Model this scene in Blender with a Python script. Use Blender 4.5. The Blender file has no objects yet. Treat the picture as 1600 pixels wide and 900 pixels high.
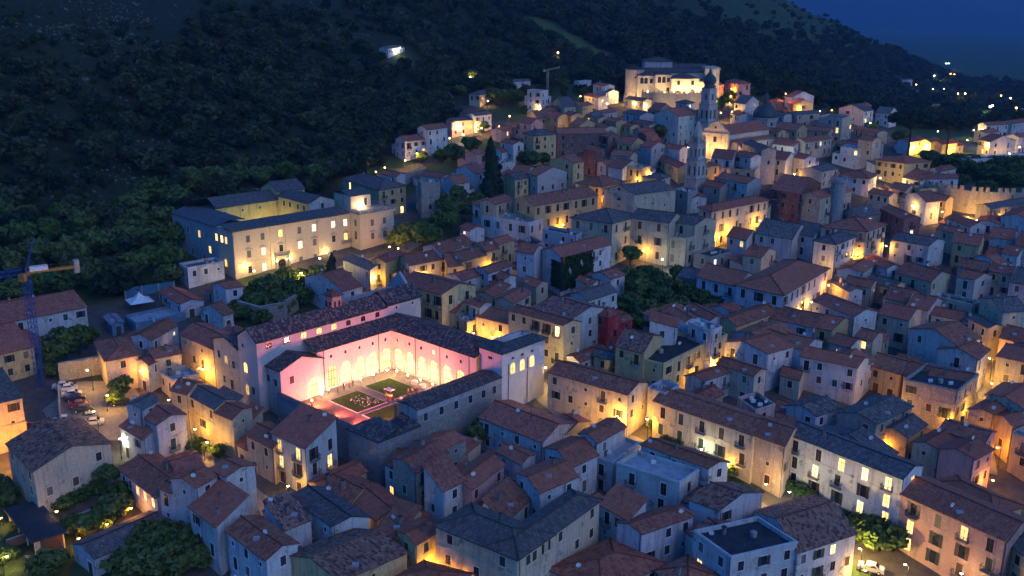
import bpy, bmesh, math, random
import numpy as np
from mathutils import Vector, Matrix

# ------------------------------------------------------------------ camera, sky, light, exposure
S = bpy.context.scene
COL = S.collection
CAM_F, CAM_PITCH, CAM_ROLL, CAM_Z = 1517.5, 0.27826, 0.00797, 90.0
cam_d = bpy.data.cameras.new('camera'); cam = bpy.data.objects.new('camera', cam_d); COL.objects.link(cam)
cam_d.sensor_width = 36.0; cam_d.lens = CAM_F / 1600 * 36.0
cam_d.clip_start = 1.0; cam_d.clip_end = 30000
_f = Vector((0, math.cos(CAM_PITCH), -math.sin(CAM_PITCH))); _r = Vector((1, 0, 0)); _u = _r.cross(_f)
_r2 = _r * math.cos(CAM_ROLL) + _u * math.sin(CAM_ROLL); _u2 = _u * math.cos(CAM_ROLL) - _r * math.sin(CAM_ROLL)
M = Matrix((_r2, _u2, -_f)).transposed().to_4x4(); M.translation = Vector((0, 0, CAM_Z))
cam.matrix_world = M
S.camera = cam
W = bpy.data.worlds.new('World'); S.world = W; W.use_nodes = True
wn = W.node_tree.nodes; wl = W.node_tree.links
sky = wn.new('ShaderNodeTexSky'); sky.sky_type = 'NISHITA'; sky.sun_disc = False
SUN_EL, SUN_AZ = 2.0, 135.0
sky.sun_elevation = math.radians(SUN_EL); sky.sun_rotation = math.radians(SUN_AZ); sky.altitude = 300; sky.ozone_density = 4.0; sky.air_density = 1.0; sky.dust_density = 0.3
tint = wn.new('ShaderNodeMix'); tint.data_type = 'RGBA'; tint.blend_type = 'MULTIPLY'; tint.inputs[0].default_value = 1.0
tint.inputs[7].default_value = (0.31, 0.65, 1.0, 1)
wl.new(sky.outputs[0], tint.inputs[6]); wl.new(tint.outputs[2], wn['Background'].inputs[0])
wn['Background'].inputs[1].default_value = 0.15
sun_d = bpy.data.lights.new('sun', 'SUN'); sun_o = bpy.data.objects.new('sun', sun_d); COL.objects.link(sun_o)
sun_d.energy = 0.085; sun_d.angle = math.radians(50); sun_d.color = (1.0, 0.93, 0.86)
_az, _el = math.radians(SUN_AZ), math.radians(34)
sun_o.rotation_euler = Vector((-math.sin(_az) * math.cos(_el), -math.cos(_az) * math.cos(_el), -math.sin(_el))).to_track_quat('-Z', 'Y').to_euler()
S.view_settings.view_transform = 'Standard'; S.view_settings.look = 'None'; S.view_settings.gamma = 1.0
S.view_settings.exposure = 2.78; S.view_settings.use_curve_mapping = False
S.render.engine = 'CYCLES'
S.cycles.use_denoising = True
S.cycles.use_adaptive_sampling = True; S.cycles.adaptive_threshold = 0.03; S.cycles.adaptive_min_samples = 16
S.cycles.max_bounces = 5; S.cycles.diffuse_bounces = 3; S.cycles.glossy_bounces = 2; S.cycles.transmission_bounces = 2; S.cycles.transparent_max_bounces = 4; S.cycles.volume_bounces = 0
S.cycles.sample_clamp_indirect = 2.0; S.cycles.caustics_reflective = False; S.cycles.caustics_refractive = False
LAMP_GAIN = 0.262
random.seed(7); rng = np.random.default_rng(11)

# ------------------------------------------------------------------ terrain function
def sstep(a, b, v):
    t = np.clip((v - a) / (b - a), 0, 1)
    return t * t * (3 - 2 * t)
FOOT = np.array([(-900, -120), (-420, 150), (-230, 222), (-150, 255), (-100, 285), (-72, 340), (-62, 400), (-52, 470), (-12, 548), (70, 640), (180, 760), (300, 900), (455, 1100), (600, 1310), (700, 1500)], float)
def foot_dist(x, y):
    """signed distance to the line where the mountain starts, positive uphill"""
    x = np.asarray(x, float); y = np.asarray(y, float)
    best = np.full(np.broadcast(x, y).shape, 1e9); sign = np.ones_like(best)
    for (ax, ay), (bx, by) in zip(FOOT[:-1], FOOT[1:]):
        dx, dy = bx - ax, by - ay
        t = np.clip(((x - ax) * dx + (y - ay) * dy) / (dx * dx + dy * dy), 0, 1)
        d = np.hypot(x - ax - t * dx, y - ay - t * dy)
        s = np.where((dx * (y - ay) - dy * (x - ax)) > 0, 1.0, -1.0)
        m = d < best
        best = np.where(m, d, best); sign = np.where(m, s, sign)
    return best * sign
TY = [-200, 0, 60, 130, 170, 220, 270, 330, 420, 500, 560, 640, 760, 900, 1400, 3000, 20000]
TL = [-14, -10, -6, 1, 6, 11, 17, 24, 36, 47, 51, 50, 44, 34, 8, -12, -20]
TR = [-16, -12, -8, -1, 4, 10, 15, 22, 30, 32, 29, 22, 13, 5, -8, -16, -20]
def ground(x, y):
    x = np.asarray(x, float); y = np.asarray(y, float)
    tl = (np.interp(y - 14, TY, TL) + np.interp(y, TY, TL) + np.interp(y + 14, TY, TL)) / 3
    tr = (np.interp(y - 14, TY, TR) + np.interp(y, TY, TR) + np.interp(y + 14, TY, TR)) / 3
    s = sstep(0.22, 0.44, x / np.maximum(y, 60.0))
    z = tl * (1 - s) + tr * s
    d = foot_dist(x, y)
    back = 1500 - y - 0.05 * x
    h = np.minimum(d, back)
    h = np.where(h > 0, h * h / (h + 25.0), 0) * 0.56
    h = np.minimum(h, 330)
    rough = np.sin(x * 0.021 + 1.3) * np.sin(y * 0.017 + x * .006) * 5 + np.sin(x * .055 + y * .031) * 2.2 + np.sin(y * .083 - x * .047 + 2) * 1.2
    z = z + h + rough * sstep(15, 140, h * 1.8)
    return z
MARKS = ['pink-lit cloister', 'blue tower crane', 'small car park', 'long white block', 'big salmon pink block', 'big cream hipped block', 'red tower house', 'floodlit palazzo', 'hilltop castle', 'curved church facade', 'pinnacled bell tower', 'onion-topped bell tower', 'dark church dome', 'umbrella pines', 'floodlit battlements', 'tall dark conifer', 'white classical palace', 'ivy-covered house', 'dark-roofed palazzo', 'ochre terrace block', 'long cream house', 'pale roof-terrace house', 'lit garden restaurant', 'old gabled farmhouse', 'church with pediment', 'yellow palace', 'round corner turret', 'lit hillside terrace', 'scaffolded white house', 'stained stone house', 'bottom mottled roof', 'yellow right street', 'fruit tree grove', 'lit left lane']
HOUSES = [
(0,'gL',9,'c','m',-82.4,152.4,12.8,52.0,132.2,14.3,15.1,'old gabled farmhouse with stained cream side wall and mottled roof'),
(0,'gR',11,'o','d',-104.3,168.6,16.7,39.8,135.4,11.6,19.9,'tall orange house with dark roof upper left of the old gabled farmhouse'),
(1,'f',6,'o','d',-104.1,170.3,11.9,30.0,134.1,10.5,4.5,''),
(1,'sL',3.92629,'w','m',-95.0,175.6,8.9,30.0,134.1,4.7,3.5,''),
(0,'f',3.2,'c','k',-78.1,141.6,5.7,38.5,132.9,4.6,13.7,'open garden pavilion under black slab roof at lower left'),
(0,'gR',3.6,'w','d',-66.3,137.0,5.5,51.9,141.8,13.9,6.7,'long low outbuilding with grey roof beside the garden trees'),
(0,'gL',6,'w','t',-60.4,149.6,9.5,52.6,134.6,7.8,15.0,'white garden restaurant with glowing windows under a wide red roof'),
(0,'gR',5.5,'w','t',-59.8,157.7,9.9,41.0,121.3,5.1,6.6,'two-storey white house with red roof upper right of the lit garden restaurant'),
(1,'gR',3.92618,'w','t',-63.0,163.5,8.4,41.0,121.3,4.6,4.1,''),
(0,'gL',9,'w','t',-66.5,168.1,14.7,52.0,132.9,6.2,6.5,'three-storey white house with red roof left of the lit left lane'),
(1,'gR',10.5,'w','d',-70.2,171.1,16.5,72.7,146.7,5.0,4.5,''),
(1,'sL',6.5,'w','t',-68.9,167.2,12.1,64.0,138.0,4.5,9.0,''),
(0,'gL',8.5,'c','t',-53.2,171.4,14.5,68.7,142.7,6.1,5.5,'three-storey cream house with red roof right of the lit left lane'),
(1,'sL',5.31031,'c','t',-52.3,178.0,10.4,68.7,142.7,5.1,3.8,''),
(0,'gL',8.8,'c','d',-57.5,174.7,15.2,61.9,135.9,5.5,10.5,'three-storey cream house with dark roof upper right of the lit left lane'),
(1,'sL',6.45696,'c','d',-57.2,181.7,12.0,61.9,135.9,4.2,7.7,''),
(0,'gL',9,'c','t',-64.5,180.1,16.0,78.6,152.6,6.4,4.5,'three-storey cream house with red roof above the lit left lane, nearest'),
(0,'gL',7.5,'c','t',-43.5,163.0,12.6,65.4,139.4,6.6,8.4,'two-storey cream house with red roof right of the lit left lane'),
(1,'gL',4.5026,'c','t',-49.9,168.5,9.6,65.4,139.4,5.1,3.4,''),
(0,'sL',10,'w','t',-36.6,158.9,14.6,60.2,139.8,8.4,10.0,'tall white house with lean-to roof against the cloister wall'),
(0,'gR',5,'c','t',-32.7,153.4,8.9,51.5,131.9,10.2,4.8,'two-storey cream house with red roof above the bottom mottled roof'),
(0,'gL',5.5,'y','t',-27.5,148.6,8.8,63.9,137.9,8.3,7.9,'two-storey yellow house with red roof above the bottom mottled roof'),
(0,'gL',6,'y','t',-22.1,143.9,8.7,46.4,126.5,6.4,10.3,'two-storey yellow house with red roof upper right of the bottom mottled roof'),
(0,'gL',8,'w','d',-28.5,139.3,10.2,28.5,131.4,6.2,13.5,'three-storey white house with dark roof above the bottom mottled roof'),
(0,'sR',8,'w','m',-35.9,138.3,10.1,43.9,130.9,4.8,6.8,'three-storey white house with mottled lean-to roof upper left of the bottom mottled roof'),
(1,'sR',6.30047,'w','m',-39.4,144.4,7.5,43.9,130.9,3.2,3.1,''),
(0,'gR',11,'w','t',-52.0,145.0,13.9,61.5,150.1,4.8,5.8,'tall white house with red roof right of the lit garden restaurant, nearest'),
(1,'gL',8.51653,'w','t',-57.0,147.9,11.4,61.5,150.1,3.1,3.2,''),
(0,'gL',11,'w','t',-47.7,148.2,14.3,48.3,141.9,5.5,4.5,'tall white house with red roof right of the lit garden restaurant, second nearest'),
(1,'sL',9,'w','t',-46.5,137.5,11.0,60.8,134.8,6.9,9.0,''),
(0,'gL',9.5,'w','t',-36.5,128.8,10.5,51.8,134.7,5.9,11.9,'three-storey white house with red roof left of the bottom mottled roof'),
(0,'gR',8,'y','m',-25.2,126.1,8.7,41.4,144.4,12.2,11.8,'three-storey yellow house with mottled roof below the bottom mottled roof'),
(0,'gR',8.5,'y','t',-14.7,134.1,10.1,52.3,130.3,5.2,5.0,'three-storey yellow house with red roof right of the bottom mottled roof'),
(0,'sL',7,'y','t',-17.8,137.6,9.0,64.3,147.0,6.9,4.5,'two-storey yellow house with red lean-to roof upper right of the bottom mottled roof'),
(1,'gR',5.64778,'s','t',-15.3,144.1,7.7,64.3,147.0,3.7,2.8,''),
(0,'hL',12,'c','d',1.1,126.2,12.7,51.9,143.6,8.6,15.8,'big cream block with slate-dark hipped roof and arched loggia at the bottom'),
(1,'hR',12.05,'c','d',1.3,126.3,12.8,53.0,144.6,22.2,5.4,''),
(0,'h',6.5,'y','t',-10.1,126.3,7.2,49.0,155.0,5.8,7.8,'two-storey yellow house with red hipped roof lower left of the big cream hipped block'),
(0,'h',6,'w','t',13.7,126.4,6.7,39.6,138.1,13.4,10.2,'two-storey white house with red hipped roof lower right of the big cream hipped block'),
(0,'sL',8,'w','t',19.3,141.5,10.5,48.9,128.3,5.0,7.0,'three-storey white house with red lean-to roof lower left of the pale roof-terrace house'),
(1,'sR',5.80264,'w','t',15.2,147.1,7.4,48.9,128.3,4.5,4.1,''),
(0,'gR',8,'w','t',21.0,138.0,10.1,32.5,138.5,10.9,4.8,'three-storey white house with red roof below the pale roof-terrace house'),
(0,'f',10,'w','k',33.4,129.9,11.0,22.0,118.9,12.2,8.9,'white house with black tarred roof and one chimney stack'),
(1,'gL',7.63665,'w','m',30.4,138.3,8.6,22.0,118.9,8.5,3.5,''),
(0,'h',6,'w','t',26.6,126.8,6.8,38.0,122.3,6.7,6.8,'two-storey white house with red hipped roof below the pale roof-terrace house'),
(0,'gR',9,'w','m',44.7,133.8,9.5,28.2,106.3,12.5,13.1,'three-storey white house with mottled roof lower left of the long white block'),
(0,'gL',8.5,'w','m',34.5,143.8,11.2,35.5,140.7,10.5,5.7,'three-storey white house with mottled roof lower right of the pale roof-terrace house'),
(1,'gL',5.8908,'w','m',32.7,149.3,8.6,35.5,140.7,8.8,3.8,''),
(0,'f',9,'w','b',29.0,150.9,12.6,49.5,143.7,6.5,12.5,'weathered pale house with big roof terrace and parapet piers'),
(0,'gL',9,'w','t',34.8,155.2,13.1,32.5,138.5,4.6,14.3,'three-storey white house with red roof right of the pale roof-terrace house'),
(0,'gL',8,'w','t',5.9,164.9,13.3,54.6,137.2,10.5,16.5,'three-storey white house with red roof left of the pale roof-terrace house, third nearest'),
(0,'gL',6,'y','t',10.5,171.4,12.0,49.5,123.5,7.7,4.5,'two-storey yellow house with red roof left of the pale roof-terrace house'),
(0,'gR',8,'w','t',10.7,156.7,12.3,44.9,118.9,7.3,8.9,'three-storey white house with red roof left of the pale roof-terrace house, second nearest'),
(0,'gR',9,'w','t',4.9,147.4,12.2,41.5,118.2,9.0,7.9,'three-storey white house with red roof upper right of the big cream hipped block'),
(0,'gL',7,'w','t',2.0,159.2,11.6,56.7,130.7,4.5,6.8,'two-storey white house with red roof above the big cream hipped block'),
(1,'sR',4.62944,'s','t',-2.5,164.4,8.4,56.7,130.7,2.9,3.6,''),
(0,'gR',9,'w','t',15.8,163.1,14.1,50.5,128.2,9.4,4.9,'three-storey white house with red roof left of the pale roof-terrace house, nearest'),
(1,'f',6.5,'w','b',18.5,160.9,11.3,55.4,138.6,10.7,4.5,''),
(0,'sR',10,'w','t',-11.2,146.2,13.0,48.2,125.5,5.3,6.3,'three-storey white house with red lean-to roof upper left of the big cream hipped block'),
(0,'gR',9,'p','t',-6.7,148.1,12.3,59.8,133.8,11.0,5.5,'three-storey pink house with red roof upper left of the big cream hipped block'),
(1,'sR',7.47598,'c','t',-9.9,153.3,9.8,59.8,133.8,7.9,3.0,''),
(0,'gR',10,'s','t',-16.2,151.5,13.7,57.7,131.7,9.3,6.9,'three-storey bare stone house with red roof upper left of the big cream hipped block'),
(1,'gL',7.21225,'w','t',-20.2,157.6,10.9,57.7,131.7,7.8,3.9,''),
(0,'gR',8,'s','t',-12.1,162.8,13.0,47.0,151.2,5.4,6.1,'three-storey bare stone house with red roof lower right of the pink-lit cloister'),
(1,'sL',5.69028,'c','t',-8.4,166.8,9.8,47.0,151.2,3.9,5.2,''),
(0,'sR',7,'w','t',-0.7,142.4,9.6,61.9,135.9,9.2,5.4,'two-storey white house with red lean-to roof above the big cream hipped block'),
(0,'gL',10,'c','t',44.8,164.9,15.0,55.6,135.0,9.0,22.9,'long cream house with row of small round attic windows'),
(0,'gL',10.5,'c','t',49.6,161.1,14.7,58.8,134.2,9.6,6.4,'three-storey cream house with red roof left of the long white block'),
(1,'sL',8.93122,'c','t',53.3,170.7,12.2,58.8,134.2,4.7,4.2,''),
(0,'gL',13,'w','d',66.4,149.2,14.4,42.5,129.2,7.2,23.6,'long white four-storey block with many lit windows and balconies'),
(1,'gR',11.3621,'w','d',67.2,159.6,12.8,42.5,129.2,4.8,15.0,''),
(0,'gL',12,'p','t',77.0,133.9,11.6,41.7,124.5,9.3,18.6,'big salmon pink block with long iron balcony at lower right'),
(0,'h',10,'y','t',79.7,144.0,10.8,23.7,119.8,6.7,12.4,'yellow house with huge dark red hipped roof behind the salmon block'),
(1,'gL',7.90412,'w','t',74.3,155.1,8.7,23.7,119.8,5.0,4.0,''),
(0,'gL',11,'o','d',80.4,127.5,9.8,26.9,100.9,6.7,8.8,'tall orange house with dark roof lower right of the big salmon pink block'),
(1,'gR',9.13361,'w','d',86.4,130.5,8.0,26.9,100.9,5.0,6.6,''),
(0,'gR',7,'w','d',60.7,179.0,12.9,35.8,131.2,8.0,6.8,'two-storey white house with dark roof upper left of the long white block'),
(1,'gL',4.77208,'w','t',57.0,184.7,10.6,35.8,131.2,6.1,4.5,''),
(0,'gR',9,'s','d',70.8,173.9,13.6,40.1,138.8,13.6,7.8,'three-storey bare stone house with dark roof upper right of the long white block'),
(0,'gR',7,'y','d',76.5,172.5,11.3,45.5,123.8,9.0,6.1,'two-storey yellow house with dark roof right of the long white block'),
(0,'gR',7.5,'c','t',80.5,167.7,11.2,41.2,142.8,8.8,4.6,'two-storey cream house with red roof below the stained stone house'),
(0,'gR',9,'p','t',84.5,161.8,12.0,38.8,137.0,7.0,6.2,'three-storey pink house with red roof above the big salmon pink block'),
(0,'gL',8,'p','t',89.8,169.2,11.9,47.7,137.3,6.8,8.4,'three-storey pink house with red roof lower right of the stained stone house'),
(0,'gR',8,'y','t',96.4,179.7,13.2,40.9,146.9,7.9,4.6,'three-storey yellow house with red roof below the yellow right street, nearest'),
(0,'gR',8,'y','t',98.0,175.3,12.6,24.5,98.5,4.7,5.7,'three-storey yellow house with red roof below the yellow right street, second nearest'),
(0,'gR',9,'c','t',102.4,180.0,14.2,44.2,118.2,10.2,8.6,'three-storey cream house with red roof lower right of the yellow right street'),
(1,'sL',7.70718,'s','t',109.7,187.1,12.0,44.2,118.2,4.7,6.4,''),
(0,'f',9,'c','k',99.0,167.6,12.7,38.6,112.6,8.0,5.6,'three-storey cream house with black flat roof lower right of the yellow right street'),
(1,'sL',6.48804,'c','k',105.1,173.2,9.3,38.6,112.6,3.6,4.3,''),
(0,'f',10,'s','k',91.5,185.7,15.9,48.3,143.8,13.5,10.7,'three-storey bare stone house with black flat roof right of the stained stone house'),
(0,'gR',8,'w','t',-128.6,210.3,18.1,43.2,133.1,30.8,16.8,'three-storey white house with red roof left of the blue tower crane'),
(1,'sR',6.50126,'w','t',-140.1,222.5,15.7,43.2,133.1,24.2,4.8,''),
(0,'gR',8,'y','t',-120.8,193.5,16.3,46.0,138.1,18.6,19.7,'three-storey yellow house with red roof lower left of the blue tower crane'),
(1,'sL',6.58738,'y','t',-109.7,208.4,14.0,46.0,138.1,4.6,14.4,''),
(0,'h',8,'c','t',-87.5,197.1,16.7,34.5,120.9,6.7,14.0,'three-storey cream house with red hipped roof upper right of the small car park'),
(1,'sR',4.97328,'c','t',-94.0,209.6,12.8,34.5,120.9,4.3,4.3,''),
(0,'gR',8,'w','t',-81.5,207.4,17.8,78.2,152.2,11.5,6.1,'three-storey white house with red roof upper right of the small car park'),
(1,'sR',5.25298,'w','t',-86.7,211.6,14.1,78.2,152.2,6.9,4.9,''),
(0,'gR',7,'c','t',-78.3,200.4,16.0,35.7,129.2,5.9,6.9,'two-storey cream house with red roof upper right of the small car park'),
(0,'gR',6.5,'w','t',-78.9,198.3,15.3,71.5,145.5,4.5,4.5,'two-storey white house with red roof upper right of the small car park'),
(0,'f',5,'c','b',-72.4,194.2,13.4,46.0,131.0,6.0,7.0,'two-storey cream house with grey-blue flat roof upper left of the lit left lane'),
(0,'gL',9,'c','t',-65.1,200.8,18.1,62.6,136.6,8.5,14.9,'three-storey cream house with red roof above the lit left lane, second nearest'),
(1,'sL',7.74443,'w','t',-61.2,208.4,15.9,62.6,136.6,4.8,11.6,''),
(0,'f',3,'b','b',-92.9,228.1,15.0,44.8,128.2,13.1,8.5,'low blue house with grey-blue flat roof right of the blue tower crane'),
(0,'gL',4,'w','t',-84.8,237.7,17.1,31.0,129.9,5.8,15.0,'low white house with red roof lower left of the floodlit palazzo, second nearest'),
(0,'gR',4,'w','t',-72.1,230.8,16.3,56.5,138.4,3.3,10.3,'low white house with red roof lower left of the floodlit palazzo, nearest'),
(0,'gL',3,'b','b',-98.3,226.9,14.9,50.6,124.6,3.0,8.1,'low blue house with grey-blue roof right of the blue tower crane'),
(0,'f',6,'w','d',-89.1,257.6,21.5,43.5,128.9,10.7,6.2,'two-storey white house with dark flat roof left of the floodlit palazzo'),
(1,'gR',6.1,'w','t',-74.5,242.8,19.8,36.2,137.6,4.5,6.2,''),
(1,'gL',3.56832,'s','t',-78.6,247.3,17.3,36.2,137.6,3.4,5.2,''),
(0,'gR',8,'w','t',-43.1,237.1,21.1,48.7,133.1,6.5,18.0,'three-storey white house with red roof lower right of the floodlit palazzo'),
(1,'sL',6.61493,'w','t',-42.5,246.0,18.8,48.7,133.1,3.1,10.8,''),
(0,'gL',6,'w','d',-38.9,256.8,21.4,54.4,128.4,5.8,15.1,'two-storey white house with dark roof right of the floodlit palazzo'),
(0,'gR',8,'y','t',-34.7,257.3,23.5,69.9,143.9,11.0,5.0,'three-storey yellow house with red roof right of the floodlit palazzo'),
(1,'sL',6.10161,'c','t',-32.2,268.5,20.7,69.9,143.9,5.0,3.3,''),
(0,'gR',5,'c','t',-28.7,252.7,19.9,54.8,128.8,5.6,7.5,'two-storey cream house with red roof right of the floodlit palazzo, nearest'),
(0,'gR',7.5,'c','t',-28.2,256.4,22.9,38.9,112.9,13.0,9.6,'two-storey cream house with red roof right of the floodlit palazzo, second nearest'),
(0,'gR',7,'y','t',-17.6,257.0,22.4,27.3,101.3,4.5,13.9,'two-storey yellow house with red roof left of the ivy-covered house'),
(0,'gR',8,'y','t',-13.8,258.8,23.6,49.1,123.1,9.9,9.6,'three-storey yellow house with red roof left of the ivy-covered house, third nearest'),
(0,'gR',8.5,'w','t',-19.8,263.7,24.7,54.7,128.7,14.7,9.2,'three-storey white house with red roof lower left of the tall dark conifer'),
(1,'gR',6.43332,'w','t',-11.3,275.7,22.7,54.7,128.7,3.7,6.2,''),
(0,'gR',8,'y','t',-7.3,266.4,24.6,41.3,115.3,4.8,10.2,'three-storey yellow house with red roof left of the ivy-covered house, second nearest'),
(0,'gR',8.5,'y','t',-3.8,270.8,25.6,54.0,128.0,7.2,6.0,'three-storey yellow house with red roof left of the ivy-covered house, nearest'),
(1,'gR',5.85486,'w','t',-0.6,278.0,22.9,54.0,128.0,5.0,4.8,''),
(0,'gL',11,'y','t',-17.2,228.2,23.0,46.1,138.8,11.5,16.2,'tall yellow house with shuttered balcony windows behind the cloister'),
(0,'gR',7,'w','t',-12.9,247.5,21.3,49.7,134.4,9.6,7.0,'two-storey white house with red roof left of the ivy-covered house, third nearest'),
(0,'gR',8,'w','t',-6.3,250.0,22.6,52.8,126.8,10.4,5.7,'three-storey white house with red roof left of the ivy-covered house'),
(0,'gL',7,'w','t',-2.1,248.2,21.4,46.1,120.1,4.5,7.4,'two-storey white house with red roof left of the ivy-covered house, second nearest'),
(0,'gR',7,'c','t',-4.9,236.6,20.0,69.3,143.3,12.3,5.5,'two-storey cream house with red roof lower left of the ivy-covered house, third nearest'),
(1,'sR',4.35293,'s','t',-9.3,239.9,16.4,69.3,143.3,7.7,4.2,''),
(0,'gR',7.5,'c','t',0.3,231.1,19.9,64.8,138.8,10.8,6.1,'two-storey cream house with red roof lower left of the ivy-covered house, second nearest'),
(1,'gR',5.04252,'w','t',3.6,242.1,17.4,64.8,138.8,3.2,4.7,''),
(0,'gL',6,'c','t',-13.9,228.9,18.1,68.4,142.4,8.9,4.5,'two-storey cream house with red roof upper right of the pink-lit cloister'),
(0,'f',6,'c','k',-10.8,223.6,17.5,45.2,119.2,4.5,6.4,'two-storey cream house with black flat roof upper right of the pink-lit cloister'),
(0,'gL',7.5,'c','t',-0.8,219.3,18.5,68.3,143.3,8.8,9.8,'two-storey cream house with red roof left of the red tower house'),
(0,'gL',9,'w','t',-7.7,225.0,20.7,54.9,128.9,4.5,4.7,'three-storey white house with red roof lower left of the ivy-covered house'),
(0,'gL',13,'c','t',11.6,206.1,22.6,31.7,137.7,4.7,16.7,'tall cream house with red roof left of the red tower house'),
(0,'gL',12,'w','m',13.6,211.3,22.2,43.0,132.0,12.7,11.7,'tall white house with big speckled tile roof beside the red tower house'),
(1,'sR',10.5079,'s','m',5.8,220.0,19.8,43.0,132.0,10.7,4.0,''),
(0,'h',11,'r','t',22.5,215.6,21.6,48.9,136.4,5.4,4.5,'narrow red tower house with overhanging hipped roof'),
(1,'gR',8.14192,'r','t',26.1,219.7,18.8,48.9,136.4,4.5,3.4,''),
(0,'gR',9,'w','d',18.7,229.8,21.2,47.0,121.7,12.0,7.2,'three-storey white house with dark roof upper left of the red tower house'),
(1,'sR',7.63182,'w','m',17.4,238.6,18.9,47.0,121.7,8.6,4.2,''),
(0,'f',11,'y','k',31.9,191.4,19.1,49.9,141.8,20.4,11.8,'ochre block with roof terrace and white penthouse above a lit street'),
(1,'gL',12.5,'y','m',27.8,193.3,20.8,63.4,141.0,12.4,6.9,''),
(0,'gL',8,'y','d',21.8,199.4,16.9,67.9,141.9,4.8,4.5,'three-storey yellow house with dark roof below the red tower house'),
(1,'sL',5.65164,'y','m',23.1,204.2,13.7,67.9,141.9,3.6,3.0,''),
(0,'f',10.5,'y','k',44.9,204.5,20.0,46.2,120.2,5.7,7.2,'three-storey yellow house with black flat roof right of the ochre terrace block'),
(0,'sR',13,'w','t',36.5,205.2,22.5,75.5,-178.5,6.6,5.9,'tall white house with red lean-to roof below the fruit tree grove'),
(0,'f',13,'w','b',44.1,203.6,22.4,48.3,122.3,4.5,7.5,'tall white house with grey-blue flat roof upper right of the ochre terrace block'),
(1,'sR',10.1128,'w','b',40.5,210.3,18.6,48.3,122.3,3.1,5.1,''),
(0,'gL',8,'w','t',47.4,220.9,19.2,37.6,111.6,4.5,11.6,'three-storey white house with red roof lower right of the fruit tree grove, second nearest'),
(1,'sL',6.39792,'w','m',49.7,226.9,16.7,37.6,111.6,3.4,9.7,''),
(0,'gL',9,'w','t',40.7,217.7,19.8,35.3,109.3,4.5,7.9,'three-storey white house with red roof lower right of the fruit tree grove, nearest'),
(0,'gR',7,'c','t',38.4,226.4,18.8,54.2,160.2,8.7,4.5,'two-storey cream house with red roof below the fruit tree grove'),
(1,'sR',5.6973,'c','t',35.7,230.0,16.6,54.2,160.2,6.8,3.0,''),
(0,'gR',6,'w','t',54.5,231.0,18.3,38.6,133.0,4.5,5.8,'two-storey white house with red roof lower left of the white classical palace'),
(1,'gR',4.72748,'s','t',50.8,235.4,17.1,38.6,133.0,4.1,4.7,''),
(0,'gR',8,'y','t',53.0,217.8,18.8,43.2,117.2,17.5,6.7,'three-storey yellow house with red roof lower left of the white classical palace'),
(0,'gR',8,'w','t',58.2,208.5,17.6,42.2,125.1,11.8,10.4,'three-storey white house with red roof below the white classical palace, nearest'),
(0,'gR',9,'w','t',56.2,201.3,17.9,36.0,138.4,8.9,11.3,'three-storey white house with red roof right of the ochre terrace block'),
(0,'gL',7,'c','t',51.9,194.7,15.3,45.5,131.6,5.0,9.8,'two-storey cream house with red roof upper right of the long cream house'),
(0,'gR',6,'w','t',41.1,193.8,14.4,39.0,140.4,9.4,4.5,'two-storey white house with red roof lower right of the ochre terrace block'),
(0,'gR',7,'c','t',38.6,181.7,14.2,46.5,123.6,7.6,5.2,'two-storey cream house with red roof above the long cream house'),
(1,'sR',4.20442,'w','t',36.0,186.3,10.5,46.5,123.6,6.9,3.0,''),
(0,'f',9,'p','k',47.8,176.2,15.3,33.6,107.6,5.6,6.8,'three-storey pink house with black flat roof right of the long cream house'),
(0,'gL',8,'w','t',60.9,209.4,17.7,50.8,124.8,6.9,7.6,'three-storey white house with red roof below the white classical palace, second nearest'),
(0,'gL',8.5,'w','t',65.4,205.2,17.5,46.0,140.5,8.7,6.0,'three-storey white house with red roof lower right of the white classical palace, nearest'),
(1,'sL',6.46234,'w','t',70.1,212.6,14.5,46.0,140.5,3.3,4.1,''),
(0,'gL',7.5,'w','t',71.8,219.8,18.0,56.8,139.5,11.6,11.2,'two-storey white house with red roof lower right of the white classical palace'),
(0,'gL',7.5,'y','t',75.9,218.8,17.7,44.2,146.8,11.6,4.5,'two-storey yellow house with red roof lower right of the white classical palace'),
(0,'gL',9,'w','t',82.7,223.6,19.6,31.9,114.8,8.2,14.6,'three-storey white house with red roof lower right of the white classical palace, second nearest'),
(0,'gL',9,'w','t',74.7,197.0,16.5,51.8,145.7,7.3,12.5,'three-storey white house with red roof left of the stained stone house'),
(1,'gR',7.76413,'w','t',79.2,202.7,15.3,51.8,145.7,3.6,8.4,''),
(0,'gL',8,'w','t',76.9,208.7,16.9,47.1,131.3,7.5,5.2,'three-storey white house with red roof upper left of the stained stone house'),
(0,'gL',8.5,'c','t',82.9,211.4,17.6,51.0,125.0,7.2,4.5,'three-storey cream house with red roof upper left of the stained stone house'),
(1,'gR',6.31937,'c','t',87.5,217.1,15.4,51.0,125.0,5.1,3.5,''),
(0,'gL',8,'c','t',96.5,225.0,18.4,52.5,138.3,10.8,7.5,'three-storey cream house with red roof above the stained stone house'),
(1,'gL',6.16914,'c','t',91.6,231.0,16.6,52.5,138.3,7.5,4.2,''),
(0,'gL',5,'c','t',62.7,197.7,13.2,63.9,139.1,6.2,4.5,'two-storey cream house with red roof upper left of the long white block'),
(0,'gL',6.5,'y','t',85.4,199.5,14.0,49.5,130.0,9.7,7.7,'two-storey yellow house with red roof upper left of the stained stone house'),
(1,'sL',5.29974,'y','t',91.7,206.9,11.9,49.5,130.0,4.4,5.9,''),
(0,'gL',7,'p','t',88.8,194.8,14.0,52.9,126.9,10.9,5.1,'two-storey pink house with red roof above the stained stone house'),
(1,'sL',5.3928,'p','t',95.0,203.9,11.5,52.9,126.9,4.4,3.3,''),
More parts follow.
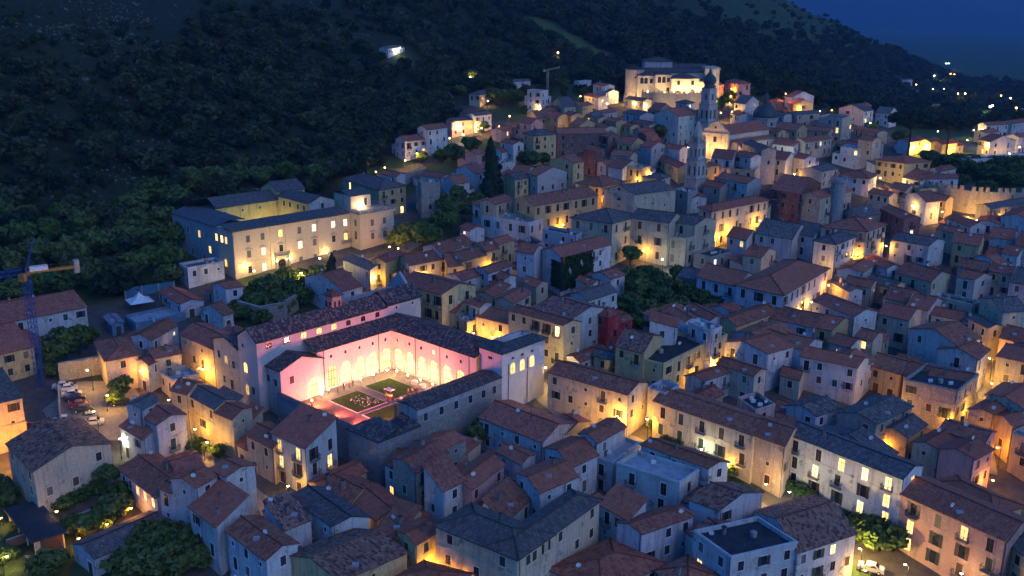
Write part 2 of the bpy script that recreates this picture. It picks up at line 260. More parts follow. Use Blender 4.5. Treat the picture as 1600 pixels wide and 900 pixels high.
(0,'gL',8,'w','t',95.6,191.6,14.6,48.9,151.9,9.1,7.5,'three-storey white house with red roof lower left of the yellow right street'),
(1,'gR',5.61916,'w','m',99.6,199.5,12.2,48.9,151.9,3.3,5.3,''),
(0,'gR',9,'w','t',102.8,201.7,16.8,50.0,132.3,9.0,8.9,'three-storey white house with red roof upper left of the yellow right street'),
(1,'gR',10,'w','t',100.0,206.5,18.4,35.0,116.8,9.6,13.1,''),
(0,'gL',9,'c','d',112.7,218.2,18.7,24.1,98.1,4.5,8.0,'three-storey cream house with dark roof above the yellow right street'),
(1,'gL',7.35542,'c','m',112.8,226.6,17.1,24.1,98.1,2.8,3.9,''),
(0,'gR',11,'c','d',117.9,222.9,21.2,15.5,89.5,7.2,11.9,'tall cream house with dark roof above the yellow right street'),
(1,'gL',9.61949,'c','d',120.1,235.4,19.8,15.5,89.5,5.3,3.8,''),
(0,'gL',7,'w','t',104.6,233.4,18.3,49.2,144.2,12.1,5.4,'two-storey white house with red roof upper left of the yellow right street, second nearest'),
(0,'gL',6,'w','t',111.3,230.0,17.0,50.3,143.3,7.1,6.8,'two-storey white house with red roof upper left of the yellow right street, nearest'),
(0,'f',8,'c','k',116.6,235.3,19.5,42.9,128.4,4.5,10.8,'three-storey cream house with black flat roof above the yellow right street'),
(0,'gL',9,'c','t',115.4,199.5,16.5,45.1,140.3,10.7,8.7,'three-storey cream house with red roof right of the yellow right street'),
(0,'gL',9,'p','t',119.4,209.0,17.7,48.7,138.5,11.2,7.9,'three-storey pink house with red roof upper right of the yellow right street'),
(0,'gL',6,'w','t',97.8,230.8,17.1,53.5,127.5,7.7,4.6,'two-storey white house with red roof above the stained stone house'),
(0,'hR',11,'w','t',67.0,230.3,23.0,53.6,137.1,32.3,13.2,'white classical palace with broad hipped red roof and tall arched windows'),
(1,'gL',8.5,'w','t',58.2,241.0,22.0,56.8,132.0,13.8,13.1,''),
(1,'gR',5.99194,'w','m',64.8,253.7,19.5,56.8,132.0,3.9,9.7,''),
(0,'gL',8,'w','d',82.7,280.0,25.6,59.5,137.4,17.7,12.2,'three-storey white house with dark roof upper right of the white classical palace, nearest'),
(1,'gR',6.26233,'w','d',90.6,296.3,23.9,59.5,137.4,5.0,9.2,''),
(0,'gL',8,'w','d',89.9,283.3,25.7,57.9,131.9,15.3,6.8,'three-storey white house with dark roof upper right of the white classical palace, second nearest'),
(1,'gR',4.94575,'c','m',96.7,297.8,22.7,57.9,131.9,3.7,5.1,''),
(0,'h',11,'w','d',91.8,269.0,26.8,49.0,135.0,14.4,6.6,'tall white house with dark hipped roof upper right of the white classical palace'),
(0,'h',12,'c','t',104.0,279.1,28.5,47.4,153.4,14.1,12.8,'tall cream house with red hipped roof lower right of the round corner turret'),
(1,'sL',9.34535,'s','t',112.2,290.1,25.0,47.4,153.4,3.3,8.9,''),
(0,'gR',11,'c','t',100.1,312.0,32.0,44.2,125.7,21.1,8.2,'row of faded plaster fronts left of the domed shed'),
(1,'sL',8.24398,'c','t',113.8,328.7,28.4,44.2,125.7,4.0,6.1,''),
(0,'gL',11,'q','t',94.2,316.4,32.8,55.4,132.0,23.2,10.8,'tall brick red house with red roof lower left of the round corner turret'),
(1,'gR',8.74081,'q','t',87.6,325.4,30.6,55.4,132.0,20.9,4.4,''),
(0,'gR',6,'s','d',113.1,309.9,26.2,37.1,111.1,11.2,11.0,'two-storey bare stone house with dark roof lower right of the round corner turret'),
(1,'gR',3,'c','d',120.9,319.7,23.2,37.1,111.1,3.7,8.7,''),
(0,'gL',8,'q','t',124.7,303.5,27.0,19.7,93.7,6.5,17.7,'three-storey brick red house with red roof left of the floodlit battlements'),
(1,'sR',5.59778,'q','t',124.3,321.4,23.7,19.7,93.7,4.5,4.5,''),
(0,'gR',8,'w','t',139.1,322.4,29.1,24.4,98.4,6.5,13.0,'three-storey white house with red roof left of the floodlit battlements'),
(1,'gL',6.66765,'w','t',137.9,335.6,27.7,24.4,98.4,4.3,4.5,''),
(0,'gL',8,'w','d',123.0,279.5,24.1,42.0,135.3,10.3,11.5,'three-storey white house with dark roof lower left of the floodlit battlements'),
(1,'gR',5.93707,'w','t',129.6,287.4,22.1,42.0,135.3,3.9,8.0,''),
(0,'gL',8,'y','t',138.1,279.9,24.2,58.5,141.1,12.1,7.5,'three-storey yellow house with red roof below the floodlit battlements'),
(1,'sL',6.35373,'y','t',142.6,291.6,21.6,58.5,141.1,3.2,4.7,''),
(0,'gL',7,'c','t',136.8,294.2,24.8,44.2,118.2,6.5,6.5,'two-storey cream house with red roof lower left of the floodlit battlements, nearest'),
(1,'gR',4.55118,'c','t',141.5,298.7,22.4,44.2,118.2,3.3,4.6,''),
(0,'gL',7,'w','t',144.7,300.4,25.5,25.1,99.1,6.5,12.8,'two-storey white house with red roof lower left of the floodlit battlements'),
(1,'gL',4.59918,'w','t',143.4,313.4,23.1,25.1,99.1,4.0,5.1,''),
(0,'gR',6,'w','t',156.1,305.6,25.1,59.3,141.1,13.1,6.5,'two-storey white house with red roof lower right of the floodlit battlements, nearest'),
(0,'gR',8,'w','t',164.9,303.5,26.9,49.7,132.1,25.3,9.1,'three-storey white house with red roof lower right of the floodlit battlements'),
(0,'gR',8,'s','d',157.8,315.8,28.3,31.9,105.9,25.0,6.5,'three-storey bare stone house with dark roof below the floodlit battlements'),
(1,'sL',6.2618,'s','m',178.5,330.9,25.7,31.9,105.9,5.0,5.2,''),
(0,'gL',6,'w','t',153.7,291.0,23.5,58.1,148.1,12.9,6.5,'two-storey white house with red roof lower right of the floodlit battlements, second nearest'),
(1,'gR',3.71075,'s','t',159.9,302.4,21.2,58.1,148.1,3.3,4.7,''),
(0,'gL',7,'w','t',154.7,278.7,23.0,53.2,133.7,21.5,6.5,'two-storey white house with red roof lower right of the floodlit battlements, fourth nearest'),
(1,'sL',5.62775,'w','t',166.2,297.3,20.8,53.2,133.7,4.4,3.9,''),
(0,'gR',6,'w','t',139.0,270.5,21.1,28.2,102.2,4.7,9.2,'two-storey white house with red roof below the floodlit battlements, nearest'),
(1,'sL',4.55154,'w','m',142.8,273.8,18.8,28.2,102.2,3.9,5.7,''),
(0,'gL',6,'w','t',148.3,277.0,21.9,50.3,131.2,10.6,4.5,'two-storey white house with red roof lower right of the floodlit battlements, third nearest'),
(1,'gL',4.70299,'w','t',145.4,280.4,20.6,50.3,131.2,8.6,4.7,''),
(0,'gL',7,'c','t',113.2,253.0,20.3,43.8,117.8,12.4,11.9,'two-storey cream house with red roof lower left of the floodlit battlements, second nearest'),
(1,'gR',5.08699,'c','t',120.6,264.7,18.4,43.8,117.8,5.0,9.2,''),
(0,'gL',6,'p','t',133.2,264.3,20.5,57.2,133.9,8.7,7.7,'two-storey pink house with red roof below the floodlit battlements'),
(1,'gR',3,'s','t',128.1,270.2,17.5,57.2,133.9,7.8,3.9,''),
(0,'gL',7,'w','t',126.0,255.1,20.5,32.0,137.3,7.9,4.7,'two-storey white house with red roof below the floodlit battlements, second nearest'),
(0,'gL',7,'c','t',137.6,258.8,20.9,52.2,130.4,8.1,6.1,'two-storey cream house with red roof below the floodlit battlements'),
(0,'gL',9,'w','d',138.7,244.1,21.4,50.0,134.2,14.4,8.4,'three-storey white house with dark roof upper right of the yellow right street'),
(1,'sL',7.77465,'w','d',147.9,255.1,19.3,50.0,134.2,4.9,6.1,''),
(0,'gR',6,'w','t',97.6,261.5,20.6,54.7,157.8,12.5,6.8,'two-storey white house with red roof right of the white classical palace, nearest'),
(0,'gL',6,'w','t',105.6,265.2,20.7,27.0,101.0,6.0,11.9,'two-storey white house with red roof right of the white classical palace, second nearest'),
(1,'sL',3,'w','t',111.0,268.0,16.8,27.0,101.0,4.4,9.1,''),
(0,'gL',6,'c','t',96.0,250.3,19.3,55.9,137.7,7.8,7.3,'two-storey cream house with red roof right of the white classical palace'),
(0,'gL',6,'w','d',89.4,246.9,19.1,25.4,99.4,4.5,11.5,'two-storey white house with dark roof right of the white classical palace'),
(0,'gL',6,'y','d',102.2,250.4,19.1,45.8,119.8,7.8,9.4,'two-storey yellow house with dark roof right of the white classical palace'),
(1,'sL',4.05089,'w','m',106.3,258.5,16.3,45.8,119.8,3.3,7.5,''),
(0,'gL',6,'c','t',102.0,241.2,18.1,49.6,136.5,11.2,5.8,'two-storey cream house with red roof above the stained stone house'),
(1,'gR',3.32694,'w','t',108.0,250.9,15.5,49.6,136.5,3.4,3.5,''),
(0,'gL',6,'w','t',70.0,283.6,24.5,59.3,133.3,11.6,6.8,'two-storey white house with red roof upper left of the white classical palace'),
(1,'sL',4.3131,'w','t',75.9,293.6,21.9,59.3,133.3,4.0,4.7,''),
(0,'gL',6,'c','t',71.3,269.5,22.7,52.4,148.3,10.0,5.5,'two-storey cream house with red roof above the white classical palace'),
(1,'sR',3.84789,'c','t',66.6,272.4,19.7,52.4,148.3,6.9,3.8,''),
(0,'f',5,'s','k',57.5,271.9,22.2,43.4,128.8,10.5,6.7,'two-storey bare stone house with black flat roof left of the white classical palace'),
(0,'gL',4,'s','d',50.0,256.8,19.4,59.8,141.5,10.4,5.2,'low bare stone house with dark roof upper right of the fruit tree grove'),
(0,'hL',13,'c','d',29.0,276.6,30.8,50.4,146.0,14.7,13.8,'cream palazzo with dark old roof and projecting gabled wing'),
(1,'gL',13.1,'c','d',45.7,277.3,30.9,60.5,147.0,10.7,12.6,''),
(1,'gL',12,'c','d',53.4,278.5,30.0,44.4,147.6,10.7,7.9,''),
(1,'f',9,'c','k',50.6,276.0,26.7,43.9,149.4,4.5,7.8,''),
(0,'gR',12,'y','t',6.5,295.5,32.0,42.1,120.8,28.9,12.0,'long yellow palace with tall shuttered windows beside the tall conifer'),
(1,'f',8,'w','b',4.9,291.7,27.5,54.4,143.4,8.4,18.5,''),
(1,'gR',11,'c','t',-5.4,299.6,31.5,62.3,136.3,11.2,6.9,''),
(1,'sR',9.66858,'w','t',-10.2,304.9,29.2,62.3,136.3,10.1,3.7,''),
(0,'gR',11,'w','t',13.2,254.2,26.1,45.9,119.9,21.5,9.9,'pale house with front wall smothered in dark ivy'),
(0,'gL',11,'w','t',5.8,256.5,26.4,71.0,148.5,8.8,5.3,'tall white house with red roof left of the ivy-covered house'),
(1,'sL',9.30033,'w','t',8.2,265.1,23.8,71.0,148.5,4.4,4.3,''),
(0,'gL',5,'c','t',6.5,248.1,19.4,56.6,130.6,5.9,6.5,'two-storey cream house with red roof lower left of the ivy-covered house, nearest'),
(0,'gR',6,'w','t',26.5,251.7,20.8,47.8,128.0,6.4,7.4,'two-storey white house with red roof lower right of the ivy-covered house, second nearest'),
(1,'gL',4.3983,'w','t',22.5,258.1,19.2,47.8,128.0,4.8,3.9,''),
(0,'gL',5,'w','t',21.4,250.1,19.6,54.4,128.4,4.5,6.4,'two-storey white house with red roof lower right of the ivy-covered house, nearest'),
(0,'f',7,'p','k',6.0,275.2,24.6,42.5,116.5,4.7,9.1,'two-storey pink house with black flat roof left of the ivy-covered house'),
(1,'gR',4.67722,'w','k',2.1,283.5,22.3,42.5,116.5,4.2,4.0,''),
(0,'f',9,'w','k',18.6,277.5,26.9,64.9,138.9,4.9,12.7,'three-storey white house with black flat roof above the ivy-covered house'),
(0,'gL',5,'w','t',1.4,259.8,20.8,50.3,124.3,4.5,4.5,'two-storey white house with red roof left of the ivy-covered house, nearest'),
(0,'hR',12,'c','t',60.8,291.8,31.5,41.4,115.4,29.8,6.5,'long cream palace with two rows of windows lit from the street'),
(1,'sL',8.97023,'c','t',82.3,313.3,27.6,41.4,115.4,4.0,4.3,''),
(0,'gL',8,'w','t',81.7,335.3,32.7,46.4,127.0,9.6,14.6,'three-storey white house with red roof right of the pinnacled bell tower'),
(1,'sR',5.1396,'w','t',73.2,347.3,28.9,46.4,127.0,8.6,4.5,''),
(0,'gL',6,'s','t',72.4,336.2,30.9,52.5,126.5,7.9,7.8,'two-storey bare stone house with red roof lower right of the pinnacled bell tower'),
(1,'sR',3.24619,'w','t',68.0,342.7,27.2,52.5,126.5,7.1,5.0,''),
(0,'gL',10,'w','t',81.0,358.2,37.8,69.3,146.0,14.6,8.1,'three-storey white house with red roof lower right of the curved church facade'),
(1,'gR',7.70233,'w','t',85.3,372.4,35.5,69.3,146.0,3.1,6.2,''),
(0,'f',8,'o','k',88.2,352.0,34.8,68.5,153.0,11.6,9.0,'three-storey orange house with black flat roof lower right of the curved church facade'),
(0,'gL',11,'w','t',87.5,356.9,38.5,38.4,112.4,6.5,10.5,'tall white house with red roof lower right of the curved church facade'),
(0,'gL',13,'s','d',92.2,360.6,40.8,21.9,95.9,6.5,21.7,'tall bare stone house with dark roof right of the curved church facade'),
(1,'sR',11.1248,'w','m',90.2,382.3,38.1,21.9,95.9,5.8,5.0,''),
(0,'gL',9,'w','t',102.4,363.9,36.9,56.9,130.9,11.9,6.5,'three-storey white house with red roof upper left of the round corner turret, second nearest'),
(1,'gL',7.41791,'s','t',98.9,370.0,35.3,56.9,130.9,8.9,3.3,''),
(0,'gL',9,'w','t',110.1,366.5,36.8,41.8,115.8,8.0,6.5,'three-storey white house with red roof upper left of the round corner turret, nearest'),
(1,'sL',7.22494,'w','t',115.7,372.5,34.1,41.8,115.8,3.6,4.8,''),
(0,'gR',8,'c','d',113.7,355.1,34.0,43.7,149.7,11.7,8.2,'three-storey cream house with dark roof upper right of the round corner turret'),
(0,'gR',8,'c','t',118.9,396.8,39.4,41.4,115.4,20.1,6.5,'three-storey cream house with red roof above the round corner turret'),
(1,'sL',6.05217,'s','t',134.0,410.1,36.6,41.4,115.4,4.1,4.0,''),
(0,'gL',13,'c','t',142.5,386.7,41.2,48.3,122.3,9.3,6.8,'tall cream house with red roof left of the umbrella pines'),
(1,'gR',11.0793,'s','t',148.2,394.4,39.2,48.3,122.3,4.9,5.0,''),
(0,'gL',7,'c','t',141.6,398.6,36.8,36.6,110.6,8.4,14.6,'two-storey cream house with red roof upper right of the round corner turret'),
(1,'sL',4.57256,'c','t',146.8,407.6,33.4,36.6,110.6,5.2,8.8,''),
(0,'f',9,'w','b',139.8,390.5,37.8,60.1,140.6,9.2,8.4,'three-storey white house with grey-blue flat roof upper right of the round corner turret'),
(1,'gR',5.828,'w','b',133.5,396.2,34.7,60.1,140.6,8.2,3.2,''),
(0,'h',9,'y','t',149.9,371.1,34.9,24.3,127.5,13.5,12.1,'three-storey yellow house with red hipped roof lower left of the umbrella pines'),
(1,'sR',7.39975,'w','m',143.1,381.0,32.4,24.3,127.5,12.2,4.5,''),
(0,'h',7,'w','t',130.5,353.4,31.8,56.0,141.0,10.8,10.8,'two-storey white house with red hipped roof right of the round corner turret'),
(1,'sL',5.71177,'w','t',134.0,364.4,29.6,56.0,141.0,3.7,6.5,''),
(0,'gL',5,'c','t',120.1,359.5,31.2,62.0,148.7,10.3,6.5,'two-storey cream house with red roof right of the round corner turret, nearest'),
(0,'gL',6,'c','t',131.5,334.9,28.6,43.3,117.3,6.5,9.6,'two-storey cream house with red roof right of the round corner turret, second nearest'),
(1,'gR',3,'c','t',136.2,339.4,25.6,43.3,117.3,4.1,7.8,''),
(0,'gL',6,'c','t',140.1,342.9,29.3,45.4,119.4,8.4,7.3,'two-storey cream house with red roof lower left of the umbrella pines'),
(1,'sR',4.72551,'c','t',137.3,350.0,27.1,45.4,119.4,5.6,4.9,''),
(0,'gL',5,'c','t',147.6,347.2,28.6,41.2,115.2,6.5,7.1,'two-storey cream house with red roof left of the floodlit battlements'),
(0,'gL',7,'w','t',149.7,353.0,31.1,40.3,114.3,16.3,9.1,'two-storey white house with red roof below the umbrella pines, fourth nearest'),
(1,'gR',4.13848,'w','t',161.7,364.6,28.2,40.3,114.3,3.8,7.1,''),
(0,'gR',7.5,'w','t',150.7,353.9,31.7,8.6,82.6,13.8,6.5,'two-storey white house with red roof below the umbrella pines, third nearest'),
(1,'f',7,'y','k',144.8,342.3,30.1,16.6,90.6,16.1,6.5,''),
(0,'gL',6,'y','t',149.5,330.9,28.0,45.9,119.9,6.9,6.5,'two-storey yellow house with red roof left of the floodlit battlements'),
(0,'gR',6,'w','t',164.6,371.9,31.7,41.2,115.2,12.7,6.5,'two-storey white house with red roof below the umbrella pines, second nearest'),
(1,'sR',3,'s','t',163.0,378.8,27.8,41.2,115.2,9.9,4.2,''),
(0,'gL',8,'w','t',203.9,416.9,37.5,21.0,95.0,14.2,9.1,'three-storey white house with red roof right of the umbrella pines'),
(0,'f',6,'w','b',183.3,392.4,33.5,20.0,94.0,37.3,7.8,'two-storey white house with grey-blue flat roof lower right of the umbrella pines'),
(1,'gR',4.25119,'w','b',218.4,405.1,31.8,20.0,94.0,3.7,6.4,''),
(0,'gR',6,'w','t',172.1,424.0,36.3,40.4,114.4,14.6,6.5,'two-storey white house with red roof lower left of the umbrella pines'),
(1,'gL',3.8479,'w','t',172.7,432.7,34.2,40.4,114.4,9.3,4.3,''),
(0,'gR',6,'w','t',182.3,425.0,36.0,44.3,118.3,10.0,6.5,'two-storey white house with red roof below the umbrella pines, nearest'),
(1,'sL',4.48553,'w','t',189.4,432.0,33.6,44.3,118.3,3.8,4.9,''),
(0,'gR',7,'y','t',183.0,415.6,36.4,35.6,109.6,11.8,6.5,'two-storey yellow house with red roof lower right of the umbrella pines'),
(1,'gR',5.59835,'y','t',192.6,422.4,35.0,35.6,109.6,5.2,4.3,''),
(0,'gR',7,'w','t',229.0,473.7,38.3,25.3,99.3,15.1,6.5,'two-storey white house with red roof right of the umbrella pines, nearest'),
(0,'gR',7,'w','t',245.2,481.4,38.5,37.5,111.5,15.6,6.5,'two-storey white house with red roof right of the umbrella pines, second nearest'),
(0,'gR',7,'w','t',225.0,434.5,37.4,36.3,110.3,17.1,6.5,'two-storey white house with red roof right of the umbrella pines, third nearest'),
(0,'gR',5,'c','t',223.1,461.7,36.0,38.7,112.7,13.2,6.5,'two-storey cream house with red roof right of the umbrella pines'),
(0,'gR',6,'w','d',435.1,1065.5,8.1,44.4,118.4,27.5,9.9,'two-storey white house with dark roof above the umbrella pines'),
(0,'gR',6,'w','d',447.3,1139.1,16.0,49.5,123.5,31.5,6.5,'two-storey white house with dark roof upper left of the umbrella pines, second nearest'),
(0,'gR',6,'w','d',425.9,894.9,11.4,38.6,112.6,22.9,6.5,'two-storey white house with dark roof upper right of the umbrella pines, second nearest'),
(0,'gR',6,'c','t',338.7,801.9,17.2,39.2,113.2,19.6,6.5,'two-storey cream house with red roof above the umbrella pines'),
(0,'gR',6,'w','t',460.9,900.9,11.1,34.9,108.9,25.5,7.1,'two-storey white house with red roof right of the umbrella pines, fourth nearest'),
(0,'gR',5,'w','d',596.3,1311.9,-0.4,42.4,116.4,39.4,6.5,'two-storey white house with dark roof upper right of the umbrella pines, nearest'),
(0,'gL',5,'y','t',137.2,482.5,46.9,21.6,95.6,11.8,7.4,'two-storey yellow house with red roof right of the dark church dome'),
(0,'gL',6,'w','t',139.8,494.9,49.3,33.2,107.2,16.2,6.5,'two-storey white house with red roof upper right of the dark church dome'),
(0,'gR',7,'c','d',130.5,451.2,45.1,28.7,102.7,14.0,6.7,'two-storey cream house with dark roof right of the dark church dome'),
(0,'f',11,'c','d',146.2,436.1,45.0,57.0,137.7,17.2,11.2,'tall cream house with dark flat roof right of the dark church dome'),
(0,'f',8,'p','d',142.2,437.0,42.6,63.5,137.5,8.3,10.7,'three-storey pink house with dark flat roof right of the dark church dome'),
(0,'gR',8,'w','d',172.0,482.4,43.8,40.7,114.7,9.0,17.2,'three-storey white house with dark roof left of the umbrella pines'),
(0,'gR',6,'q','t',172.5,501.8,43.8,39.2,113.2,18.4,6.5,'two-storey brick red house with red roof left of the umbrella pines'),
(0,'gL',7,'w','d',190.6,497.7,41.1,55.6,129.6,15.5,7.8,'two-storey white house with dark roof upper left of the umbrella pines, nearest'),
(0,'gL',6,'y','t',122.9,423.7,40.9,54.1,128.1,13.5,11.5,'two-storey yellow house with red roof lower right of the dark church dome'),
(1,'gL',3.71111,'s','t',115.8,432.8,38.6,54.1,128.1,9.8,3.3,''),
(0,'gL',6,'c','t',137.9,427.0,39.8,59.2,133.2,9.0,12.2,'two-storey cream house with red roof above the round corner turret'),
(1,'sR',3.29578,'c','m',129.8,436.3,36.2,59.2,133.2,8.1,4.8,''),
(0,'gL',6,'w','d',123.9,449.6,44.6,38.5,112.5,6.5,9.0,'two-storey white house with dark roof right of the dark church dome'),
(0,'gL',7,'o','t',112.3,413.2,41.3,47.7,121.7,6.5,7.7,'two-storey orange house with red roof lower right of the dark church dome'),
(1,'gR',5.77604,'o','t',116.2,418.8,40.1,47.7,121.7,4.1,6.1,''),
(0,'gL',5,'c','t',166.2,445.3,37.6,31.4,105.4,6.5,17.8,'two-storey cream house with red roof left of the umbrella pines'),
(0,'gL',6,'w','t',114.1,396.0,37.7,51.7,131.8,13.2,10.0,'two-storey white house with red roof upper left of the round corner turret'),
(1,'gR',4.49737,'w','t',120.3,408.6,36.2,51.7,131.8,3.2,8.4,''),
(0,'gR',8,'w','d',-16.9,430.5,45.4,51.0,125.0,11.3,6.5,'three-storey white house with dark roof left of the scaffolded white house'),
(0,'gR',7,'p','d',-26.6,424.0,43.6,42.6,116.6,12.4,6.5,'two-storey pink house with dark roof upper right of the lit hillside terrace'),
(1,'sR',4.46759,'p','d',-26.8,432.4,40.1,42.6,116.6,8.1,3.6,''),
(0,'gR',11,'w','t',-34.8,393.7,43.5,51.1,125.1,12.1,7.9,'tall narrow white house with red roof on the hillside terrace'),
(1,'gL',8.54127,'w','t',-37.1,403.0,41.0,51.1,125.1,7.4,4.1,''),
(0,'gR',8,'w','t',-43.0,387.2,39.6,47.1,121.5,11.6,9.0,'white two-storey house with lit ground floor on the hillside terrace'),
(1,'gR',5.06068,'w','t',-47.3,395.4,36.7,47.1,121.5,10.4,4.8,''),
(0,'gR',5,'p','t',-4.6,416.3,40.5,64.8,138.8,16.2,6.5,'two-storey pink house with red roof above the tall dark conifer'),
(0,'gL',8,'p','t',7.6,416.6,43.6,63.2,137.2,11.5,6.7,'three-storey pink house with red roof below the scaffolded white house'),
(1,'gL',5.28626,'c','m',3.3,422.4,40.9,63.2,137.2,7.3,4.4,''),
(0,'f',9,'w','k',10.7,463.1,50.9,47.2,121.2,10.6,10.3,'white house wrapped in scaffold sheeting under the mountain'),
(1,'f',12.5,'w','b',13.0,460.7,54.1,58.9,132.9,6.5,9.5,''),
(0,'gR',5,'y','t',16.2,452.6,45.5,52.0,126.0,12.2,6.5,'two-storey yellow house with red roof lower right of the scaffolded white house, nearest'),
(0,'gR',6,'y','t',10.8,435.1,44.1,31.9,105.9,6.5,16.8,'two-storey yellow house with red roof below the scaffolded white house'),
(0,'gL',8,'y','t',19.6,429.4,45.3,49.3,123.3,8.4,9.2,'three-storey yellow house with red roof lower right of the scaffolded white house, nearest'),
(0,'gL',8,'y','t',25.6,431.9,45.6,38.2,112.2,6.5,8.6,'three-storey yellow house with red roof lower right of the scaffolded white house, second nearest'),
(0,'gR',7,'c','d',23.5,453.0,47.5,32.3,106.3,6.5,19.7,'two-storey cream house with dark roof right of the scaffolded white house'),
(0,'h',12,'y','d',8.0,382.1,42.9,36.7,116.2,11.3,8.9,'tall yellow house with dark hipped roof below the scaffolded white house'),
(1,'sR',8.94421,'s','t',4.1,390.1,39.0,36.7,116.2,7.5,3.4,''),
(0,'gR',10,'e','t',18.1,393.2,42.4,9.8,95.9,20.1,10.8,'three-storey brown brick house with red roof lower right of the scaffolded white house'),
(1,'sR',7.48422,'w','t',17.9,404.1,39.0,9.8,95.9,18.1,3.5,''),
(0,'gL',9,'w','t',0.1,380.0,39.7,50.7,124.7,6.5,9.0,'three-storey white house with red roof upper right of the tall dark conifer'),
(0,'gR',6,'w','t',-4.2,379.9,36.6,56.4,130.4,6.7,6.5,'two-storey white house with red roof upper right of the tall dark conifer'),
(1,'sR',4.12543,'w','t',-8.4,384.8,33.9,56.4,130.4,5.7,3.8,''),
(0,'f',7,'w','k',-4.4,361.4,35.2,45.3,119.3,7.1,6.5,'two-storey white house with black flat roof upper right of the tall dark conifer'),
(0,'gR',8,'y','d',0.8,337.4,33.0,43.2,117.2,6.5,9.0,'three-storey yellow house with dark roof right of the tall dark conifer'),
(0,'gL',8,'w','t',4.7,343.7,33.8,73.5,147.5,13.9,6.5,'three-storey white house with red roof right of the tall dark conifer'),
(1,'sR',6.1319,'w','t',-0.6,347.8,31.1,73.5,147.5,12.5,5.0,''),
(0,'gL',9,'g','t',8.7,338.8,34.2,43.7,124.9,15.1,6.6,'three-storey grey house with red roof upper left of the yellow palace'),
(0,'gR',11,'y','t',21.7,348.1,37.4,50.3,137.5,6.5,10.9,'tall yellow house with red roof above the yellow palace'),
(1,'gL',8.4751,'s','t',14.9,356.9,34.9,50.3,137.5,4.8,3.4,''),
(0,'gL',10,'q','t',31.1,368.0,39.1,52.6,126.6,7.0,6.5,'three-storey brick red house with red roof upper left of the church with pediment'),
(1,'gR',7.43122,'q','t',27.4,373.5,36.5,52.6,126.6,6.3,4.7,''),
(0,'h',9,'y','t',30.2,326.6,32.7,49.9,138.7,13.9,11.0,'three-storey yellow house with red hipped roof upper left of the church with pediment'),
(1,'sR',7.12325,'y','t',22.4,334.4,29.9,49.9,138.7,12.5,3.5,''),
(0,'gL',8,'c','t',44.5,367.8,37.0,66.9,146.4,9.5,8.5,'three-storey cream house with red roof above the church with pediment'),
(1,'gR',5.81388,'c','t',37.6,372.9,34.8,66.9,146.4,8.6,4.5,''),
(0,'gL',8,'y','t',46.9,385.1,39.4,60.0,145.8,11.7,6.5,'three-storey yellow house with red roof above the church with pediment'),
(1,'sL',5.19947,'w','m',51.2,396.4,35.7,60.0,145.8,4.2,4.2,''),
(0,'gR',6,'w','t',35.0,363.4,34.5,44.3,118.3,6.5,6.5,'two-storey white house with red roof upper left of the church with pediment'),
(0,'gL',7,'w','t',40.3,355.2,34.4,58.2,132.2,15.1,7.1,'two-storey white house with red roof above the church with pediment'),
(0,'f',8,'y','b',47.1,353.5,35.1,52.3,137.1,6.5,6.5,'three-storey yellow house with grey-blue flat roof upper right of the church with pediment'),
(1,'sL',6.10979,'s','b',51.1,358.7,32.3,52.3,137.1,3.5,4.4,''),
(0,'gL',9,'g','t',53.6,376.9,39.3,49.8,123.8,10.3,6.5,'three-storey grey house with red roof upper left of the pinnacled bell tower'),
(1,'gR',6.79447,'c','m',50.4,382.7,37.1,49.8,123.8,9.2,3.1,''),
(0,'gL',8,'w','t',64.8,378.2,38.4,52.3,126.3,6.5,8.8,'three-storey white house with red roof upper left of the pinnacled bell tower'),
(1,'gR',4.92834,'s','t',59.8,385.5,35.4,52.3,126.3,5.9,3.5,''),
(0,'gL',6,'y','t',61.7,360.8,34.1,27.3,101.3,6.5,21.3,'two-storey yellow house with red roof left of the pinnacled bell tower'),
(0,'gR',8,'y','t',69.5,354.2,35.2,41.3,115.3,9.8,6.5,'three-storey yellow house with red roof upper right of the pinnacled bell tower'),
(0,'gR',12,'c','d',39.2,308.3,33.5,34.0,135.6,17.8,12.7,'pale church with triangular pediment and dark nave roof'),
(1,'gR',10.0961,'c','d',51.3,320.9,31.6,34.0,135.6,3.0,10.7,''),
(0,'h',10,'c','d',51.7,333.5,34.5,55.7,147.7,6.5,7.0,'three-storey cream house with dark hipped roof left of the pinnacled bell tower'),
(1,'gR',7.08215,'c','d',46.0,337.5,31.6,55.7,147.7,5.9,3.4,''),
(0,'f',8,'s','k',59.3,324.9,31.5,51.3,125.3,6.5,6.5,'three-storey bare stone house with black flat roof below the pinnacled bell tower'),
(0,'gL',5,'w','t',60.4,326.8,28.7,19.4,93.4,6.5,14.6,'two-storey white house with red roof below the pinnacled bell tower'),
(0,'gL',9,'e','t',38.2,392.7,41.4,51.2,126.4,8.5,7.5,'three-storey brown brick house with red roof above the church with pediment'),
(1,'sL',6.12759,'e','m',42.9,400.1,37.6,51.2,126.4,4.8,6.1,''),
(0,'gR',7,'q','t',55.0,403.0,40.7,42.0,116.0,6.9,6.5,'two-storey brick red house with red roof upper left of the pinnacled bell tower'),
(1,'gR',4.59117,'q','t',59.3,409.4,38.3,42.0,116.0,4.0,5.4,''),
(0,'gR',13,'a','t',69.4,411.3,47.8,49.1,123.1,16.2,15.0,'tall pale teal house with red roof lower left of the onion-topped bell tower'),
(1,'gR',11.7851,'a','m',77.6,427.3,46.6,49.1,123.1,3.0,11.4,''),
(0,'gL',8,'w','t',45.5,493.8,54.0,36.8,110.8,6.5,13.5,'three-storey white house with red roof left of the hilltop castle'),
(1,'gL',6,'w','d',46.8,489.5,51.5,29.4,103.4,6.5,12.1,''),
